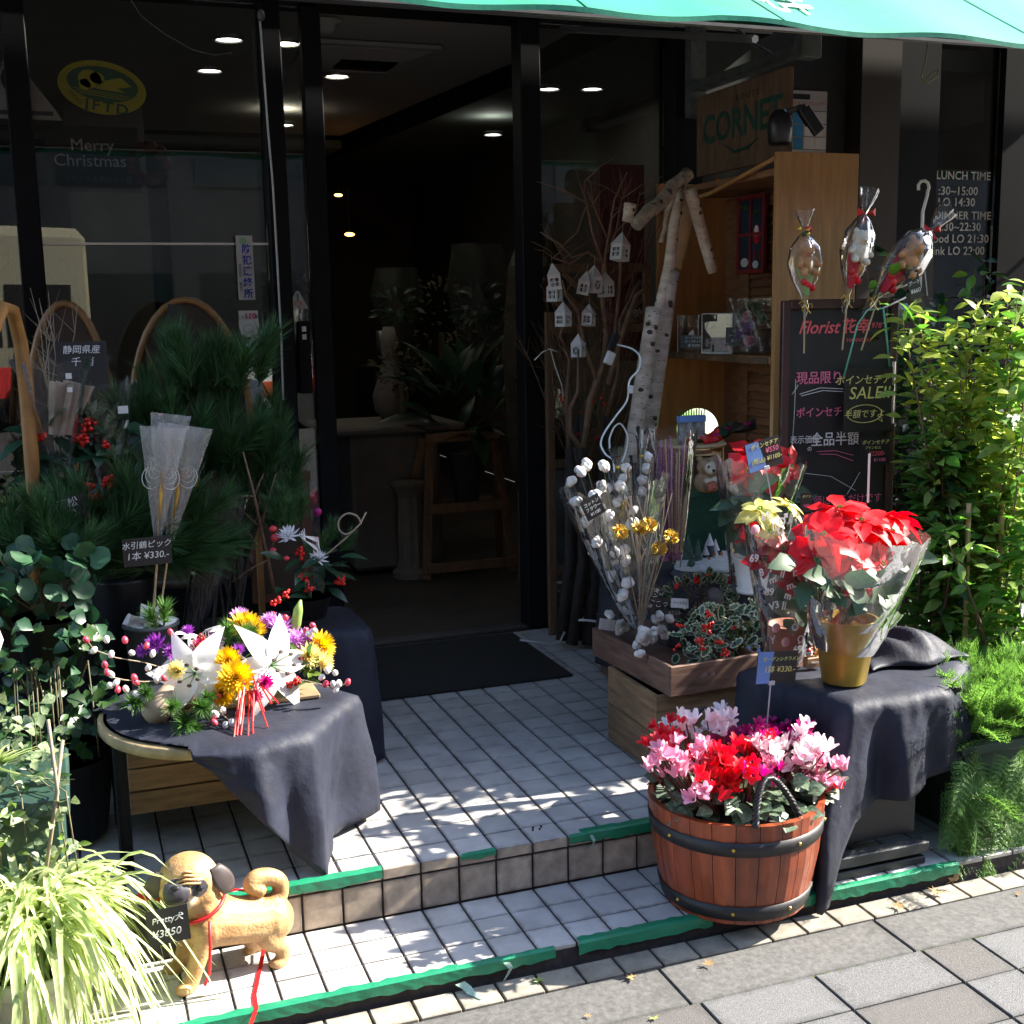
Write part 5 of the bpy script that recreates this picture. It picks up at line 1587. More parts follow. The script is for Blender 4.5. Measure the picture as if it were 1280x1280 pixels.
budtwig([(-0.525, 0.26, 0.426), (-0.491, 0.22, 0.423), (-0.455, 0.2, 0.409), (-0.425, 0.2, 0.425)], [((-0.423, 0.2, 0.425), 1), ((-0.455, 0.2, 0.409), 0), ((-0.462, 0.2, 0.425), 0), ((-0.479, 0.21, 0.424), 1), ((-0.486, 0.22, 0.44), 0), ((-0.455, 0.2, 0.454), 0), ((-0.471, 0.22, 0.457), 0), ((-0.446, 0.2, 0.425), 0)])
budtwig([(-0.768, 0.22, 0.427), (-0.749, 0.18, 0.395), (-0.731, 0.16, 0.379)], [((-0.767, 0.2, 0.408), 0), ((-0.767, 0.15, 0.381), 1), ((-0.761, 0.16, 0.397), 0), ((-0.742, 0.14, 0.374), 0), ((-0.726, 0.14, 0.378), 0), ((-0.707, 0.16, 0.39), 1), ((-0.767, 0.17, 0.395), 0), ((-0.742, 0.17, 0.402), 0)])
budtwig([(-0.527, 0.34, 0.513), (-0.498, 0.32, 0.541), (-0.48, 0.3, 0.554)], [((-0.488, 0.3, 0.558), 1), ((-0.485, 0.3, 0.544), 0), ((-0.504, 0.32, 0.541), 1), ((-0.5, 0.3, 0.537), 0), ((-0.548, 0.36, 0.571), 1), ((-0.836, 0.32, 0.557), 1), ((-0.844, 0.33, 0.572), 1)])

# ================================================================ dog statue
t = thing('pug_dog_statue', 'small tan pug dog figurine with red collar standing on the lower step', 'dog figurine', Vector((-0.794, -0.169, -0.129)))
c0 = Vector((-0.794, -0.169, -0.129))
m_tan = M('dog_tan', (.42, .22, .08), .45, var=.3, scale=16, col2=(.58, .38, .17), island=0, bump=.6, dist=.003, bscale=160)
m_mask = M('dog_mask', (.045, .042, .05), .4, var=.2, island=0)
m_cream = M('dog_cream', (.62, .5, .34), .5, var=.15, island=0)
def V(q):
    return rel(q)
chest, hipv = V((-0.83, -0.125, 0.012)), V((-0.691, -0.1, -0.02))
headc, muz = V((-0.872, -0.145, 0.12)), V((-0.904, -0.185, 0.12))
body = [
    ('t', [chest, chest.lerp(hipv, .5) + Vector((0, 0, -.004)), hipv], [.061, .054, .053]),
    ('b', chest + Vector((-.008, -.006, -.002)), .058), ('b', hipv + Vector((0, 0, -.004)), .055),
    ('t', [chest + Vector((0, 0, .01)), headc], [.052, .05]),
    ('b', headc + Vector((0, .006, .004)), .063, (1.08, .95, .98)),
    ('b', headc + Vector((-.012, -.022, -.018)), .036, (1.1, 1, .9)),
    ('b', muz + Vector((.004, .004, .0)), .030, (1.3, 1, .95)), ('b', headc + Vector((.030, -.018, -.026)), .026), ('b', headc + Vector((-.036, -.010, -.024)), .022),
    ('b', muz + Vector((-.012, .0, -.012)), .016), ('b', muz + Vector((.02, .002, -.014)), .017),
    ('b', muz + Vector((.002, .002, -.026)), .015),
    ('b', headc + Vector((-.03, -.03, .020)), .013, (1.3, .8, .6)), ('b', headc + Vector((.012, -.042, .018)), .013, (1.3, .8, .6)),
    ('t', [V((-0.845, -0.155, 0.001)), V((-0.863, -0.162, -0.055)), V((-0.884, -0.168, -0.113))], [.032, .021, .017]),
    ('b', V((-0.899, -0.178, -0.114)) + Vector((0, 0, .0)), .017, (1.15, 1.1, .8)),
    ('t', [V((-0.867, -0.085, -0.02)), V((-0.887, -0.07, -0.083)), V((-0.903, -0.06, -0.124))], [.030, .020, .017]),
    ('b', V((-0.917, -0.06, -0.123)), .017, (1.2, 1.1, .8)),
    ('t', [V((-0.69, -0.11, -0.028)), V((-0.701, -0.125, -0.058)), V((-0.673, -0.125, -0.087)), V((-0.673, -0.128, -0.118))], [.042, .030, .019, .016]),
    ('b', V((-0.685, -0.135, -0.119)), .017, (1.2, 1, .75)),
    ('t', [V((-0.703, -0.07, -0.051)), V((-0.735, -0.05, -0.081)), V((-0.71, -0.035, -0.118)), V((-0.716, -0.032, -0.13))], [.038, .027, .018, .016]),
    ('b', V((-0.734, -0.04, -0.125)), .016, (1.2, 1, .8)),
    ('t', [hipv + Vector((.010, .0, .034)), V((-0.665, -0.09, 0.028)), V((-0.665, -0.09, 0.058)), V((-0.689, -0.095, 0.076)), V((-0.719, -0.1, 0.08)), V((-0.732, -0.105, 0.067)), V((-0.713, -0.11, 0.054))], [.022, .020, .020, .021, .021, .020, .016]),
]
def dogcol(p):
    if (p - (muz + Vector((.002, -.006, .002)))).length < .030 and p.z > muz.z - .021:
        return 1
    for e in (headc + Vector((-.034, -.042, .006)), headc + Vector((.020, -.052, .004))):
        if (p - e).length < .020:
            return 1
    if p.z < muz.z - .01 and (p - muz).length < .05:
        return 2
    return 0
blob(body, 'dog_body', [m_tan, m_mask, m_cream], t, .0032, 6, dogcol)
for e in (headc + Vector((-.032, -.046, .008)), headc + Vector((.020, -.054, .006))):
    MB().ball(e, .0075, 10, 8).build('eye', M('eye_black', (.01, .01, .012), .05) if 'eye_black' not in bpy.data.materials else bpy.data.materials['eye_black'], t, True)
MB().ball(muz + Vector((-.002, -.016, .016)), .0085, 10, 6, sq=(1.4, .8, .8)).build('nose', bpy.data.materials['eye_black'], t, True)
m_ear = M('dog_ear', (.055, .042, .04), .5, var=.2, island=0)
def ear(q, dirx, s):
    b = MB()
    b.grid(lambda u, v: ((u - .5) * .046 * math.sin(math.pi * (.16 + .66 * v)) + dirx * .010 * v, -.006 * math.sin(v * 3) - .004 * math.sin(u * 3.1), -v * .070 * s), 6, 8)
    o = b.build('ear', m_ear, t, True)
    o.location = q
    o.rotation_euler = (-.1, -.28 * dirx, .45 * dirx)
    m = o.modifiers.new('s', 'SOLIDIFY')
    m.thickness = .005
ear(headc + Vector((.054, -.018, .036)), 1, 1)
ear(headc + Vector((-.054, -.002, .032)), -1, .8)
for k in range(4):
    MB().tube([headc + Vector((-.034 + .006 * k, -.047 + .001 * k, .018 + k * .008)), headc + Vector((-.008, -.0545 + .0035 * k, .023 + k * .008)), headc + Vector((.022 - .005 * k, -.050 + .003 * k, .017 + k * .008))], .003, 5).build('brow_wrinkle', m_tan, t, True)
ax = (headc - chest).normalized()
cc = chest.lerp(headc, .42)
x_, y_, z_ = frame(ax, (0, -1, 0))
MB().tube([cc + (x_ * math.cos(a) + z_ * math.sin(a)) * .0545 for a in [i * math.pi / 12 for i in range(25)]], .0045, 6).build('collar', m_red, t, True)
b = MB().tube([V((-0.836, -0.19, 0.041)), V((-0.839, -0.2, -0.016)), V((-0.844, -0.2, -0.072)), V((-0.856, -0.205, -0.099))], .0035, 6)
b.build('lead_end', m_red, t, True)
b = MB()
pth = [(-0.704, -0.06, -0.11), (-0.715, -0.105, -0.113), (-0.721, -0.116, -0.126), (-0.738, -0.179, -0.126), (-0.755, -0.242, -0.126), (-0.759, -0.297, -0.126), (-0.782, -0.362, -0.126)]
for i, q in enumerate(pth):
    v = V(q)
    b.v += [v + Vector((-.0055, 0, 0)), v + Vector((.0055, .001, .002))]
b.f = [(2 * i, 2 * i + 1, 2 * i + 3, 2 * i + 2) for i in range(len(pth) - 1)]
b.mi = [0] * len(b.f)
b.v = [tuple(v) for v in b.v]
b.build('lead_ribbon', m_red, t, True)
b = MB()
q = [(-0.981, -0.1, 0.079), (-0.957, -0.11, 0.091), (-0.934, -0.14, 0.097)]
b.v = [tuple(V(a) + Vector((0, 0, s))) for a in q for s in (-.013, .013)]
b.f = [(0, 1, 3, 2), (2, 3, 5, 4)]
b.mi = [0, 0]
b.build('ribbon_bow', m_red, t)
MB().tube([chest + Vector((-.0, .055, .03)), chest.lerp(hipv, .5) + Vector((0, .04, .052)), hipv + Vector((-.02, .03, .05))], .003, 5).build('lead_strap', m_red, t)
card('price_card', 'black card with chalk price hanging from the mouth of the dog statue', 'price card', .088, .084, (-0.925, -0.215, 0.062), roll=-.05, lines=[('Pretty犬', .019, .0, .016, Ink), ('¥3850', .024, -.005, -.016, Ink)], tilt=.05)

# ================================================================ flower tub
TBX, TBY = .48, -.20
t = thing('wooden_flower_tub', 'round red brown stave tub full of red and pink cyclamen', 'flower tub', (TBX, TBY, ZT))
c0 = Vector((TBX, TBY, ZT))
HT, RB, RT = .269, .183, .222
NS = 24
m_stave = M('stave_wood', (.25, .05, .016), .42, var=.45, scale=9, stretch=(3, 3, .5), bump=.25, dist=.003, island=.22, coat=.25)
for k in range(NS):
    a0, a1 = 2 * math.pi * (k + .015) / NS, 2 * math.pi * (k + .985) / NS
    vs = []
    for z, rr_ in ((0, RB), (HT * .5, (RB + RT) / 2 + .006), (HT, RT)):
        for (ra, aa) in ((rr_, a0), (rr_ + .0015, (a0 + a1) / 2), (rr_, a1), (rr_ - .014, a1), (rr_ - .014, a0)):
            vs.append((ra * math.cos(aa), ra * math.sin(aa), z))
    fs = [(i * 5 + j, i * 5 + (j + 1) % 5, (i + 1) * 5 + (j + 1) % 5, (i + 1) * 5 + j) for i in range(2) for j in range(5)] + [(4, 3, 2, 1, 0), (10, 11, 12, 13, 14)]
    MB().add(vs, fs).build('stave', m_stave, t)
def rad_at(z):
    return RB + (RT - RB) * z / HT + .006 * math.sin(math.pi * z / HT)
m_hoop = M('hoop_iron', (.022, .022, .024), .5, .2, var=.3, scale=20)
for z0, z1 in ((.190, .226), (.012, .050)):
    MB().lathe([(rad_at(z0) - .002, z0), (rad_at(z0) + .004, z0), (rad_at(z1) + .004, z1), (rad_at(z1) - .002, z1)], 48, closed=False).build('hoop', m_hoop, t, True)
    for k in range(8):
        a = -2.9 + k * .78
        z = (z0 + z1) / 2
        MB().ball(((rad_at(z) + .004) * math.cos(a), (rad_at(z) + .004) * math.sin(a), z), .005, 8, 5).build('rivet', m_gold, t, True)
MB().lathe([(RT - .02, HT - .03), (.001, HT - .02)], 24).build('soil', m_barkd, t)
MB().lathe([(RB - .01, .002), (.001, .002)], 24).build('tub_bottom', m_stave, t)
def rope(pts, r):
    P0 = [Vector(p) for p in pts]
    fine = []
    for i in range(len(P0) - 1):
        for k in range(8):
            fine.append(P0[i].lerp(P0[i + 1], k / 8))
    fine.append(P0[-1])
    b = MB()
    for s in range(3):
        b.tube([p + Vector((r * .5 * math.cos(i * .9 + s * 2.09), r * .5 * math.sin(i * .9 + s * 2.09), 0)) for i, p in enumerate(fine)], r * .62, 5)
    return b
def arc3(p, q, top, n=9):
    p, q, top = Vector(p), Vector(q), Vector(top)
    return [p * (1 - u) ** 2 + q * u * u + (top * 2 - (p + q) * .5) * 2 * u * (1 - u) for u in [i / n for i in range(n + 1)]]
rope(arc3(rel((0.41, -0.41, 0.14)), rel((0.547, -0.39, 0.137)), rel((0.468, -0.37, 0.24))), .009).build('rope_handle', m_plastic_b, t, True)
rope(arc3(rel((0.482, 0.02, 0.247)), rel((0.548, 0.02, 0.237)), rel((0.511, 0.02, 0.288))), .006).build('rope_handle', m_plastic_b, t, True)
# cyclamen blooms: five swept back petals
def cyc(name, mat, seed):
    r = random.Random(seed)
    b = MB()
    for k in range(5):
        a = k * 1.2566 + r.uniform(-.15, .15)
        for i in range(3):
            pass
        n = 4
        vs = []
        for i in range(n + 1):
            v = i / n
            w = .46 * math.sin(math.pi * (.12 + .78 * v)) ** .7
            rad_ = .12 + .38 * v + .12 * v * v
            z = -.1 + .95 * v - .15 * v * v
            tw = .5 * v
            for s in (-1, 0, 1):
                aa = a + s * w / (rad_ + .35) * 1.1 + tw
                vs.append(((rad_ + (0.06 if s == 0 else 0)) * math.cos(aa), (rad_ + (0.06 if s == 0 else 0)) * math.sin(aa), z))
        fs = [(i * 3 + k_, i * 3 + k_ + 1, i * 3 + k_ + 4, i * 3 + k_ + 3) for i in range(n) for k_ in (0, 1)]
        b.add(vs, fs)
    return b.data(name, mat, True)
m_cw = M('cyclamen_white', (.84, .74, .76), .5, var=.06, trans=.3, island=.05)
m_cp = M('cyclamen_pink', (.78, .16, .36), .5, var=.2, scale=40, trans=.3, island=.2, col2=(.88, .58, .66))
m_cm = M('cyclamen_magenta', (.42, .015, .16), .5, var=.25, trans=.3, island=.2)
m_cr = M('cyclamen_red', (.68, .015, .03), .5, var=.2, trans=.3, island=.15)
cy = [cyc('bloom', m, i) for i, m in enumerate((m_cw, m_cp, m_cm, m_cr))]
rr = random.Random(77)
def blooms(kind, cpx, n, sx, sy, sz, s):
    q = rel(cpx)
    for i in range(n):
        p = q + Vector((rr.gauss(0, sx), rr.gauss(0, sy), rr.gauss(0, sz)))
        link('bloom', cy[kind], t, Matrix.Translation(p) @ Euler((rr.gauss(0, .45), rr.gauss(0, .45), rr.uniform(0, 6))).to_matrix().to_4x4() @ Matrix.Diagonal((s * rr.uniform(.85, 1.15),) * 2 + (s * rr.uniform(.9, 1.2), 1)))
        MB().tube([(p.x * .55, p.y * .55, HT - .02), (p.x * .85, p.y * .85, (HT + p.z) / 2 + .01), p], .0018, 4).build('flower_stalk', m_redtwig, t)
blooms(3, (0.308, -0.13, 0.266), 20, 0.025, 0.034, 0.024, 0.029)
blooms(0, (0.401, -0.05, 0.274), 9, 0.023, 0.034, 0.019, 0.031)
blooms(1, (0.262, -0.27, 0.255), 20, 0.023, 0.023, 0.024, 0.031)
blooms(1, (0.339, -0.24, 0.268), 16, 0.025, 0.029, 0.019, 0.029)
blooms(3, (0.39, -0.3, 0.234), 40, 0.030, 0.029, 0.030, 0.031)
blooms(0, (0.55, -0.02, 0.234), 10, 0.023, 0.023, 0.019, 0.037)
blooms(2, (0.539, -0.08, 0.216), 18, 0.040, 0.034, 0.016, 0.028)
blooms(3, (0.527, -0.18, 0.23), 12, 0.021, 0.023, 0.019, 0.031)
blooms(2, (0.681, -0.05, 0.196), 21, 0.034, 0.034, 0.019, 0.029)
blooms(1, (0.557, -0.17, 0.226), 12, 0.023, 0.023, 0.016, 0.030)
blooms(0, (0.573, -0.22, 0.237), 18, 0.029, 0.029, 0.019, 0.032)
blooms(1, (0.519, -0.27, 0.21), 9, 0.017, 0.023, 0.016, 0.027)
blooms(0, (0.647, -0.27, 0.233), 24, 0.025, 0.034, 0.024, 0.036)
blooms(1, (0.663, -0.29, 0.202), 20, 0.029, 0.023, 0.024, 0.032)
blooms(2, (0.744, -0.05, 0.199), 12, 0.023, 0.023, 0.016, 0.027)
blooms(1, (0.273, -0.35, 0.217), 4, 0.011, 0.011, 0.014, 0.029)
blooms(2, (0.5, -0.32, 0.19), 6, 0.029, 0.023, 0.027, 0.025)
blooms(3, (0.305, -0.35, 0.232), 5, 0.014, 0.011, 0.014, 0.027)
blooms(2, (0.437, -0.33, 0.238), 6, .016, .015, .012, .028)
blooms(2, (0.676, -0.2, 0.254), 12, .022, .02, .012, .030)
blooms(0, (0.487, -0.12, 0.295), 7, .018, .015, .010, .036)
blooms(2, (0.575, -0.16, 0.264), 10, .025, .02, .012, .030)
blooms(0, (0.368, -0.12, 0.308), 5, .016, .015, .010, .034)
blooms(3, (0.7, -0.3, 0.15), 3, .010, .01, .008, .026)
lfc = leaf_mesh('leaf', M('cyclamen_leaf', (.045, .10, .035), .45, var=.25, scale=5, trans=.2, island=.3, col2=(.17, .24, .16)), 1, .95, .25, .1, n=5, peak=.4)
lfcs = leaf_mesh('leaf', M('silver_leaf', (.18, .24, .17), .5, var=.2, scale=8, trans=.15, island=.2, col2=(.5, .53, .45)), 1, .9, .25, .1, n=5, peak=.4)
def ringf(r):
    a = r.uniform(0, 6.283)
    q = r.uniform(.3, 1.02) * .20
    return (q * math.cos(a), q * math.sin(a), HT + r.uniform(-.01, .06)), (math.cos(a), math.sin(a), .1)
cloud(t, 'leaf', [lfc], 210, ringf, 210, (.035, .055), rr, up=(0, -.6, 1), updir=.1)
cloud(t, 'silver_leaf', [lfcs], 42, lambda r: (rel((0.675, -0.25, 0.136)) + Vector((r.gauss(0, .03), r.gauss(0, .03), r.gauss(0, .022))), (.2, -.6, .2)), 42, (.035, .05), rr, up=(0, -.6, 1))

# ================================================================ right: crates with cotton and holly
def plank_box(t, x0, x1, y0, y1, z0, z1, rows, mat, th=.014, floor=True):
    h = (z1 - z0) / rows
    for k in range(rows):
        a, b_ = z0 + k * h + .0012, z0 + (k + 1) * h - .0012
        for (bx) in ((x0, x1, y0, y0 + th), (x0, x1, y1 - th, y1), (x0, x0 + th, y0 + th + .001, y1 - th - .001), (x1 - th, x1, y0 + th + .001, y1 - th - .001)):
            o = MB().box(-(bx[1] - bx[0]) / 2, (bx[1] - bx[0]) / 2, -(bx[3] - bx[2]) / 2, (bx[3] - bx[2]) / 2, a, b_, ch=.002).build('plank', mat, t)
            o.location = ((bx[0] + bx[1]) / 2, (bx[2] + bx[3]) / 2, 0)
    if floor:
        MB().box(x0 + th, x1 - th, y0 + th, y1 - th, z0 + .004, z0 + .016).build('bottom_board', mat, t)
t = thing('wooden_crate', 'lower light brown wooden crate standing on the tiled platform', 'crate', (0, 0, 0))
plank_box(t, .500, .83, .285, .62, .001, .243, 2, m_crate)
t = thing('wooden_crate', 'upper shallow reddish crate holding cotton bags and holly', 'crate', (0, 0, 0))
t.location = (.53, .25, .2445)
t.rotation_euler = (0, 0, R(3))
plank_box(t, 0, .31, 0, .50, 0, .092, 1, m_crate2)
m_scuff = M('scuff', (.30, .20, .17), .8, var=.3, scale=50)
for x, w in ((.095, .030), (.13, .02)):
    MB().add([(x, -.0012, .045), (x + w, -.0012, .05), (x + w * .7, -.0012, .064), (x + w * .3, -.0012, .058)], [(0, 1, 2, 3)]).build('paint_chip', m_scuff, t)

def boll(name, s, seed):
    r = random.Random(seed)
    b = MB()
    for k in range(5):
        a = k * 1.257 + r.uniform(-.2, .2)
        b.ball((.45 * math.cos(a), .45 * math.sin(a), r.uniform(.0, .2)), r.uniform(.5, .62), 12, 8)
    b.ball((0, 0, .35), .62, 12, 8)
    return b.data(name, m_cotton, True)
bolls = [boll('cotton_boll', 1, i) for i in range(2)]
hs = MB()
for k in range(5):
    a = k * 1.2566
    hs.add([(.2 * math.cos(a - .5), .2 * math.sin(a - .5), -.5), (.2 * math.cos(a + .5), .2 * math.sin(a + .5), -.5), (1.0 * math.cos(a), 1.0 * math.sin(a), -.1), (.8 * math.cos(a), .8 * math.sin(a), -.4)], [(0, 1, 2), (0, 2, 3)])
husk = hs.data('husk', m_bark)
def add_boll(t, p, s, rr, d=None):
    m = orient(p, d or (rr.gauss(0, .5), rr.gauss(-.4, .3), rr.gauss(.4, .4)), (0, -1, .5), s) @ Matrix.Rotation(R(-90), 4, 'X')
    o = link('cotton_boll', bolls[rr.randrange(2)], t, m)
    link('husk', husk, t, m)
rr = random.Random(50)
for c_, lab, n in (((0.536, 0.42, 0.373), 'small clear bag of cotton bolls at the front left of the upper crate', 9), ((0.534, 0.6, 0.393), 'clear bag of cotton bolls at the back left of the upper crate', 6), ((0.62, 0.5, 0.39), 'clear bag of cotton in the middle of the upper crate', 6)):
    c0 = Vector(c_)
    t = thing('cotton_bag', lab, 'bag', c0, group='bags of cotton in the upper crate')
    for k in range(n):
        add_boll(t, (rr.gauss(0, .022), rr.gauss(0, .016), rr.uniform(-.05, .03)), .018, rr)
    MB().grid(lambda u, v: ((u - .5) * .1, -.035 + .008 * math.sin(u * 9 + v * 4), -.06 + v * .12), 10, 8).build('bag_front', m_cel, t, True)
    MB().grid(lambda u, v: ((u - .5) * .1, .03 + .006 * math.sin(u * 7), -.06 + v * .12), 6, 4).build('bag_back', m_cel, t, True)
card('price_card', 'tall tilted black card with dense writing above the upper crate', 'price card', .075, .085, (0.579, 0.5, 0.49), roll=.5, tilt=-.2, lines=[('綿花の実', .016, 0, .025, Ink), ('コットン', .016, 0, .008, Ink), ('フラワー', .016, 0, -.009, Ink), ('1袋 ¥330', .014, 0, -.026, Ink)])
card('price_card', 'black card behind the cotton bags with chalk writing', 'price card', .12, .075, (0.679, 0.55, 0.423), roll=.05, tilt=-.25, lines=[('こっとん', .024, .0, .018, Ink), ('¥550-', .02, .02, -.012, Ink)])
card('price_card', 'black card at the back left corner of the upper crate', 'price card', .07, .055, (0.593, 0.66, 0.367), roll=.1, tilt=-.2, lines=[('コットン', .015, 0, .012, Ink), ('¥220', .014, 0, -.008, Ink)])
card('paper_slip', 'white paper slip standing at the back left corner of the upper crate', 'paper slip', .055, .035, (0.517, 0.66, 0.365), roll=.25, tilt=-.2, mat=m_paper)
card('paper_slip', 'white handwritten slip beside the pine cone', 'paper slip', .06, .03, (0.702, 0.52, 0.448), roll=.15, tilt=-.3, mat=m_paper, lines=[('クリスマス', .010, 0, 0, m_card)])
card('blue_card', 'pale blue card inside the right end of the upper crate', 'card', .11, .05, (0.873, 0.42, 0.305), roll=.08, tilt=-.9, mat=m_bluecard)
# holly
m_holly = M('holly_leaf', (.03, .085, .035), .3, var=.3, scale=20, island=.3, trans=.1)
m_hollye = M('holly_edge', (.55, .58, .40), .4, var=.15, scale=20, island=.1)
def holly(name):
    b = MB()
    n = 10
    inner, outer = [], []
    for i in range(2 * n):
        a = 2 * math.pi * i / (2 * n)
        k = 1.18 if i % 2 == 0 else .82
        x, y = .24 * math.sin(a), .5 - .5 * math.cos(a)
        outer.append((x * k, .5 + (y - .5) * (1.05 if i % 2 == 0 else .94), .07 * (1 if i % 2 == 0 else -.5)))
        inner.append((x * .68, .5 + (y - .5) * .80, .0))
    o = len(b.v)
    b.add([(0, .5, -.02)] + inner, [(0, 1 + i, 1 + (i + 1) % (2 * n)) for i in range(2 * n)])
    b.add(inner + outer, [(i, (i + 1) % (2 * n), (i + 1) % (2 * n) + 2 * n, i + 2 * n) for i in range(2 * n)], mi=1)
    me = b.data(name, [m_holly, m_hollye], True)
    return me
hol = holly('holly_leaf')
c0 = Vector((0.746, 0.38, 0.36))
t = thing('holly_bunch', 'bunch of white edged holly with red berries in the upper crate', 'holly', c0)
rr = random.Random(33)
cloud(t, 'holly_leaf', [hol], 150, lambda r: ((r.uniform(-.10, .14), r.uniform(-.07, .09), r.uniform(-.08, .10)), (r.gauss(0, .7), -.6, r.gauss(.2, .5))), 150, (.035, .055), rr, up=(0, -.7, 1))
for q, n in (((0.681, 0.3, 0.465), 8), ((0.689, 0.3, 0.435), 9), ((0.676, 0.3, 0.417), 8), ((0.649, 0.3, 0.386), 12), ((0.719, 0.3, 0.376), 9), ((0.66, 0.3, 0.366), 7), ((0.736, 0.3, 0.342), 12), ((0.589, 0.32, 0.369), 4), ((0.612, 0.35, 0.429), 4), ((0.779, 0.32, 0.409), 3), ((0.665, 0.3, 0.433), 5)):
    berries(MB(), Vector(q) - c0, .013, n, rr, .0052).build('berry_cluster', m_berry, t, True)
for k in range(4):
    MB().tube([(.07, 0, -.1), (.06 + .012 * k, -.02, -.02), (.02 + .03 * k, -.03, .06)], .005, 6).build('stem', m_leaf_l, t, True)
c0 = Vector((0.806, 0.58, 0.434))
t = thing('holly_wreath', 'holly wreath with a pine cone lying behind the holly bunch', 'wreath', c0)
def wr(r):
    a = r.uniform(0, 6.283)
    return (.10 * math.cos(a) + r.gauss(0, .01), .03 * math.sin(a), .055 * math.sin(a) + r.gauss(0, .01)), (math.cos(a), -.4, math.sin(a))
cloud(t, 'holly_leaf', [hol], 90, wr, 90, (.028, .045), rr, up=(0, -.7, 1))
for q in ((0.707, 0.55, 0.495), (0.799, 0.6, 0.502), (0.846, 0.6, 0.505), (0.914, 0.6, 0.451), (0.94, 0.58, 0.432), (0.805, 0.6, 0.491)):
    berries(MB(), Vector(q) - c0, .011, 7, rr, .005).build('berry_cluster', m_berry, t, True)
b = MB()
for i in range(60):
    v = i / 60
    a = i * 2.4
    r_ = .03 * math.sin(math.pi * (.12 + .8 * v)) + .004
    p = Vector((r_ * math.cos(a), r_ * math.sin(a), -.03 + .06 * v))
    b.add([p * .5, p + Vector((-.006 * math.sin(a), .006 * math.cos(a), 0)), p * 1.12 + Vector((0, 0, .005)), p + Vector((.006 * math.sin(a), -.006 * math.cos(a), 0))], [(0, 1, 2, 3)])
o = b.build('pine_cone', m_bark, t)
o.location = Vector((0.764, 0.52, 0.462)) - c0
o.rotation_euler = (R(60), 0, .4)
MB().ball(Vector((0.841, 0.55, 0.443)) - c0, .032, 12, 8, sq=(1, 1, 1.1)).build('moss_ball', M('grey_felt', (.20, .18, .17), .9, var=.2, scale=50, bump=.5), t, True)

# ---------------------------------------------------------------- cotton bouquet in cellophane
c0 = Vector((0.556, 0.52, 0.384))
t = thing('cotton_bouquet', 'large cellophane wrapped bouquet of white cotton bolls left of the crates', 'wrapped bouquet', c0)
mouth = Vector((0.485, 0.55, 0.834)) - c0
wrap_cone(t, (0, 0, 0), mouth, .012, .165, 41, amp=.13, n=54, m=12)
wrap_cone(t, (0, 0, .05), mouth * .9 + Vector((.02, -.03, 0)), .02, .12, 43, amp=.16, n=44, m=10)
rr = random.Random(51)
for q0 in ((0.351, 0.5, 0.885), (0.384, 0.5, 0.902), (0.431, 0.5, 0.897), (0.342, 0.5, 0.802), (0.392, 0.5, 0.815), (0.48, 0.5, 0.816), (0.517, 0.5, 0.772), (0.464, 0.5, 0.742), (0.406, 0.5, 0.718), (0.396, 0.5, 0.675), (0.488, 0.5, 0.667), (0.464, 0.5, 0.635), (0.501, 0.5, 0.607), (0.427, 0.5, 0.628), (0.469, 0.5, 0.555), (0.495, 0.5, 0.543), (0.454, 0.5, 0.758), (0.512, 0.5, 0.826), (0.409, 0.5, 0.761), (0.528, 0.5, 0.715), (0.361, 0.5, 0.846), (0.555, 0.5, 0.75), (0.441, 0.5, 0.831), (0.514, 0.5, 0.63), (0.477, 0.5, 0.51)):
    q = Vector(q0)
    q.y += rr.uniform(-.04, .08)
    q = q - c0
    add_boll(t, q, rr.uniform(.017, .023), rr)
    MB().tube([(rr.uniform(-.01, .01), .01, .04), (q.x * .6, q.y * .5 + .01, q.z * .6), q], .002, 4).build('stem', m_stem, t)
for k in range(12):
    MB().tube([(rr.uniform(-.01, .01), -.02, .0), (rr.uniform(-.03, .05), -.05, .22), (rr.uniform(-.08, .1), -.05, .42)], .0022, 4).build('stem', m_palet, t)
card('price_card', 'tilted black card inside the cotton bouquet wrap', 'price card', .062, .062, (0.355, 0.4, 0.794), roll=-.45, lines=[('コットン', .013, 0, .014, Ink), ('フラワー', .013, 0, -.002, Ink), ('¥1100', .013, 0, -.018, Ink)])
card('price_card', 'black card with chalk writing beside the birch poles', 'price card', .07, .07, (0.629, 0.75, 0.833), roll=.05, lines=[('コットン', .013, 0, .02, Ink), ('1本', .013, 0, 0, Ink)])
for k, (base, tip, lab) in enumerate((((0.566, 0.58, 0.586), (0.516, 0.58, 0.902), 'single wrapped cotton stem with gold tie, left one'), ((0.613, 0.62, 0.574), (0.622, 0.62, 0.929), 'single wrapped cotton stem standing right of the other'))):
    t = thing('wrapped_cotton_spray', lab, 'cotton stem', base, group='single wrapped cotton stems')
    v = Vector(tip) - Vector(base)
    MB().tube([(0, 0, 0), v], .003, 6).build('stick', m_stem, t)
    for j in range(4):
        add_boll(t, v * (.62 + .1 * j) + Vector((rr.gauss(0, .01), -.01, 0)), .018, rr)
    wrap_cone(t, v * .3, v * .93, .01, .04, 60 + k, n=24)
    wrap_cone(t, v * .93, v * 1.12, .006, .025, 70 + k, n=20)
    MB().lathe([(.008, -.004), (.01, 0), (.008, .004)], 10, mat=Matrix.Translation(v * .93)).build('gold_tie', m_gold, t)
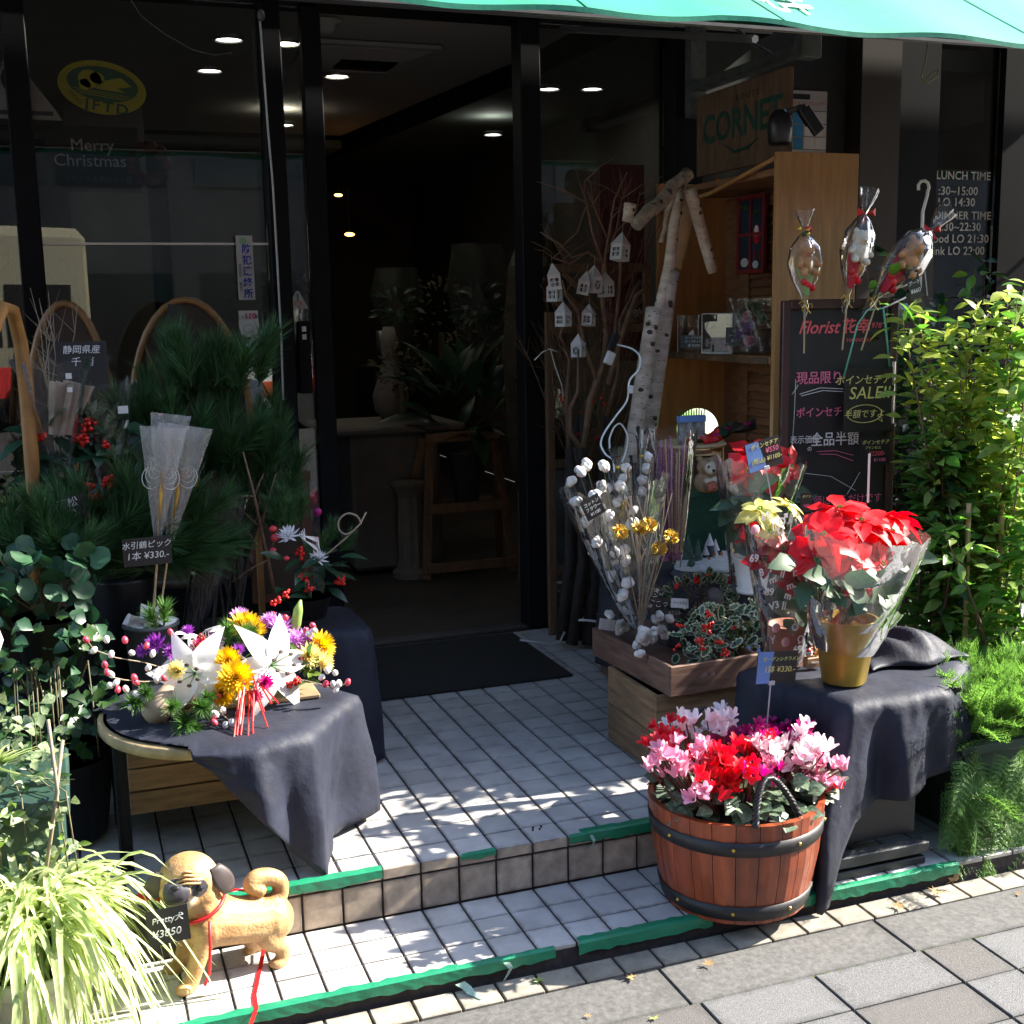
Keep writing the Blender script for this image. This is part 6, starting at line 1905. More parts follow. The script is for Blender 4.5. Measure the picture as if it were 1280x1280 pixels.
# gold pompom picks
for k, (q0, lab) in enumerate((((0.429, 0.37, 0.72), 'leftmost gold tinsel ball pick in front of the cotton bouquet'), ((0.488, 0.37, 0.727), 'gold tinsel ball pick, left of the close pair'), ((0.522, 0.37, 0.734), 'gold tinsel ball pick, right of the close pair and highest'), ((0.553, 0.37, 0.66), 'lowest gold tinsel ball pick'), ((0.592, 0.37, 0.693), 'rightmost gold tinsel ball pick below the purple sticks'))):
    c0 = Vector(q0)
    t = thing('gold_ball_pick', lab, 'decorative pick', c0, group='gold tinsel ball picks')
    b = MB()
    r_ = random.Random(k)
    for i in range(150):
        d = Vector((r_.gauss(0, 1), r_.gauss(0, 1), r_.gauss(0, 1))).normalized()
        s = d.orthogonal().normalized() * .0028
        b.add([d * .01 - s, d * .01 + s, d * .025 * r_.uniform(.8, 1.1) + s * .5, d * .025 - s * .5], [(0, 1, 2, 3)])
    b.build('tinsel_ball', m_gold, t)
    MB().tube([(0, 0, 0), Vector((0.554, 0.5, 0.402)) - c0], .0018, 5).build('stick', m_palet, t)
# purple glitter sticks in a tall sleeve
c0 = Vector((0.752, 0.68, 0.551))
t = thing('purple_stick_bundle', 'tall bundle of purple glitter sticks and pale canes in a clear sleeve', 'decorative sticks', c0)
m_ppl = M('purple_glitter', (.22, .03, .17), .35, .2, var=.7, scale=180, col2=(.6, .25, .55))
for k in range(60):
    x = rr.uniform(-.06, .055)
    MB().tube([(x * .5, rr.uniform(-.02, .02), 0), (x, rr.uniform(-.03, .03), rr.uniform(.24, .40))], .0026, 5).build('glitter_stick', m_ppl, t)
for k in range(9):
    x = rr.uniform(-.05, .06)
    MB().tube([(x * .4 - .0, rr.uniform(-.04, -.02), .03), (x, -.035, rr.uniform(.34, .44))], .0022, 5).build('cane', m_stick, t)
wrap_cone(t, (0, 0, -.02), (.005, 0, .42), .035, .075, 81, n=36)
for k in range(3):
    MB().box(-.004, .004, -.001, .001, 0, .30).build('sleeve_edge', m_cel, t, mat=None) if False else None
t = thing('straw_bundle', 'pair of white straws in narrow clear sleeves beside the birch poles', 'straws', (0.667, 0.7, 0.816))
for dx in (-.012, .022):
    MB().tube([(dx, 0, -.12), (dx + .006, 0, .16)], .0035, 6).build('straw', m_white, t)
wrap_cone(t, (0, 0, -.12), (.01, 0, .17), .02, .032, 85, n=20)

# ---------------------------------------------------------------- cloth covered display with village, animals, plate
t = thing('display_box', 'box hidden under the dark cloth carrying the snowy village', 'box', (1.06, .92, 0))
MB().box(-.29, .25, -.30, .36, .001, .462, ch=.006).build('box_body', m_crate2, t)
sq2 = lambda a: min(.30 / max(1e-3, abs(math.cos(a))), .335 / max(1e-3, abs(math.sin(a))), .42)
m_cloth2 = M('charcoal_cloth', (.03, .032, .042), .8, var=.2, scale=40, bump=.3, dist=.004, island=0)
draped('charcoal_cloth', 1.06, .93, .3, .465, interp([(-180, .40), (180, .40)]), 'dark charcoal cloth under the snowy village ornament', mat=m_cloth2, fold=lambda a: .010 * math.sin(9 * a) + .008 * math.sin(14 * a), square=sq2)
t = thing('green_riser_box', 'dark green fabric covered riser under the toy animals', 'riser box', (1.06, 1.03, .469))
MB().box(-.15, .15, -.07, .12, 0, .245, ch=.012).build('riser_body', M('green_felt', (.012, .07, .035), .85, var=.2, scale=40), t)
# snowy village ornament
c0 = Vector((0.941, 0.76, 0.486))
c0.z = .4705
t = thing('snowy_village_ornament', 'small snowy rock ornament with tower houses and frosted fir trees', 'ornament', c0)
m_rock = M('slate_rock', (.10, .11, .135), .7, var=.5, scale=60, bump=.6, dist=.004)
m_snow = M('snow_paint', (.62, .64, .68), .6, var=.15, scale=60, bump=.4, dist=.003)
MB().lathe([(.115, 0), (.118, .004), (.108, .016), (.112, .03), (.095, .04)], 40, jit=noise_r(8, .09, 3)).build('rock_base', m_rock, t, True)
MB().lathe([(.1185, .031), (.10, .044), (.07, .054), (.03, .06)], 40, jit=noise_r(8, .10, 3)).build('snow_cap', m_snow, t, True)
for x, y, w, h, mm in ((.0, .0, .012, .10, m_rock), (.025, .005, .011, .08, m_rock), (-.018, -.005, .010, .07, m_rock), (.012, -.02, .012, .05, m_rock)):
    MB().lathe([(w, .03), (w, h)], 10, c=(x, y, 0)).build('tower', M('tower_blue', (.07, .08, .12), .6, var=.3, scale=60) if 'tower_blue' not in bpy.data.materials else bpy.data.materials['tower_blue'], t)
    MB().lathe([(w * 1.35, h), (w * .7, h + w * 1.6), (.001, h + w * 3.4)], 10, c=(x, y, 0), closed=False).build('snowy_roof', m_snow, t, True)
for x, z, c_ in ((-.02, .055, 'a'), (.026, .068, 'b'), (.0, .07, 'b'), (.012, .035, 'b')):
    MB().box(x - .004, x + .004, -.036, -.030, z, z + .01).build('lit_window', M('orange_window', (.5, .2, .06), .6) if 'orange_window' not in bpy.data.materials else bpy.data.materials['orange_window'], t)
MB().add([(.03, -.03, .04), (.075, -.04, .038), (.072, -.02, .075), (.04, -.012, .08)], [(0, 1, 2, 3)]).build('bridge_arch', m_snow, t)
m_fir = M('frosted_fir', (.07, .13, .11), .7, var=.4, scale=80, bump=.6)
for x, y, h in ((-.085, -.03, .07), (-.065, .03, .10), (-.05, -.01, .09), (-.075, .05, .09), (.095, .03, .09)):
    b = MB()
    for k in range(4):
        b.lathe([(h * .26 * (1 - k * .2), .035 + h * .2 * k), (.002, .035 + h * (.42 + .2 * k))], 9, c=(x, y, 0), closed=False, jit=noise_r(4, .2, k))
    b.build('fir_tree', m_fir, t)
MB().tube([(-.11, -.05, .035), (-.07, -.08, .036), (-.02, -.10, .02), (.02, -.112, .012)], [.006, .009, .009, .006], 6).build('path_wall', m_snow, t, True)
for sx in (-.1, .1):
    MB().box(sx - .008, sx + .008, -.09, -.075, -.0, .006).build('foot', m_stick, t)
# figure in a red boot
c0 = Vector((0.934, 0.6, 0.492))
c0.z = .47
t = thing('boot_figurine', 'tiny dark figurine in a red boot beside the snowy village', 'figurine', c0)
blob([('b', (0, 0, .016), .016, (1.3, .9, .9)), ('b', (-.010, 0, .013), .012, (1.2, .9, .9)), ('b', (.008, 0, .024), .012)], 'boot', [m_red], t, .003, 2)
MB().lathe([(.013, 0), (.015, .004), (.013, .009)], 14, c=(.008, 0, .030)).build('boot_cuff', m_white, t, True)
blob([('b', (.008, 0, .045), .010), ('b', (.008, 0, .057), .009)], 'figure_body', [m_black], t, .002, 2)
MB().lathe([(.008, 0), (.001, .016)], 10, c=(.008, 0, .062)).build('red_hat', m_red, t)

# toy animals
def plush(name, lab, c0, parts, mats_, fn, eyes, nose, vox=.004):
    t = thing(name, lab, 'soft toy', c0)
    blob(parts, 'toy_body', mats_, t, vox, 2, fn)
    for e in eyes:
        MB().ball(e, .0045, 8, 6).build('eye', bpy.data.materials['eye_black'], t, True)
    if nose:
        MB().ball(nose, .006, 8, 6, sq=(1.3, 1, .8)).build('nose', bpy.data.materials['eye_black'], t, True)
    return t
m_plush = M('plush_tan', (.34, .22, .12), .95, var=.3, scale=70, bump=.8, dist=.003, island=0)
m_plushl = M('plush_cream', (.62, .54, .40), .95, var=.2, scale=70, bump=.6, dist=.003, island=0)
c0 = Vector((1.05, 0.98, 0.722))
c0.z = .7145
t = plush('toy_squirrel', 'tan soft toy squirrel holding an orange ball on the green riser', c0,
          [('b', (0, 0, .035), .042, (1.1, .9, 1)), ('b', (0, -.01, .088), .036, (1.15, 1, .95)), ('b', (-.028, 0, .118), .012), ('b', (.028, 0, .118), .012), ('b', (0, -.038, .078), .014), ('t', [(-.03, -.01, .05), (-.012, -.042, .04)], [.013, .011]), ('t', [(.03, -.01, .05), (.012, -.042, .045)], [.013, .011]), ('b', (.05, .02, .05), .025, (.8, 1, 1.5))],
          [m_plush, m_plushl], lambda p: 1 if p.y < -.036 else 0, [(-.015, -.042, .094), (.015, -.042, .094)], (0, -.052, .081))
MB().ball((-.012, -.062, .026), .021, 12, 8).build('woven_ball', M('woven_orange', (.62, .17, .10), .7, var=.5, scale=90, bump=.8), t, True)
c0 = Vector((1.12, 0.94, 0.714))
c0.z = .7145
t = plush('toy_bird', 'small orange and white toy animal at the right end of the green riser', c0,
          [('b', (0, 0, .03), .024, (1, 1, 1.3)), ('b', (-.004, -.006, .060), .018), ('t', [(0, -.01, .06), (.002, -.03, .052)], [.010, .006]), ('t', [(.005, -.01, .03), (.012, -.03, .004)], [.012, .008])],
          [M('plush_orange', (.55, .30, .12), .9, var=.2, scale=60, island=0), m_plushl], lambda p: 1 if p.y < -.015 else 0, [(-.012, -.022, .066), (.008, -.024, .066)], None)

# round wooden plate on a stem with packets
c0 = Vector((1.036, 1.08, 0.88))
t = thing('wooden_cake_stand', 'round pale wooden plate on a stem above the toy animals', 'cake stand', (c0.x, c0.y, .469))
hh = c0.z - .469
MB().lathe([(.06, 0), (.06, .012), (.012, .02), (.012, hh - .012)], 20).build('stem', m_bent, t, True)
MB().lathe([(.125, hh - .012), (.13, hh - .006), (.13, hh), (.124, hh + .001)], 40).build('plate', m_stick, t, True)
zt = c0.z + .002
t = thing('sweet_packet', 'clear packet with blue header and green ties standing on the wooden plate', 'packet', (1.01, 1.02, 0.947))
t.location.z = zt + .055
MB().box(-.052, .052, -.012, .012, -.054, .03, ch=.006).build('packet_body', M('packet_dark', (.09, .09, .095), .25, var=.6, scale=40, col2=(.35, .36, .36)), t)
MB().box(-.052, .052, -.0135, .0135, .022, .045, ch=.002).build('blue_header', m_bluecard, t)
for k in range(11):
    MB().tube([(-.05 + k * .01, 0, .045), (-.052 + k * .0103, 0, .062 + .006 * (k % 3))], .0022, 5).build('green_tie', m_leaf, t)
MB().tube([(-.05, -.016, -.045), (-.01, -.018, -.040), (.03, -.017, -.044)], .006, 5).build('garland', m_leaf, t, True)
for q, lab, m_, rz in (((1.09, 1.02, 0.903), 'red sweet packet lying on the plate below the glowing globe', m_red, .3), ((1.187, 1.1, 0.914), 'dark foil sweet packet leaning right of the glowing globe', m_leaf_d, .5), ((1.353, 1.25, 0.911), 'dark and pink foil packet at the foot of the louvered door', m_barkd, -.3)):
    t = thing('sweet_packet', lab, 'packet', q)
    MB().grid(lambda u, v: ((u - .5) * .11, .01 * math.sin(u * 8) * math.sin(v * 5), (v - .5) * .045 + .02 * (u - .5)), 10, 5).build('foil_face', m_, t, True)
    MB().grid(lambda u, v: ((u - .5) * .11, .006 + .012 * math.sin(u * 3.14), (v - .5) * .045 + .02 * (u - .5)), 8, 4).build('foil_back', m_, t, True)
    t.rotation_euler = (-.9, 0, rz)
    MB().ball((.02, -.008, .0), .012, 8, 5, sq=(1.6, .4, .7)).build('sweet', m_cm, t, True)
# glowing globe lamp
c0 = Vector((1.189, 1.3, 0.902))
m, n, out = nt('globe_glow')
e = n.nodes.new('ShaderNodeEmission')
tc = n.nodes.new('ShaderNodeTexCoord')
gr = n.nodes.new('ShaderNodeSeparateXYZ')
n.links.new(tc.outputs['Object'], gr.inputs[0])
mr = n.nodes.new('ShaderNodeMapRange')
mr.inputs[1].default_value = -.06
mr.inputs[2].default_value = .03
n.links.new(gr.outputs[0], mr.inputs[0])
nz = n.nodes.new('ShaderNodeTexNoise')
nz.inputs['Scale'].default_value = 180
n.links.new(tc.outputs['Object'], nz.inputs['Vector'])
c_ = mixrgb(n, mr.outputs[0], (.28, .6, .12), (1, .96, .78))
c2 = mixrgb(n, .35, c_, (1, 1, 1))
mm = n.nodes.new('ShaderNodeMath')
mm.operation = 'MULTIPLY_ADD'
n.links.new(nz.outputs[0], mm.inputs[0])
mm.inputs[1].default_value = .5
mm.inputs[2].default_value = .20
n.links.new(c_, e.inputs[0])
n.links.new(mm.outputs[0], e.inputs[1])
n.links.new(e.outputs[0], out.inputs[0])
t = thing('glowing_globe_lamp', 'glowing frosted glass globe lamp at the bottom of the bookcase', 'lamp', c0)
MB().ball((0, 0, 0), .078, 28, 18).build('globe', m, t, True)
MB().lathe([(.05, -.075), (.055, -.09), (.09, -.092), (.09, -(c0.z - .47) + .0)], 20).build('lamp_base', m_crate2, t)

# ---------------------------------------------------------------- bookcase
XB, Y0B, Y1B, ZB = 1.33, 1.0, 1.93, 1.885
t = thing('display_bookcase', 'tall honey coloured wooden bookcase standing end on beside the shop door', 'bookcase', (XB, Y0B, 0))
bz = 0.0
MB().box(0, .335, 0, .024, bz, ZB, ch=.002).build('side_panel', m_case, t)
MB().box(0, .335, Y1B - Y0B - .024, Y1B - Y0B, bz, ZB - .02, ch=.002).build('side_panel', m_case, t)
MB().box(.02, .335, .025, Y1B - Y0B - .025, ZB - .075, ZB - .05, ch=.002).build('top_board', m_case2, t)
MB().box(.0, .335, .025, Y1B - Y0B - .025, .08, .10, ch=.002).build('shelf', m_case, t)
MB().box(-.004, .31, .025, Y1B - Y0B - .025, 1.150, 1.176, ch=.002).build('shelf', m_case, t)
for k in range(14):
    MB().box(-.012, .0, .03 + k * .0622, .03 + k * .0622 + .058, 1.150, 1.174, ch=.003).build('shelf_lath', m_lath, t)
MB().tube([(.0, .01, ZB - .02), (-.01, .45, ZB - .10), (-.02, .84, ZB - .13)], .008, 6).build('top_rail', m_case, t)
MB().box(.322, .334, .025, Y1B - Y0B - .025, bz, ZB - .08).build('back_board', m_case2, t)
for (z0, z1) in ((.12, 1.13), (1.19, 1.79)):
    for (y0, y1) in ((.035, .09), (.66, .72)):
        MB().box(.285, .318, y0, y1, z0, z1, ch=.002).build('louver_stile', m_case2, t)
    nsl = int((z1 - z0 - .08) / .034)
    sh = MB().box(-.004, .004, 0, .566, -.018, .018).data('louver_slat', m_case2)
    for k in range(nsl):
        link('louver_slat', sh, t, Matrix.Translation((.302, .092, z0 + .055 + k * .034)) @ Matrix.Rotation(R(32), 4, 'Y'))
    for z in (z0, z1 - .04):
        MB().box(.287, .316, .09, .66, z, z + .04, ch=.002).build('louver_rail', m_case2, t)
# framed winter picture hanging inside
c0 = Vector((1.6, 1.608, 1.642))
t = thing('winter_window_picture', 'small red four pane framed Christmas picture hanging in the bookcase', 'picture', c0, R(-90))
fw, fh = .105, .155
m_fr = M('frame_red', (.22, .02, .025), .5, var=.15)
MB().box(-fw + .016, fw - .016, -.002, .004, -fh + .016, fh - .016).build('picture_print', M('print_navy', (.012, .03, .05), .7), t)
for bx in ((-fw, fw, fh - .018, fh), (-fw, fw, -fh, -fh + .018)):
    MB().box(bx[0], bx[1], -.012, .006, bx[2], bx[3], ch=.002).build('frame_rail', m_fr, t)
for bx in ((-fw, -fw + .018), (fw - .018, fw), (-.006, .006)):
    MB().box(bx[0], bx[1], -.011, .005, -fh + .018, fh - .018, ch=.001).build('frame_stile', m_fr, t)
MB().box(-fw + .018, fw - .018, -.0105, .0045, -.006, .006).build('frame_bar', m_fr, t)
text('MERRY', .028, t, (-.046, -.004, .105), m_fern, rot=(R(90), R(10), 0))
text('CHRISTMAS', .016, t, (.048, -.004, .085), m_fern)
ell(.026, .038, -.004, 16, -.002, .040).build('red_coat_print', m_red, t)
ell(.016, .022, -.005, 14, .012, .040).build('white_print', m_white, t)
ell(.030, .018, -.004, 14, -.11, -.05).build('snow_print', m_white, t)
ell(.022, .016, -.004, 14, -.12, .035).build('snow_print', m_white, t)
for dx in (.03, .07):
    MB().tube([(dx, -.005, -.10), (dx + .006, -.005, -.08), (dx - .004, -.005, -.065)], .003, 4).build('berry_print', m_red, t)
MB().tube([(0, 0, fh), (0, 0, fh + .06)], .0012, 4).build('hanging_string', m_palet, t)
t = thing('orange_clip', 'tiny orange clip on the bookcase top rail', 'clip', (1.439, 1.6, 1.845))
MB().ball((0, 0, 0), .010, 8, 6, sq=(1.2, .6, 1.6)).build('clip_body', m_orange, t, True)
# soap flower boxes on the shelf
m_pale = M('petal_pale_pink', (.80, .42, .44), .6, var=.2, scale=30, trans=.1)
m_hot = M('petal_hot_pink', (.62, .03, .20), .6, var=.15, trans=.1)
m_ivory = M('petal_ivory', (.58, .56, .45), .7, var=.2, scale=60, bump=.6)
m_lilac = M('petal_lilac', (.42, .24, .44), .6, var=.15, trans=.1)
def rose(mat, r_=.03, seed=1):
    b = MB()
    for k in range(9):
        a = k * 2.4
        rad_ = r_ * (.25 + .085 * k)
        def f(u, v, a=a, rad_=rad_, k=k):
            th = a + (u - .5) * 2.2
            rr_ = rad_ * (.75 + .35 * v ** 2)
            return (rr_ * math.cos(th), rr_ * math.sin(th), r_ * (v * (.95 - .05 * k) - .2))
        b.grid(f, 4, 3)
    return b.data('rose', mat, True)
c0 = Vector((1.342, 1.4, 1.276))
ZS = 1.1765
XS = 1.36
def on_shelf(px, py, x):
    pass
t = thing('pink_flower_box', 'white edged clear box of pink soap roses on the shelf', 'flower box', Vector((1.38, 1.459, 1.206)), R(-62))
t.location.z = ZS
for bx in ((-.07, .07, -.035, .035, 0, .004), (-.07, -.067, -.035, .035, .004, .155), (.067, .07, -.035, .035, .004, .155), (-.07, .07, -.035, .035, .152, .155)):
    MB().box(*bx).build('box_edge', m_white, t)
MB().box(-.067, .067, .028, .031, .004, .152).build('box_back', m_ivory, t)
for x, z, mm_, s in ((.015, .045, m_pale, 1.25), (-.03, .085, m_hot, .8), (.03, .105, m_pale, 1.0), (-.005, .125, m_pale, .8), (.045, .07, m_pale, .7), (-.045, .045, m_pale, .7), (-.045, .12, m_ivory, .9), (-.05, .02, m_ivory, .8), (.045, .02, m_pale, .8), (-.01, .02, m_ivory, .7), (.05, .13, m_ivory, .6)):
    link('rose', rose(mm_), t, Matrix.Translation((x, .005, z)) @ Matrix.Rotation(R(90), 4, 'X') @ Matrix.Diagonal((s, s, s, 1)))
MB().box(-.066, .066, -.036, -.0345, .004, .152).build('clear_front', m_glass, t)
t = thing('soap_flower_bag', 'cellophane bag of lilac and pale soap flowers at the right of the shelf', 'flower bag', Vector((1.37, 1.228, 1.206)), R(-62))
t.location.z = ZS
rr = random.Random(4)
for k in range(12):
    link('rose', rose((m_lilac, m_ivory, m_pale, m_ivory)[k % 4]), t, Matrix.Translation((rr.uniform(-.06, .05), rr.uniform(-.01, .02), rr.uniform(.03, .15))) @ Euler((R(70) + rr.gauss(0, .3), rr.gauss(0, .3), 0)).to_matrix().to_4x4() @ Matrix.Diagonal((.8, .8, .8, 1)))
cloud(t, 'leaf', [lf_ivyv], 16, lambda r: ((r.uniform(-.05, .05), .0, r.uniform(.12, .19)), (r.gauss(0, .5), -.3, .6)), 16, (.03, .05), rr)
MB().grid(lambda u, v: ((u - .5) * .17, -.04 + .01 * math.sin(u * 8 + v * 4), .01 + v * .20), 10, 8).build('bag_front', m_cel, t, True)
MB().grid(lambda u, v: ((u - .5) * .17, .045, .01 + v * .20), 6, 4).build('bag_back', m_cel, t, True)
t = thing('clear_gift_box', 'tall clear gift box with a white feather at the left end of the shelf', 'gift box', Vector((1.38, 1.692, 1.182)), R(-62))
t.location.z = ZS
for bx in ((-.05, .05, -.035, .035, 0, .15),):
    MB().box(*bx).build('clear_shell', m_cel, t)
for x in (-.05, .05):
    MB().box(x - .0015, x + .0015, -.037, -.034, 0, .15).build('box_edge', m_clear, t)
link('feather', leaf_mesh('leaf', m_paper, 1, .5, .4, .1), t, orient((.03, -.045, .09), (-.2, -.3, -1), (0, -1, 0), .06))
for q, w, h, lab, ls in (((1.345, 1.615, 1.22), .105, .052, 'black price card at the left end of the bookcase shelf', [('ソープフラワー', .012, 0, .014, Ink), ('ローズボックス', .012, 0, .0, Ink), ('各 ¥2750-', .014, 0, -.016, Ink)]), ((1.345, 1.279, 1.244), .085, .07, 'black price card in front of the pink rose box', [('ローズ', .014, 0, .020, Ink), ('ソープフラワー', .011, 0, .004, Ink), ('各 ¥1750-', .013, 0, -.016, Ink)])):
    card('price_card', lab, 'price card', w * 1.15, h, q, yaw=R(-55), tilt=-.05, lines=ls)

# ---------------------------------------------------------------- birch poles
m_birch = M('birch_bark', (.44, .33, .24), .75, var=.25, scale=8, stretch=(1.2, 1.2, 3.5), bump=.4, dist=.004, col2=(.62, .52, .42))
nbt = m_birch.node_tree
m_knot = M('birch_knot', (.05, .035, .03), .85, var=.4, scale=60, bump=.5)
m_endg = M('end_grain', (.48, .36, .22), .7, var=.2, scale=50)
def birch(name, lab, p, q, r0, r1, cat='birch pole', knots=4, seed=1, mid=0, grp='birch poles and sticks beside the bookcase', mat=None):
    p, q = Vector(p), Vector(q)
    if p.z < q.z:
        base, top = p, q
    else:
        base, top = q, p
        r0, r1 = r1, r0
    t = thing(name, lab, cat, base, group=grp)
    d = top - base
    r_ = random.Random(seed)
    pts = [d * (i / 8) + Vector((r_.gauss(0, mid), r_.gauss(0, mid), 0)) * math.sin(math.pi * i / 8) for i in range(9)]
    MB().tube(pts, [(r0 + (r1 - r0) * i / 8) * r_.uniform(.94, 1.06) for i in range(9)], 14).build('pole', mat or m_birch, t, True)
    x, y, z = frame(d, (0, -1, 0))
    MB().tube([d * .999, d * 1.001], [r1 * .9, r1 * .88], 14).build('cut_end', m_endg, t)
    for k in range(knots):
        v = r_.uniform(.08, .95)
        rad_ = r0 + (r1 - r0) * v
        a = r_.uniform(.3, 2.8)
        c_ = d * v + (x * math.cos(a) + z * math.sin(a)) * rad_ * .93
        MB().ball((0, 0, 0), rad_ * .32, 8, 5, sq=(1.2, .5, 1)).build('knot', m_knot, t, True, ).matrix_local = orient(c_, (x * math.cos(a) + z * math.sin(a)), d)
    for k in range(knots * 6):
        v = r_.uniform(.02, .98)
        rad_ = (r0 + (r1 - r0) * v) * 1.02
        a0 = r_.uniform(0, 2.5)
        pts = [d * v + (x * math.cos(a0 + i * .2) + z * math.sin(a0 + i * .2)) * rad_ for i in range(3)]
        MB().tube(pts, [.0008, .0016, .0008], 4).build('lenticel', m_knot, t) if rad_ > .02 else None
    return t
birch('birch_pole', 'leftmost thick birch pole with a cut top, leaning right', (0.829, 1.15, 0.778), (0.978, 1.25, 1.354), .030, .028, seed=3, knots=6)
birch('birch_pole', 'second thick birch pole with a cut top beside the leftmost one', (0.928, 1.22, 0.793), (1.089, 1.32, 1.487), .028, .027, seed=4, knots=7)
birch('birch_pole', 'tall slim pinkish birch pole rising to the crossing point', (1, 1.3, 1.226), (1.143, 1.35, 1.792), .025, .018, seed=5, knots=5, mid=.006)
birch('birch_log', 'short smooth split log piece behind the tall birch pole', (1.127, 1.38, 1.503), (1.192, 1.38, 1.752), .030, .034, seed=6, knots=0, mat=m_stick)
birch('birch_pole', 'knobbly grey birch stick slanting across the top', (0.883, 1.2, 1.647), (1.142, 1.3, 1.838), .024, .026, seed=7, knots=3, mid=.008, mat=M('grey_birch', (.34, .29, .22), .8, var=.4, scale=30, bump=.6, dist=.004))
birch('birch_log', 'short pale birch stub hanging at the left end of the slanting stick', (0.83, 1.16, 1.655), (0.842, 1.16, 1.715), .018, .022, seed=8, knots=1)
birch('birch_pole', 'hanging birch stick on the right side of the crossing point', (1.237, 1.28, 1.484), (1.122, 1.25, 1.779), .018, .025, seed=9, knots=4)
birch('birch_stick', 'thin lichen covered stick left of the tall birch pole', (1.022, 1.28, 1.591), (1.083, 1.3, 1.772), .008, .011, seed=10, knots=1, mid=.004, mat=bpy.data.materials['grey_birch'])

# ---------------------------------------------------------------- trellis, branches, lantern houses
t = thing('wooden_trellis', 'weathered brown wooden trellis frame behind the bare branches', 'trellis', ((0.81, 1.86, -0.022)[0], 1.86, 0))
x0 = (0.81, 1.86, -0.022)[0]
tx0, tx1 = (0.804, 1.86, 1.155)[0] - x0, (1.252, 1.86, 1.141)[0] - x0
ztop, zbar = (0.83, 1.86, 1.522)[2], (0.827, 1.86, 1.277)[2]
for x in (tx0 + .01, tx1):
    MB().box(x - .016, x + .016, -.012, .014, 0, zbar + .07 if x < .1 else ztop, ch=.002).build('upright', m_lath, t)
for z in (zbar, zbar - .55, .28, ztop):
    MB().box(tx0 + .02, tx1, -.010, .012, z - .018, z + .018, ch=.002).build('cross_rail', m_lath, t)
L = ztop - zbar
for k in range(5):
    xx = tx0 + .06 + k * .085
    for s in (-1, 1):
        a = Vector((xx, .0 + .004 * s, zbar + .02))
        e = Vector((xx + s * L, .004 * s, ztop - .02))
        if e.x < tx0 + .02:
            f_ = (tx0 + .02 - a.x) / (e.x - a.x)
            e = a.lerp(e, f_)
        if e.x > tx1:
            e = a.lerp(e, (tx1 - a.x) / (e.x - a.x))
        bar(MB(), a, e, .022, .006).build('lattice_lath', m_lath, t)
card('banner', 'narrow dark red and blue hanging banner with white characters behind the branches', 'banner', .20, .80, (1.162, 1.9, 1.538), lines=[('花', .075, -.035, -.22, m_white, 0), ('贈', .075, .055, -.22, m_white, 0)], mat=M('banner_maroon', (.045, .008, .014), .8, var=.2))
MB().box(-.10, .10, -.003, -.001, -.32, -.1).build('blue_band', M('banner_navy', (.012, .014, .04), .8), bpy.data.objects['banner'])
# thick branch bundle tied with cord
t = thing('branch_bundle', 'bundle of thick dark branches tied with white cord standing by the middle post', 'branches', (.90, 1.66, 0))
rr = random.Random(61)
o0 = Vector((.90, 1.66, 0))
def branch(pts, r0, r1, mat=m_bark, par=None, name='branch', o=None, n=7):
    v = [Vector(q) - (o or o0) for q in pts]
    k = len(v)
    MB().tube(v, [r0 + (r1 - r0) * i / (k - 1) for i in range(k)], n).build(name, mat, par or t, True)
for k, (a, m_, e, r_) in enumerate((((0.755, 1.62, 0.045), (0.801, 1.64, 0.366), (0.815, 1.66, 0.878), .024), ((0.791, 1.6, 0.026), (0.849, 1.62, 0.365), (0.869, 1.64, 0.94), .026), ((0.862, 1.6, 0.018), (0.897, 1.62, 0.295), (0.945, 1.64, 0.809), .028), ((0.849, 1.66, 0.024), (0.834, 1.68, 0.52), (0.868, 1.7, 0.936), .02))):
    branch([a, m_, e], r_, .016, m_barkd)
MB().tube([(.0 + .085 * math.cos(a) - .01, .05 * math.sin(a) - .05, .12 + .01 * math.sin(a * 2)) for a in [i * .35 for i in range(19)]], .005, 6).build('white_tie', m_paper, t, True)
MB().tube([Vector((0.752, 1.58, 0.088)) - o0, Vector((0.719, 1.55, 0.06)) - o0, Vector((0.665, 1.5, 0.066)) - o0, Vector((0.581, 1.5, 0.088)) - o0, Vector((0.532, 1.5, 0.1)) - o0], .004, 6).build('tie_end', m_paper, t, True)
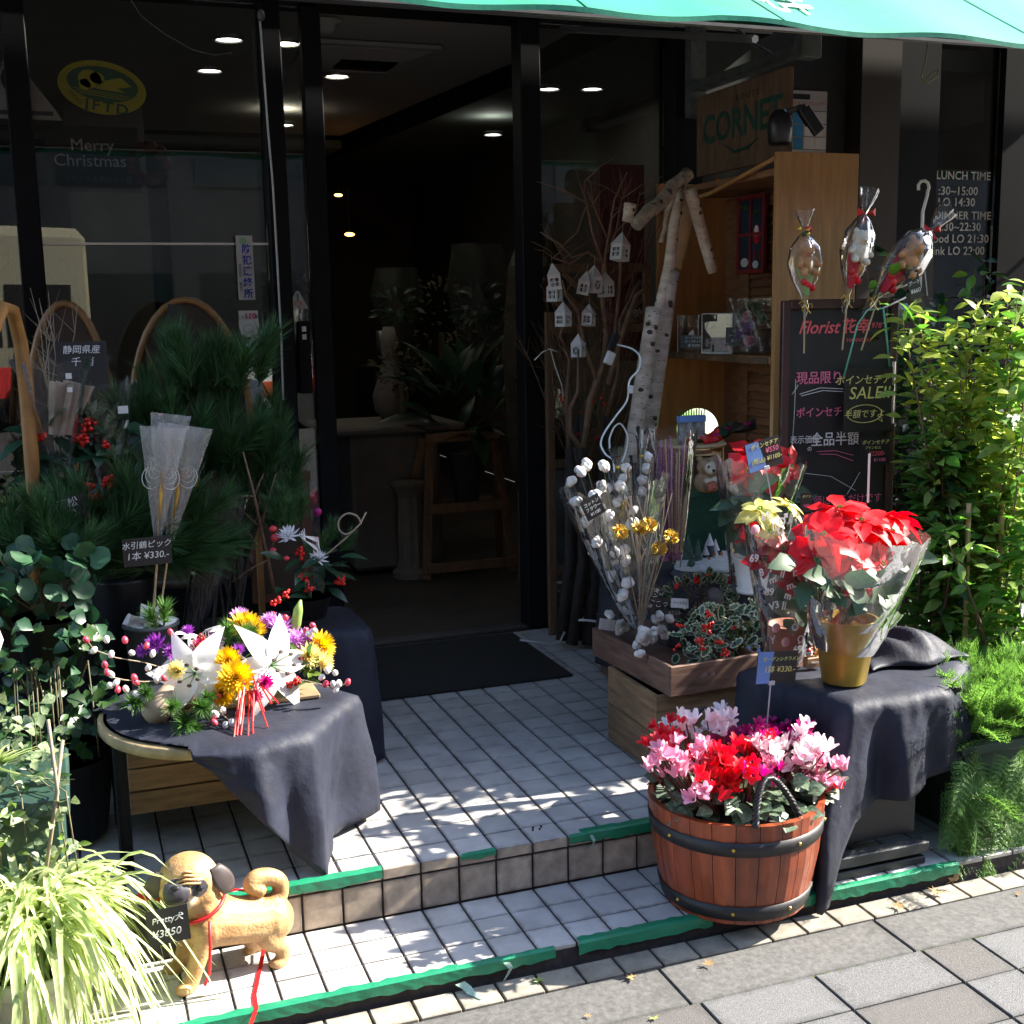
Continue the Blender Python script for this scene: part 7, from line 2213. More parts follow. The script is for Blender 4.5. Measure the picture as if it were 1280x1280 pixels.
# forked light branches
t = thing('light_branch_tree', 'forked brown branches carrying the white lantern houses', 'branches', (.90, 1.60, 0))
o0 = Vector((.90, 1.60, 0))
F = [
    ([(0.829, 1.55, 0.824), (0.854, 1.55, 1.01), (0.906, 1.55, 1.131), (0.924, 1.55, 1.253), (0.908, 1.55, 1.405), (0.918, 1.55, 1.525), (0.942, 1.55, 1.645), (0.963, 1.55, 1.764), (1.017, 1.55, 1.868)], .014, .003),
    ([(0.906, 1.55, 1.131), (0.956, 1.54, 1.253), (0.966, 1.53, 1.374), (0.979, 1.53, 1.509), (0.973, 1.53, 1.554)], .009, .004),
    ([(0.882, 1.55, 1.086), (0.828, 1.54, 1.225), (0.803, 1.54, 1.347), (0.753, 1.53, 1.407), (0.737, 1.53, 1.466)], .009, .003),
    ([(0.925, 1.55, 1.495), (0.874, 1.56, 1.645), (0.846, 1.57, 1.793), (0.85, 1.57, 1.834)], .007, .002),
    ([(0.918, 1.55, 1.525), (0.852, 1.55, 1.57), (0.786, 1.55, 1.55), (0.738, 1.55, 1.6), (0.658, 1.55, 1.644)], .006, .002),
    ([(0.852, 1.55, 1.57), (0.776, 1.55, 1.526), (0.705, 1.55, 1.55)], .004, .002),
    ([(0.936, 1.55, 1.615), (0.886, 1.55, 1.719), (0.854, 1.55, 1.792)], .004, .0015),
    ([(0.742, 1.56, 1.586), (0.814, 1.56, 1.645), (0.841, 1.56, 1.719), (0.891, 1.56, 1.816)], .004, .0015),
    ([(0.925, 1.55, 1.555), (0.969, 1.55, 1.645), (1.054, 1.55, 1.72), (1.071, 1.55, 1.795)], .005, .002),
    ([(0.969, 1.55, 1.645), (0.993, 1.55, 1.764), (1.037, 1.55, 1.848)], .004, .0015),
    ([(0.789, 1.6, 0.822), (0.778, 1.6, 1.01), (0.793, 1.6, 1.164), (0.754, 1.6, 1.257), (0.795, 1.6, 1.377)], .011, .003),
    ([(0.791, 1.5, 0.832), (0.748, 1.5, 0.895), (0.752, 1.5, 0.987), (0.783, 1.5, 1.046), (0.787, 1.5, 1.197)], .013, .004),
    ([(0.994, 1.7, 0.93), (1.044, 1.7, 1.089), (1.056, 1.7, 1.311), (1.144, 1.7, 1.468)], .010, .006),
    ([(0.983, 1.66, 1.061), (1.054, 1.66, 1.28), (1.107, 1.66, 1.405), (1.163, 1.66, 1.445)], .012, .009),
]
for pts, r0, r1 in F:
    branch(pts, r0 * .9, r1, m_twig, t)
for (a, e) in (((0.795, 1.55, 0.826), (.93, 1.62, .3)), ((0.791, 1.5, 0.832), (.92, 1.6, .25)), ((0.789, 1.6, 0.822), (.88, 1.62, .2)), ((0.994, 1.7, 0.93), (.98, 1.66, .1))):
    branch([e, a], .016, .013, m_barkd, t)
rr = random.Random(62)
for k in range(26):
    pts, r0, r1 = F[rr.randrange(11)]
    i = rr.randint(1, len(pts) - 2) if len(pts) > 2 else 0
    a = Vector(pts[i]).lerp(Vector(pts[i + 1]), rr.random())
    d = Vector((rr.gauss(0, .7), rr.gauss(0, .3), rr.uniform(.1, 1))).normalized()
    L_ = rr.uniform(.08, .22)
    branch([a, a + d * L_ * .5 + Vector((0, 0, .01)), a + d * L_], .0028, .001, m_twig, t, 'twig', n=4)
t = thing('red_twig_bunch', 'bunch of reddish bare twigs rising behind the lantern houses', 'twigs', (1.08, 1.75, 1.533))
twigs(t, (-.02, 0, -.35), (.03, 0, .33), 26, .075, .003, m_redtwig, random.Random(17), sub=4)
t = thing('dry_twig_mass', 'tangle of thin dark twigs filling the space behind the trellis', 'twigs', (0.958, 1.8, 1.055))
twigs(t, (0, 0, -.5), (.02, 0, .25), 75, .14, .0024, m_twig, random.Random(19), sub=4, sway=.05)
t = thing('red_berry_twigs', 'small red berried twigs behind the cotton bouquet', 'twigs', (0.896, 1.7, 0.935))
for k in range(14):
    q = Vector((rr.gauss(0, .07), rr.gauss(0, .03), rr.gauss(0, .06)))
    MB().tube([(0, 0, -.2), q], .0015, 4).build('twig', m_twig, t)
    berries(MB(), q, .012, 5, rr, .004).build('berry_cluster', m_berry, t, True)
cloud(t, 'leaf', [lf_plain], 40, lambda r: ((r.gauss(0, .07), 0, r.gauss(0, .05)), (r.gauss(0, 1), -.4, r.gauss(0, .5))), 40, (.025, .04), rr)
# lantern houses: hollow card houses with cut out windows
m_card_w = M('white_card', (.62, .60, .59), .7, var=.05, scale=30, trans=.15, island=.05)
def lantern_house(q, yaw, tilt, lab, s=1, kind=0):
    t = thing('lantern_house', lab, 'lantern', q, group='white card lantern houses')
    t.matrix_basis = Matrix.Translation(Vector(q)) @ Matrix.Rotation(yaw, 4, 'Z') @ Matrix.Rotation(tilt, 4, 'Y') @ Matrix.Diagonal((s, s, s, 1))
    w, h, th = .021, .046, .0016
    for k in range(4):
        f = link('wall', None, t, Matrix.Rotation(k * math.pi / 2, 4, 'Z'))
        b = MB()
        # frame with a window: two stiles, rails, mullions
        b.box(-w, -w * .62, -w, -w + th, -h, 0)
        b.box(w * .62, w, -w, -w + th, -h, 0)
        b.box(-w * .62, w * .62, -w, -w + th, -h, -h * .80)
        b.box(-w * .62, w * .62, -w, -w + th, -h * .22, 0)
        if kind == 1:
            bar(b, (-w * .62, -w + th / 2, -h * .8), (w * .62, -w + th / 2, -h * .22), .003, th * .8)
            bar(b, (w * .62, -w + th / 2, -h * .8), (-w * .62, -w + th / 2, -h * .22), .003, th * .8)
        else:
            b.box(-.0015, .0015, -w, -w + th, -h * .8, -h * .22)
            b.box(-w * .62, w * .62, -w, -w + th, -h * .53, -h * .47)
        o = b.build('wall_panel', m_card_w, t)
        o.matrix_local = Matrix.Rotation(k * math.pi / 2, 4, 'Z')
        bpy.data.objects.remove(f)
        r_ = MB().add([(-w * 1.05, -w * 1.05, 0), (w * 1.05, -w * 1.05, 0), (0, 0, h * .85)], [(0, 1, 2)]).add([(-w * 1.05, -w * 1.05 + th, 0), (w * 1.05, -w * 1.05 + th, 0), (0, th, h * .85)], [(2, 1, 0)])
        r_.build('roof_panel', m_card_w, t).matrix_local = Matrix.Rotation(k * math.pi / 2, 4, 'Z')
    MB().box(-w, w, -w, w, -h - .001, -h).build('floor_panel', m_card_w, t)
    MB().tube([(0, 0, h * .8), (0, 0, h * .8 + .03)], .0008, 4).build('loop', m_palet, t)
lantern_house((0.947, 1.46, 1.592), 0.5, 0.18, 'highest lantern house, tilted, hanging right of the branches', 1.25, 0)
lantern_house((0.678, 1.47, 1.483), -0.4, -0.12, 'top left lantern house hanging over a second one', 1.15, 0)
lantern_house((0.684, 1.48, 1.436), 0.7, 0, 'lantern house half hidden below the top left one', 1.05, 0)
lantern_house((0.812, 1.49, 1.459), -0.5, 0.2, 'lantern house at the left of the close trio, facing away', 1.05, 0)
lantern_house((0.852, 1.5, 1.474), 0.35, 0.1, 'middle lantern house of the close trio with crossed windows', 1.2, 1)
lantern_house((0.906, 1.51, 1.453), 0.45, -0.05, 'right lantern house of the close trio', 1.1, 0)
lantern_house((0.735, 1.52, 1.345), 0.6, 0, 'lantern house hanging below the top left pair', 1.1, 0)
lantern_house((0.845, 1.53, 1.34), 0.8, 0.15, 'small lantern house in shade in front of the lattice', 1, 0)
lantern_house((0.805, 1.54, 1.226), 0.75, 0, 'lowest lantern house with crossed windows', 1.05, 1)

# power adaptor and white cable
t = thing('power_adaptor', 'black cable socket and white power adaptor hanging from the branches', 'power adaptor', (0.864, 1.4, 1.18))
o0 = Vector((0.864, 1.4, 1.18))
bar(MB(), Vector((0.874, 1.4, 1.209)) - o0, Vector((0.898, 1.4, 1.262)) - o0, .03, .025).build('black_plug', m_plastic_b, t)
bar(MB(), Vector((0.861, 1.4, 1.153)) - o0, Vector((0.881, 1.4, 1.197)) - o0, .032, .022).build('adaptor_body', m_white, t)
t = thing('white_cable', 'looping white electric cable in front of the birch poles', 'cable', (0.794, 1.05, 1.099))
o0 = Vector((0.794, 1.05, 1.099))
MB().tube(smooth([Vector(q) - o0 for q in ((0.885, 1.36, 1.225), (0.867, 1.2, 1.214), (0.849, 1.1, 1.189), (0.824, 1.06, 1.147), (0.78, 1.04, 1.111), (0.766, 1.03, 1.046), (0.719, 1.02, 0.994), (0.667, 1, 0.943), (0.643, 0.98, 0.905), (0.647, 0.95, 0.873), (0.65, 0.9, 0.859), (0.633, 0.85, 0.826))]), .0034, 7).build('cable_strand', m_white, t, True)
MB().tube(smooth([Vector(q) - o0 for q in ((0.668, 0.9, 0.818), (0.736, 0.98, 0.873), (0.752, 1, 0.925), (0.737, 1.02, 0.965), (0.703, 1, 0.958), (0.676, 0.98, 0.923), (0.667, 0.96, 0.892))]), .003, 6).build('cable_strand', m_white, t, True)
bar(MB(), Vector((0.774, 1.02, 1.068)) - o0, Vector((0.777, 1.02, 1.096)) - o0, .016, .012).build('inline_switch', m_white, t)
t = thing('thin_white_cord', 'thin white cord tied round the trellis upright', 'cord', (0.794, 1.8, 1.189))
o0 = Vector((0.794, 1.8, 1.189))
MB().tube([Vector(q) - o0 for q in ((0.725, 1.8, 1.159), (0.76, 1.8, 1.19), (0.794, 1.8, 1.202), (0.814, 1.8, 1.131), (0.841, 1.8, 1.059), (0.848, 1.8, 1.02))], .0028, 5).build('cord_strand', m_paper, t, True)
MB().tube([Vector(q) - o0 for q in ((0.78, 1.79, 1.203), (0.825, 1.79, 1.189))], .003, 5).build('cord_strand', m_paper, t, True)
# cord and wire at the top left window
t = thing('white_wire_conduit', 'thin pale wire running down the door post from the top', 'wire', (-0.282, 1.9, 2.427))
o0 = Vector((-0.282, 1.9, 2.427))
MB().tube([Vector(q) - o0 for q in ((-0.279, 1.94, 2.425), (-0.275, 1.94, 2.268), (-0.269, 1.94, 2.041), (-0.261, 1.94, 1.84), (-0.258, 1.94, 1.546), (-0.257, 1.94, 1.246), (-0.261, 1.94, 1.032))], .004, 6).build('wire_strand', m_paper, t, True)
MB().ball((0, -.01, .0), .014, 8, 6, sq=(1, 1, 1.5)).build('hook_block', m_iron, t, True)
MB().tube([Vector(q) - o0 for q in ((-0.728, 1.94, 2.462), (-0.698, 1.94, 2.41), (-0.622, 1.94, 2.355), (-0.528, 1.94, 2.305), (-0.45, 1.94, 2.29), (-0.386, 1.94, 2.302))], .0022, 5).build('wire_strand', m_iron, t, True)

# ---------------------------------------------------------------- poinsettias
def bract_mesh(name, mat, w=.5):
    return leaf_mesh(name, mat, 1, w, .22, .16, n=6, peak=.48, wave=.12)
br = [leaf_mesh('bract', m_bract, 1, w_, c_, f_, n=7, peak=p_, wave=v_, serr=.05) for w_, c_, f_, p_, v_ in ((.50, .22, .16, .48, .12), (.44, .45, .22, .42, .22), (.58, .10, .10, .52, .2))]
bry = bract_mesh('bract', m_bracty)
brd = bract_mesh('bract', M('bract_dark_red', (.30, .008, .012), .5, var=.25, scale=30, trans=.25, island=.25))
brg = leaf_mesh('leaf', M('poinsettia_green', (.05, .10, .045), .5, var=.25, scale=20, trans=.2, island=.25), 1, .55, .3, .12, n=6, peak=.45, serr=.1)
def poin_head(t, c_, s, mesh, rr, n=13, tilt=(0, -.4, 1)):
    c_ = Vector(c_)
    x, y, z = frame(Vector(tilt).normalized(), (1, 0, 0))
    ax = Vector(tilt).normalized()
    for k in range(n):
        a = k * 2.4
        up = -.15 + .55 * (k / n)
        d = (x * math.cos(a) + z * math.sin(a)) + ax * (up - .1)
        link('bract', mesh[k % 3] if isinstance(mesh, list) else mesh, t, orient(c_ + ax * .01 * (k / n), d, ax, s * (1.05 - .45 * k / n) * rr.uniform(.9, 1.1), rr.uniform(-.2, .2)))
    b = MB()
    for k in range(6):
        b.ball(c_ + ax * .016 + (x * math.cos(k) + z * math.sin(k)) * .006, .003, 5, 4)
    b.build('flower_eye', m_fern, t)
# gold pot
c0 = Vector((.885, -.08, .3475))
t = thing('gold_pot_poinsettia', 'big bright red poinsettia in a shiny gold pot on the black cloth', 'potted plant', c0)
def foil_pot(t, r0, r1, h, mat, crumple=.02):
    MB().lathe([(r0, 0), (r0 * 1.02, .003), (r1, h), (r1 + .003, h + .002), (r1 - .004, h), (r1 - .006, h - .02), (.002, h - .022)], 36, closed=False, jit=noise_r(5, crumple, 4)).build('pot', mat, t, True)
m_goldpot = M('gold_pot', (.42, .29, .055), .38, .75, var=.12, scale=14, bump=.1, island=0)
foil_pot(t, .058, .084, .175, m_goldpot)
rr = random.Random(90)
def relc(q):
    return Vector(q) - c0
heads = [((0.945, -0.05, 0.771), 0.140, 15, (0, -.5, 1)), ((0.796, -0.1, 0.754), 0.122, 12, (-.5, -.5, 1)), ((1.035, -0.06, 0.737), 0.134, 13, (.4, -.5, 1)), ((0.852, -0.13, 0.695), 0.110, 12, (-.1, -1, .6)), ((0.956, -0.12, 0.67), 0.104, 10, (.3, -1, .5)), ((1.006, 0.06, 0.76), 0.134, 12, (-.1, .3, 1)), ((1.118, 0.04, 0.755), 0.122, 10, (.4, .3, 1)), ((0.76, -0.12, 0.701), 0.098, 9, (-.5, -1, .3)), ((1.056, -0.08, 0.667), 0.104, 9, (.5, -1, .4)), ((0.884, -0.15, 0.631), 0.085, 8, (.0, -1, .1)), ((0.915, 0, 0.799), 0.122, 10, (-.2, -.2, 1))]
for q, s, n_, tl in heads:
    poin_head(t, relc(q), s, br, rr, n_, tl)
    MB().tube([(rr.uniform(-.02, .02), 0, .16), relc(q) * .6 + Vector((0, 0, .05)), relc(q)], .004, 5).build('stem', m_stem, t)
cloud(t, 'leaf', [brg], 30, lambda r: ((lambda a, z: (.095 * math.cos(a) * (1 + z), .085 * math.sin(a), .24 + z * .12))(r.uniform(2.6, 6.8), r.uniform(0, 1)), (r.gauss(0, .5), -.8, -.2)), 30, (.07, .10), rr, up=(0, -1, .5), updir=0)
wrap_cone(t, (0, 0, .09), (.03, -.02, .42), .078, .175, 97, n=64, m=14, amp=.06, flare=.0)
wrap_cone(t, (0, 0, .14), (.05, .0, .23), .075, .12, 98, n=50, m=6, amp=.12)
card('plain_stake', 'pale clear stake standing behind the red poinsettia', 'stake', .007, .14, (1.065, 0.08, 0.872), mat=m_clear)
# zodiac wrap
c0 = Vector(((0.838, 0.12, 0.326)[0], .12, (0.838, 0.12, 0.326)[2]))
c0.z = .3475
t = thing('zodiac_wrap_poinsettia', 'red and pale yellow poinsettia in brown pot with white symbol print wrap', 'potted plant', c0)
foil_pot(t, .045, .062, .115, M('terracotta_brown', (.24, .085, .045), .6, var=.15, scale=14, island=0))
for q, s, n_, tl, me in (((0.743, 0.13, 0.792), .085, 11, (-.3, -.6, 1), bry), ((0.853, 0.16, 0.793), .075, 9, (.5, -.3, 1), bry), ((0.757, 0.1, 0.739), .06, 8, (-.3, -1, .4), bry), ((0.778, 0.08, 0.689), .085, 12, (.2, -.9, .6), brd), ((0.812, 0.07, 0.633), .075, 10, (.3, -1, .4), brd), ((0.74, 0.1, 0.661), .07, 9, (-.4, -1, .4), brd), ((0.806, 0.06, 0.595), .06, 8, (.1, -1, .1), brd), ((0.725, 0.14, 0.735), .05, 7, (-1, -.5, .4), br)):
    poin_head(t, relc(q), s, me, rr, n_, tl)
cloud(t, 'leaf', [brg], 22, lambda r: ((r.uniform(-.05, .06), r.uniform(-.05, .02), r.uniform(.12, .30)), (r.gauss(0, .5), -.8, -.2)), 22, (.06, .085), rr, up=(0, -1, .5), updir=0)
wrap_cone(t, (0, 0, .0), (-.02, -.01, .415), .062, .12, 101, n=50, m=14, amp=.05)
SY = ['Ⅱ', 'm', '69', 'γ', '≈', 'Ω', '8', '♂', 'Ⅱ', 'V3', '69', 'm,']
for k, q in enumerate(((0.693, 0.02, 0.799), (0.748, 0.02, 0.786), (0.721, 0.02, 0.768), (0.741, 0.02, 0.756), (0.666, 0.03, 0.685), (0.7, 0, 0.666), (0.736, 0, 0.641), (0.706, 0, 0.628), (0.683, 0.02, 0.646), (0.764, 0, 0.607), (0.811, 0.02, 0.576), (0.725, 0.02, 0.55), (0.709, 0.02, 0.59), (0.811, 0.04, 0.478), (0.756, 0.02, 0.545), (0.832, 0.05, 0.434), (0.822, 0.05, 0.407), (0.741, 0.05, 0.449), (0.776, 0, 0.641), (0.755, 0, 0.579))):
    text(SY[(k * 5 + 2) % 12], .029, t, relc(q), m_white, rot=(R(90), rr.uniform(-.4, .4), 0), name='symbol_print', bold=.0006)
for q in ((0.661, 0.02, 0.766), (0.751, 0.05, 0.477), (0.783, 0.05, 0.433)):
    MB().ball(relc(q), .014, 8, 5, sq=(1, .15, 1)).build('flower_print', m_pale, t, True)
# back poinsettia with card
c0 = Vector(((0.935, 0.48, 0.482)[0], .48, .4705))
t = thing('white_pot_poinsettia', 'dark red poinsettia in a white pot beside the snowy village', 'potted plant', c0)
MB().lathe([(.05, 0), (.058, .006), (.05, .01), (.045, .012), (.06, .11), (.063, .115), (.055, .115), (.054, .09), (.002, .088)], 30, closed=False).build('pot', m_white, t, True)
for q, s, n_, tl in (((0.965, 0.47, 0.887), .14, 15, (0, -.7, 1)), ((0.903, 0.46, 0.855), .10, 9, (-.6, -1, .5)), ((1.052, 0.47, 0.857), .11, 10, (.6, -1, .4)), ((0.968, 0.44, 0.779), .09, 8, (.1, -1, 0)), ((0.886, 0.46, 0.694), .06, 6, (-.4, -1, 0)), ((0.906, 0.46, 0.629), .05, 5, (-.4, -1, -.1))):
    poin_head(t, relc(q), s, br if s > .08 else br, rr, n_, tl)
cloud(t, 'leaf', [brg, lf_big], 34, lambda r: ((r.uniform(-.09, .12), r.uniform(-.05, .02), r.uniform(.14, .34)), (r.gauss(0, .6), -.8, -.2)), 34, (.09, .13), rr, up=(0, -1, .5), updir=0)
wrap_cone(t, (0, 0, .0), (.02, -.01, .42), .06, .14, 105, n=50, m=10, amp=.07)
card('price_card', 'blue and black price card standing in the back poinsettia', 'price card', .118, .088, (0.878, 0.33, 0.925), roll=-.22, tilt=0, mat=m_card, stake=.14, lines=[('ポインセチア', .016, .005, .028, m_inky), ('¥550', .022, .028, .008, m_inkp), ('(税込) ¥1100-', .018, .005, -.016, m_inky)])
o = bpy.data.objects[[x.name for x in bpy.data.objects if x.get('label', '').startswith('blue and black')][0]]
MB().add([(-.058, -.0005, -.043), (.002, -.0005, -.043), (-.014, -.0005, .043), (-.058, -.0005, .043)], [(0, 1, 2, 3)]).build('painted_blue_sheen', m_bluecard, o)  # blue sheen painted as a flat patch over the black card
card('price_card', 'glossy blue black price card reading 330 above the cyclamen tub', 'price card', .122, .088, (0.66, -0.1, 0.417), roll=.08, tilt=0, stake=.13, stake_dx=-.012, lines=[('ガーデンシクラメン', .0125, .012, .022, m_inky), ('1鉢 ¥330.-', .022, .008, -.006, m_inky)])
o = bpy.data.objects[[x.name for x in bpy.data.objects if x.get('label', '').startswith('glossy blue')][0]]
MB().add([(-.060, -.0005, -.043), (-.022, -.0005, -.043), (-.012, -.0005, .043), (-.060, -.0005, .043)], [(0, 1, 2, 3)]).build('painted_blue_sheen', m_bluecard, o)  # sheen on the left of the card, painted in flat blue
card('price_card', 'small dark card behind the zodiac wrapped poinsettia', 'price card', .04, .06, (1.041, 0.35, 0.766), lines=[('ポイン', .010, 0, .018, m_inky), ('¥880', .011, 0, -.01, m_inkp)])
# santa box
c0 = Vector((0.876, 0.06, 0.328))
c0.z = .348
t = thing('gift_box_figurine', 'tiny wooden box topped with a red capped figure and a reindeer', 'figurine', c0)
MB().box(-.022, .028, -.012, .012, 0, .030, ch=.002).build('box_body', M('box_tan', (.34, .19, .10), .6), t)
text('Merry', .010, t, (.003, -.0128, .016), m_white)
MB().ball((-.012, 0, .040), .011, 10, 8).build('head', m_plushl, t, True)
MB().lathe([(.0115, 0), (.012, .004), (.002, .016)], 12, c=(-.012, 0, .045)).build('red_cap', m_red, t, True)
MB().lathe([(.0125, 0), (.013, .003), (.0125, .006)], 12, c=(-.012, 0, .042)).build('cap_fur', m_white, t, True)
blob([('b', (.016, 0, .038), .008), ('b', (.016, -.004, .046), .006), ('t', [(.012, 0, .05), (.009, 0, .06)], [.002, .0015]), ('t', [(.02, 0, .05), (.024, 0, .06)], [.002, .0015])], 'reindeer', [M('reindeer_tan', (.55, .28, .10), .6)], t, .0018, 1)

# ---------------------------------------------------------------- right table with black cloth
t = thing('black_folding_stand', 'black folding stand under the black cloth at right', 'stand', (.78, -.10, ZT))
MB().box(.07, .40, -.10, .23, .44, .458, ch=.003).build('stand_top', m_black, t)
for y0 in (-.105,):
    MB().box(.03, .245, y0 - .016, y0, .075, .34, ch=.002).build('front_board', m_plastic_b, t)
for x in (.075, .225):
    MB().tube([(x, -.085, .06), (x, -.085, .45)], .012, 8).build('leg', m_black, t)
    MB().tube([(x, .2, .0), (x, .2, .45)], .012, 8).build('leg', m_black, t)
MB().box(-.06, .255, -.172, -.135, .035, .066, ch=.003).build('base_beam', M('stand_beam', (.03, .032, .034), .5, var=.3), t)
MB().box(-.06, .25, -.165, -.14, .001, .022, ch=.003).build('base_beam', bpy.data.materials['stand_beam'], t)
# black cloth: one sheet over a five sided top, its corner drawn out into a long tail
PX, PY = .98, 0
poly = [(.80, -.235), (1.10, -.235), (1.36, -.02), (1.27, .19), (.70, .16)]
def pr_(a):
    d = Vector((math.cos(a), math.sin(a)))
    best = .6
    for i in range(5):
        p, q = Vector(poly[i]) - Vector((PX, PY)), Vector(poly[(i + 1) % 5]) - Vector((PX, PY))
        e = q - p
        den = d.x * e.y - d.y * e.x
        if abs(den) > 1e-9:
            t = (p.x * e.y - p.y * e.x) / den
            u = (p.x * d.y - p.y * d.x) / den
            if t > 0 and -.001 <= u <= 1.001:
                best = min(best, t)
    return best
hangR = interp([(-180, .30), (-152, .30), (-143, .40), (-137, .50), (-133, .50), (-129, .36), (-124, .29), (-110, .265), (-90, .25), (-63, .215), (-40, .20), (-15, .17), (10, .17), (40, .2), (120, .28), (180, .30)])
def foldR(a):
    d = math.degrees(a) % 360
    if d > 180: d -= 360
    v = .006 * math.sin(a * 8 + 1) + .004 * math.sin(a * 17)
    v += .16 * math.exp(-((d + 135) / 6) ** 2) + .020 * math.exp(-((d + 122) / 5) ** 2) - .02 * math.exp(-((d + 112) / 7) ** 2) + .03 * math.exp(-((d + 95) / 10) ** 2) - .015 * math.exp(-((d + 75) / 8) ** 2) + .03 * math.exp(-((d + 30) / 20) ** 2)
    return v
draped('black_display_cloth', PX, PY, .3, .335, hangR, 'black cloth over the right hand stand with one corner trailing to the kerb', fold=foldR, square=pr_, nth=220)
# crumpled extra roll at back right and the thin hanging tail
t = MB()
t.grid(lambda u, v: (1.00 + .34 * u + .02 * math.sin(v * 5), -.05 + .22 * v + .02 * math.sin(u * 9), .352 + .075 * math.sin(math.pi * min(1, u * 1.05)) * math.sin(math.pi * v) + .012 * math.sin(u * 21 + v * 8) * math.sin(math.pi * v)), 30, 18)
o = t.build('crumpled_cloth', m_cloth, None, True)
o.modifiers.new('t', 'SOLIDIFY').thickness = .002
tag(o, 'crumpled heap of black cloth at the right end of the display table', 'cloth')
# ---------------------------------------------------------------- chalkboard and its cards
CX, CY = 1.385, .72
ctr = Vector((1.405, 0.72, 0.998))
t = thing('menu_chalkboard', 'tall black chalkboard in a dark maroon frame with handwritten sale notice', 'chalkboard', ctr, R(-7))
m_maroon = M('maroon_frame', (.045, .012, .014), .4, var=.2, scale=10, coat=.2)
bw, bh = .212, .50
zc = 0
MB().box(-bw + .02, bw - .02, -.004, .006, -.75, .345).build('board_face', M('chalk_surface', (.012, .012, .014), .6, var=.5, scale=7), t)
for x in (-bw, bw - .028):
    MB().box(x, x + .028, -.012, .012, -.83, .375, ch=.003).build('frame_stile', m_maroon, t)
for z0, z1 in ((.345, .378), (-.775, -.745)):
    MB().box(-bw + .0285, bw - .0285, -.011, .011, z0, z1, ch=.003).build('frame_rail', m_maroon, t)
k_ = .00312
def CB(px, py, dy=-.0055):
    return ((px - 1047) * k_, dy, (515 - py) * k_)
text('Florist', .060, t, CB(1021, 424), m_inkr, shear=.35, bold=.0008, sx=.95)
text('花幸', .052, t, CB(1066, 424), m_inkr, bold=.001)
text('1978', .026, t, CB(1087, 423), m_inkr, shear=.2)
text('HANAKOU', .018, t, CB(1069, 438), m_inkr)
text('現品限り', .045, t, CB(1024, 478), m_inkp, bold=.0004, sx=.95)
text('ポインセチア', .036, t, CB(1030, 515), m_inkp, bold=.0004, sx=.95)
text('表示価格', .030, t, CB(1008, 544), m_ink, sx=.9)
text('の', .018, t, CB(1014, 554), m_ink)
text('全品半額', .050, t, CB(1044, 545), m_ink, bold=.0004, sx=.9)
text('店頭にあるだけです', .036, t, CB(1056, 612), m_inkp, sx=.9)
text('お早めに', .034, t, CB(1040, 640), m_inkp, sx=.9)
def stroke(a, m__, b_, mat, r=.0014):
    MB().tube([CB(*a), CB(*m__), CB(*b_)], r, 4).build('chalk_stroke', mat, t)
stroke((1001, 494), (1025, 488), (1052, 490), m_ink)
stroke((1003, 496), (1028, 491), (1052, 493), m_ink)
stroke((1023, 557), (1045, 557), (1066, 563), m_inkp)
stroke((1026, 560), (1045, 561), (1066, 569), m_inkp)
stroke((996, 478), (995, 520), (993, 555), m_ink, .001)
stroke((999, 484), (996, 489), (992, 494), m_ink, .001)
stroke((1008, 580), (1040, 585), (1070, 602), m_ink, .001)
stroke((1075, 582), (1068, 594), (1060, 606), m_ink, .001)
stroke((1025, 622), (1050, 621), (1075, 630), m_inkp, .001)
card('sale_board', 'small black board reading SALE hanging by green ribbon on the chalkboard', 'sign', .178, .215, (1.479, 0.655, 1.04), yaw=R(-7), roll=.0, tilt=0, mat=m_card,
     lines=[('ポインセチア', .034, -.02, .066, m_inky), ('SALE!!', .058, .005, .022, m_inky), ('半額ですよ', .030, -.012, -.048, m_inky)])
sb = bpy.data.objects['sale_board']
q = [(-.012 + .064 * math.cos(a), -.0015, -.046 + .030 * math.sin(a)) for a in [i * 2 * math.pi / 22 for i in range(22)]]
MB().tube(q + [q[0]], .0014, 4).build('speech_outline', m_inky, sb)
MB().tube([(.04, -.0015, -.066), (.055, -.0015, -.075), (.05, -.0015, -.06)], .0014, 4).build('speech_outline', m_inky, sb)
t = thing('green_ribbon', 'green plastic ribbon hanging the sale board from the chalkboard top', 'ribbon', (1.488, 0.66, 1.344))
o0 = Vector((1.488, 0.66, 1.344))
m_rib = M('ribbon_green', (.12, .42, .28), .4, var=.1)
MB().tube([Vector(q) - o0 for q in ((1.378, 0.65, 1.124), (1.4, 0.65, 1.202), (1.429, 0.655, 1.293), (1.469, 0.66, 1.337), (1.532, 0.66, 1.343))], .003, 5).build('ribbon_strand', m_rib, t, True)
MB().tube([Vector(q) - o0 for q in ((1.532, 0.66, 1.343), (1.541, 0.655, 1.277), (1.558, 0.65, 1.149))], .0035, 5).build('ribbon_strand', m_rib, t, True)
MB().tube([Vector(q) - o0 for q in ((1.532, 0.66, 1.343), (1.574, 0.67, 1.356), (1.636, 0.68, 1.377))], .0035, 5).build('ribbon_strand', m_white, t, True)
card('price_card', 'dark price card with yellow and pink writing below the SALE board', 'price card', .11, .095, (1.496, 0.63, 0.868), yaw=R(-7), lines=[('ポインセチア', .017, 0, .030, m_inky), ('プリンセス', .012, -.01, .012, m_inky), ('¥2200-', .022, .005, -.008, m_inkr), ('¥1100-', .017, .018, -.030, m_inkp)])
t = thing('marker_pens', 'two white tubes fixed to the right edge of the chalkboard', 'pen holder', (1.598, 0.68, 1.033))
for dz in (-.03, .08):
    MB().tube([(0, 0, dz - .05), (0, 0, dz + .05)], .006, 8).build('tube', m_alu, t)

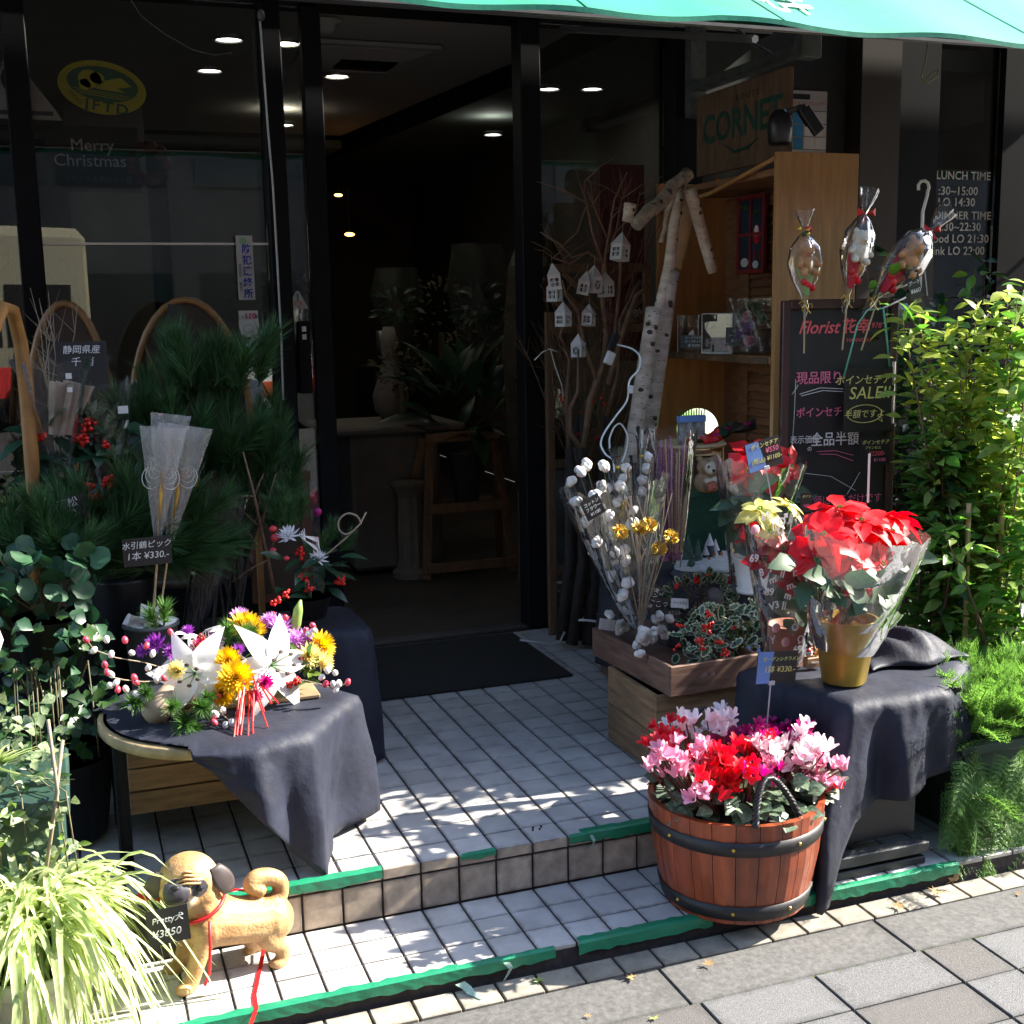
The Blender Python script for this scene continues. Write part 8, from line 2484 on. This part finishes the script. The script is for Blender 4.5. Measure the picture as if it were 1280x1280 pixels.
# ---------------------------------------------------------------- bear candy bouquets above the chalkboard
m_bear = M('bear_brown', (.45, .22, .09), .95, var=.25, scale=60, bump=.6, dist=.003, island=0)
m_bearw = M('bear_cream', (.66, .60, .46), .95, var=.15, scale=60, bump=.6, dist=.003, island=0)
def bear_parts(s):
    return [('b', (0, 0, .0), .026 * s, (1, .9, 1.1)), ('b', (0, -.004 * s, .036 * s), .023 * s), ('b', (-.018 * s, 0, .055 * s), .008 * s), ('b', (.018 * s, 0, .055 * s), .008 * s), ('b', (0, -.024 * s, .031 * s), .009 * s),
            ('t', [(-.02 * s, -.006 * s, .012 * s), (-.032 * s, -.02 * s, -.006 * s)], [.009 * s, .008 * s]), ('t', [(.02 * s, -.006 * s, .012 * s), (.032 * s, -.02 * s, -.006 * s)], [.009 * s, .008 * s]),
            ('t', [(-.014 * s, -.008 * s, -.02 * s), (-.02 * s, -.026 * s, -.028 * s)], [.011 * s, .009 * s]), ('t', [(.014 * s, -.008 * s, -.02 * s), (.02 * s, -.026 * s, -.028 * s)], [.011 * s, .009 * s])]
m_tissue_g = M('tissue_green', (.32, .48, .20), .6, var=.1, trans=.4)
m_tissue_r = M('tissue_red', (.55, .012, .03), .5, var=.15, trans=.35)
def bow(t, c_, s, mat, m=None):
    for k in (-1, 1):
        MB().add([c_, c_ + Vector((k * s, -.004, s * .55)), c_ + Vector((k * s * 1.05, -.002, -s * .25)), c_ + Vector((k * s * .5, -.014, s * .1))], [(0, 1, 3), (0, 3, 2), (3, 1, 2)]).build('bow_loop', mat, t)
        MB().add([c_, c_ + Vector((k * s * .25, -.003, -s * .95)), c_ + Vector((k * s * .6, -.004, -s * .8))], [(0, 1, 2)]).build('bow_tail', mat, t)
def bear_bouquet(lab, bot, top, wid, bmat, tmat, seed, wrist, kind):
    bot, top = Vector(bot), Vector(top)
    d = top - bot
    L = d.length
    t = thing('bear_bouquet', lab, 'bear bouquet', bot, group='wrapped teddy bear picks above the chalkboard')
    m = orient((0, 0, 0), d, (0, -1, 0))          # Y along the axis, Z to the viewer
    n = 30
    jr, jr2 = noise_r(7, .12, seed), noise_r(7, .18, seed + 3)
    prof = [(0, .006), (.10, .016), (.14, .010), (.2, .24), (.35, .75), (.5, 1.0), (.65, .9), (.75, .45), (.80, .08), (.88, .35), (.95, .55), (1.0, .62)]
    vs = []
    for i, (v, r_) in enumerate(prof):
        for j in range(n):
            a = 2 * math.pi * j / n
            rr_ = r_ * wid * (1 + jr(a, i * .4) + jr2(a, i * .6) * .5)
            if r_ <= .03:
                rr_ = r_
            vs.append((rr_ * math.cos(a), v * L, rr_ * .75 * math.sin(a)))
    fs = [(i * n + j, i * n + (j + 1) % n, (i + 1) * n + (j + 1) % n, (i + 1) * n + j) for i in range(len(prof) - 1) for j in range(n)]
    MB().add(vs, fs, m).build('cellophane', m_cel, t, True)
    # tissue collar behind the bear
    def col(u, v):
        a = math.pi * (.05 + .9 * u)
        r_ = wid * .78 * (.25 + .75 * v)
        return tuple(m @ Vector((-r_ * math.cos(a), L * (.22 + .33 * v + .06 * math.sin(u * 6) * v - .10 * v * math.sin(u * math.pi)), -.4 * r_ * math.sin(a) + .02 * v)))
    MB().grid(col, 14, 5).build('tissue', tmat, t, True)
    def col2(u, v):
        return tuple(m @ Vector(((u - .5) * wid * 1.5 * (.2 + .8 * v), L * (.20 + .18 * v + .10 * v * abs(u - .45) * 2), wid * (.42 + .1 * math.sin(u * 5)) * (1 - abs(u - .5)) )))
    MB().grid(col2, 12, 5).build('tissue', tmat, t, True)
    bs = wid / .045 * .95
    o = blob(bear_parts(bs), 'teddy_bear', [bmat], t, .0035, 2)
    o.matrix_local = Matrix.Translation(m @ Vector((0, L * .50, .005))) @ Matrix.Rotation(math.atan2(d.x, d.z) * .8, 4, 'Y')
    for s in (-1, 1):
        e = MB().ball((s * .008 * bs, -.0255 * bs, .040 * bs), .0026 * bs, 7, 5).build('bear_eye', bpy.data.materials['eye_black'], t, True)
        e.matrix_local = o.matrix_local.copy()
    for k, c_ in enumerate([(.0, .30, .35), (.3, .27, .3), (-.25, .33, .3)]):
        MB().ball(m @ Vector((c_[0] * wid, c_[1] * L, c_[2] * wid)), wid * .22, 9, 6).build('foil_sweet', m_red if k != 1 else m_cr, t, True)
    for k in range(5):
        a = k * 1.25
        p_ = m @ Vector((.0, L * .12, 0))
        MB().tube([p_, p_ + Vector((.02 * math.cos(a), -.01, .02 * math.sin(a))), p_ + Vector((.028 * math.cos(a + .5), -.006, .02 * math.sin(a) - .012))], .0016, 4).build('gold_ribbon', m_gold, t)
    MB().tube([(0, 0, -.12), m @ Vector((0, L * .2, 0))], .003, 6).build('stick', m_stick, t)
    p_ = m @ Vector((0, L * .80, wid * .1))
    if kind:
        bow(t, p_, .034, m_red)
    else:
        for k in range(7):
            MB().ball(p_ + Vector((rr.gauss(0, .012), -.008, rr.gauss(0, .010))), .008, 7, 5).build('bauble', (m_gold, m_red, m_leaf)[k % 3], t, True)
bear_bouquet('wrapped brown bear bouquet with pale green tissue, leftmost of three', (1.254, 0.7, 1.32), (1.245, 0.7, 1.663), .056, m_bear, m_tissue_g, 5, 0, 0)
bear_bouquet('wrapped cream bear bouquet with red bow, middle of three', (1.389, 0.68, 1.328), (1.482, 0.68, 1.731), .056, m_bearw, m_tissue_r, 6, 0, 1)
bear_bouquet('wrapped orange brown bear bouquet with red bow leaning far right', (1.45, 0.66, 1.326), (1.777, 0.66, 1.666), .066, m_bear, m_tissue_r, 7, 0, 1)
card('price_card', 'tilted black price card hanging right of the bear bouquets', 'price card', .05, .14, (1.627, 0.62, 1.402), roll=-.28, tilt=0, lines=[('ベア', .02, .0, .045, Ink), ('ブーケ', .017, 0, .022, Ink), ('¥660', .02, 0, -.005, Ink), ('税込', .016, 0, -.04, m_inky)])
MB().tube([(0, 0, 0), (.035, 0, -.2)], .002, 5).build('white_stick', m_white, bpy.data.objects['white_hook'])
t = thing('white_paper_ball', 'crumpled white paper behind the green ribbon', 'paper', (1.744, 0.85, 1.327))
MB().lathe([(.01, -.03), (.035, -.015), (.04, .01), (.02, .03)], 14, jit=noise_r(5, .3, 3)).build('paper_wad', M('paper_bluish', (.35, .4, .47), .7), t, False)

# ================================================================ hedge, asparagus fern and planters at the right
def planter(lab, x0, x1, y0, y1, z0, z1):
    t = thing('green_planter', lab, 'planter', ((x0 + x1) / 2, (y0 + y1) / 2, z0))
    hx, hy, h = (x1 - x0) / 2, (y1 - y0) / 2, z1 - z0
    b = MB()
    lo, hi = .90, 1
    b.add([(sx * hx * k, sy * hy * k, zz) for k, zz in ((lo, 0), (hi, h)) for sx, sy in ((-1, -1), (1, -1), (1, 1), (-1, 1))],
          [(3, 2, 1, 0), (0, 1, 5, 4), (1, 2, 6, 5), (2, 3, 7, 6), (3, 0, 4, 7), (4, 5, 6, 7)])
    b.build('planter_wall', m_plastic_g, t)
    MB().box(-hx - .012, hx + .012, -hy - .012, hy + .012, h - .03, h + .006, ch=.006).build('planter_rim', m_plastic_g, t)
    MB().box(.02, .09, -hy * .92 - .004, -hy * .90, .0, .012).build('drain_slot', m_black, t)
    return t
t = planter('large dark green planter with feathery fern at the right edge', 1.19, 1.88, -.21, .12, ZT, .16)
fl = MB()
r_ = random.Random(3)
for i in range(26):
    a = r_.uniform(0, 6.28)
    t_ = i / 26
    for s in (-1, 1):
        d = Vector((s * .22, .9, .2 + .25 * math.sin(a + i)))
        p = Vector((0, t_, -.35 * t_ * t_))
        L_ = .26 * (1 - .6 * t_)
        q = p + Vector((s * L_, .10, .06 * math.sin(i * 2.1)))
        nrm = Vector((0, 1, 0)) * .019
        fl.add([p - nrm, p + nrm, q], [(0, 1, 2)])
        for k in (.4, .7, .95):
            c_ = p.lerp(q, k)
            e = c_ + Vector((s * .03, .09, .03 * math.sin(k * 9 + i)))
            fl.add([c_ - nrm * .8, c_ + nrm * .8, e], [(0, 1, 2)])
            e = c_ + Vector((s * .03, -.07, .03 * math.cos(k * 9 + i)))
            fl.add([c_ - nrm * .8, c_ + nrm * .8, e], [(0, 1, 2)])
fl.tube([(0, 0, 0), (0, .5, -.09), (0, 1, -.35)], .008, 4)
frond = fl.data('fern_frond', m_fern)
rr = random.Random(101)
fm = []
for i in range(560):
    x = rr.uniform(-.36, .34)
    y = rr.uniform(-.17, .14)
    p = (x, y, .29 + rr.uniform(-.03, .06))
    d = Vector((x * 1.2 + rr.gauss(0, .5), -.15 + rr.gauss(0, .45), rr.uniform(.3, 1.5)))
    fm.append((0, orient(p, d, (0, 0, 1), rr.uniform(.11, .18), rr.uniform(-.5, .5))))
for i in range(55):
    x = rr.uniform(-.40, -.1)
    p = (x, rr.uniform(-.22, -.16), rr.uniform(.02, .28))
    fm.append((0, orient(p, (rr.gauss(-.1, .4), -.5, -.5 + rr.gauss(0, .3)), (0, -1, .4), rr.uniform(.09, .15), rr.uniform(-.5, .5))))
scatter(t, 'fern_frond', [frond], fm, 280)
t2 = planter('long dark planter behind the fern holding the sunlit hedge', 1.20, 2.05, .16, .60, ZT, .20)
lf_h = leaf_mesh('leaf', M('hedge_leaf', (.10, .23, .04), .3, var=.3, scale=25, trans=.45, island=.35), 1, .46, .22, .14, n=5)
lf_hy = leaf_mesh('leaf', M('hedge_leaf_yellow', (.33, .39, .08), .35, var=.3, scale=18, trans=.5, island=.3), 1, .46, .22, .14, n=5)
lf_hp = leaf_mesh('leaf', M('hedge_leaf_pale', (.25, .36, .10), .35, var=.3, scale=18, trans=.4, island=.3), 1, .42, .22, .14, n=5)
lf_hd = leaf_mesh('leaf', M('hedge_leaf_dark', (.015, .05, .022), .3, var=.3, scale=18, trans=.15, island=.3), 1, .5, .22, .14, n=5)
def shrub(lab, base, height, spread, n_st, n_lf, meshes, wts, seed, size=(.045, .088), cap=290, lean=(0, 0), h0=.08):
    rr = random.Random(seed)
    t = thing('leafy_shrub', lab, 'shrub', base)
    ms = []
    for s in range(n_st):
        top = Vector((rr.gauss(0, spread) + lean[0], rr.gauss(0, spread * .8) + lean[1], height * rr.uniform(.75, 1.05)))
        b0 = Vector((rr.gauss(0, .03), rr.gauss(0, .03), 0))
        mid = b0.lerp(top, .5) + Vector((rr.gauss(0, .03), rr.gauss(0, .03), 0))
        pts = [b0 * (1 - u) ** 2 + mid * 2 * u * (1 - u) + top * u * u for u in [i / 8 for i in range(9)]]
        MB().tube(pts, [.006 * (1 - i / 10) for i in range(9)], 6).build('stem', m_twig, t, True)
        for k in range(n_lf // n_st):
            u = h0 + (1 - h0) * rr.random() ** .8
            i = min(7, int(u * 8))
            p = pts[i].lerp(pts[i + 1], u * 8 - i)
            d = Vector((rr.gauss(0, 1), rr.gauss(0, 1), .35 + rr.gauss(0, .4))).normalized()
            p = p + Vector((d.x, d.y, 0)) * rr.uniform(0, .07)
            ms.append((rr.choices(range(len(meshes)), wts)[0], orient(p, d, (rr.gauss(0, .4), -.2, 1), rr.uniform(*size), rr.uniform(-.5, .5))))
    scatter(t, 'leaf', meshes, ms, cap)
    return t
shrub('yellow green leafed shrub reaching highest behind the black cloth', (1.68, .44, .19), 1.22, .10, 9, 1050, [lf_hy, lf_hp, lf_h], (5, 3, 2), 201)
shrub('pale green sunlit shrub at the right edge of the hedge', (1.78, .36, .19), 1.22, .11, 9, 1050, [lf_hp, lf_h, lf_hy], (4, 4, 2), 202)
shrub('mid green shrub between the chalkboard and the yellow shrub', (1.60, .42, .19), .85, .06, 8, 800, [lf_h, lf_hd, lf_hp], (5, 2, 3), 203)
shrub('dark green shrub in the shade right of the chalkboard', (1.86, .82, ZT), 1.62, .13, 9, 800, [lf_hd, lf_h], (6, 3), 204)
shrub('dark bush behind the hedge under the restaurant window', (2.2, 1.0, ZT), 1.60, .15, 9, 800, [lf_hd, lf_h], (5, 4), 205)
shrub('low leafy shrub with big green leaves above the fern', (1.64, .22, .19), .55, .15, 8, 420, [lf_h, lf_hp], (4, 3), 206, (.05, .08))
shrub('dense shrub beyond the right edge of the hedge', (2.15, .50, ZT), 1.30, .12, 7, 500, [lf_h, lf_hd, lf_hp], (4, 4, 2), 207)
0 and shrub('tall potted evergreen further along the pavement', (2.7, .55, ZT), 1.9, .2, 9, 900, [lf_hd, lf_h], (5, 4), 208, (.05, .09))
for n_st_, x in enumerate(((1.62, 0.3, 0.362)[0], (1.752, 0.34, 0.339)[0])):
    t = thing('bamboo_stake', 'bamboo stake supporting the hedge, ' + ('left one' if n_st_ == 0 else 'right one'), 'stake', (x, .30, .18))
    MB().tube([(0, 0, 0), (-.01, 0, .55)], .008, 8).build('cane', m_stick, t)
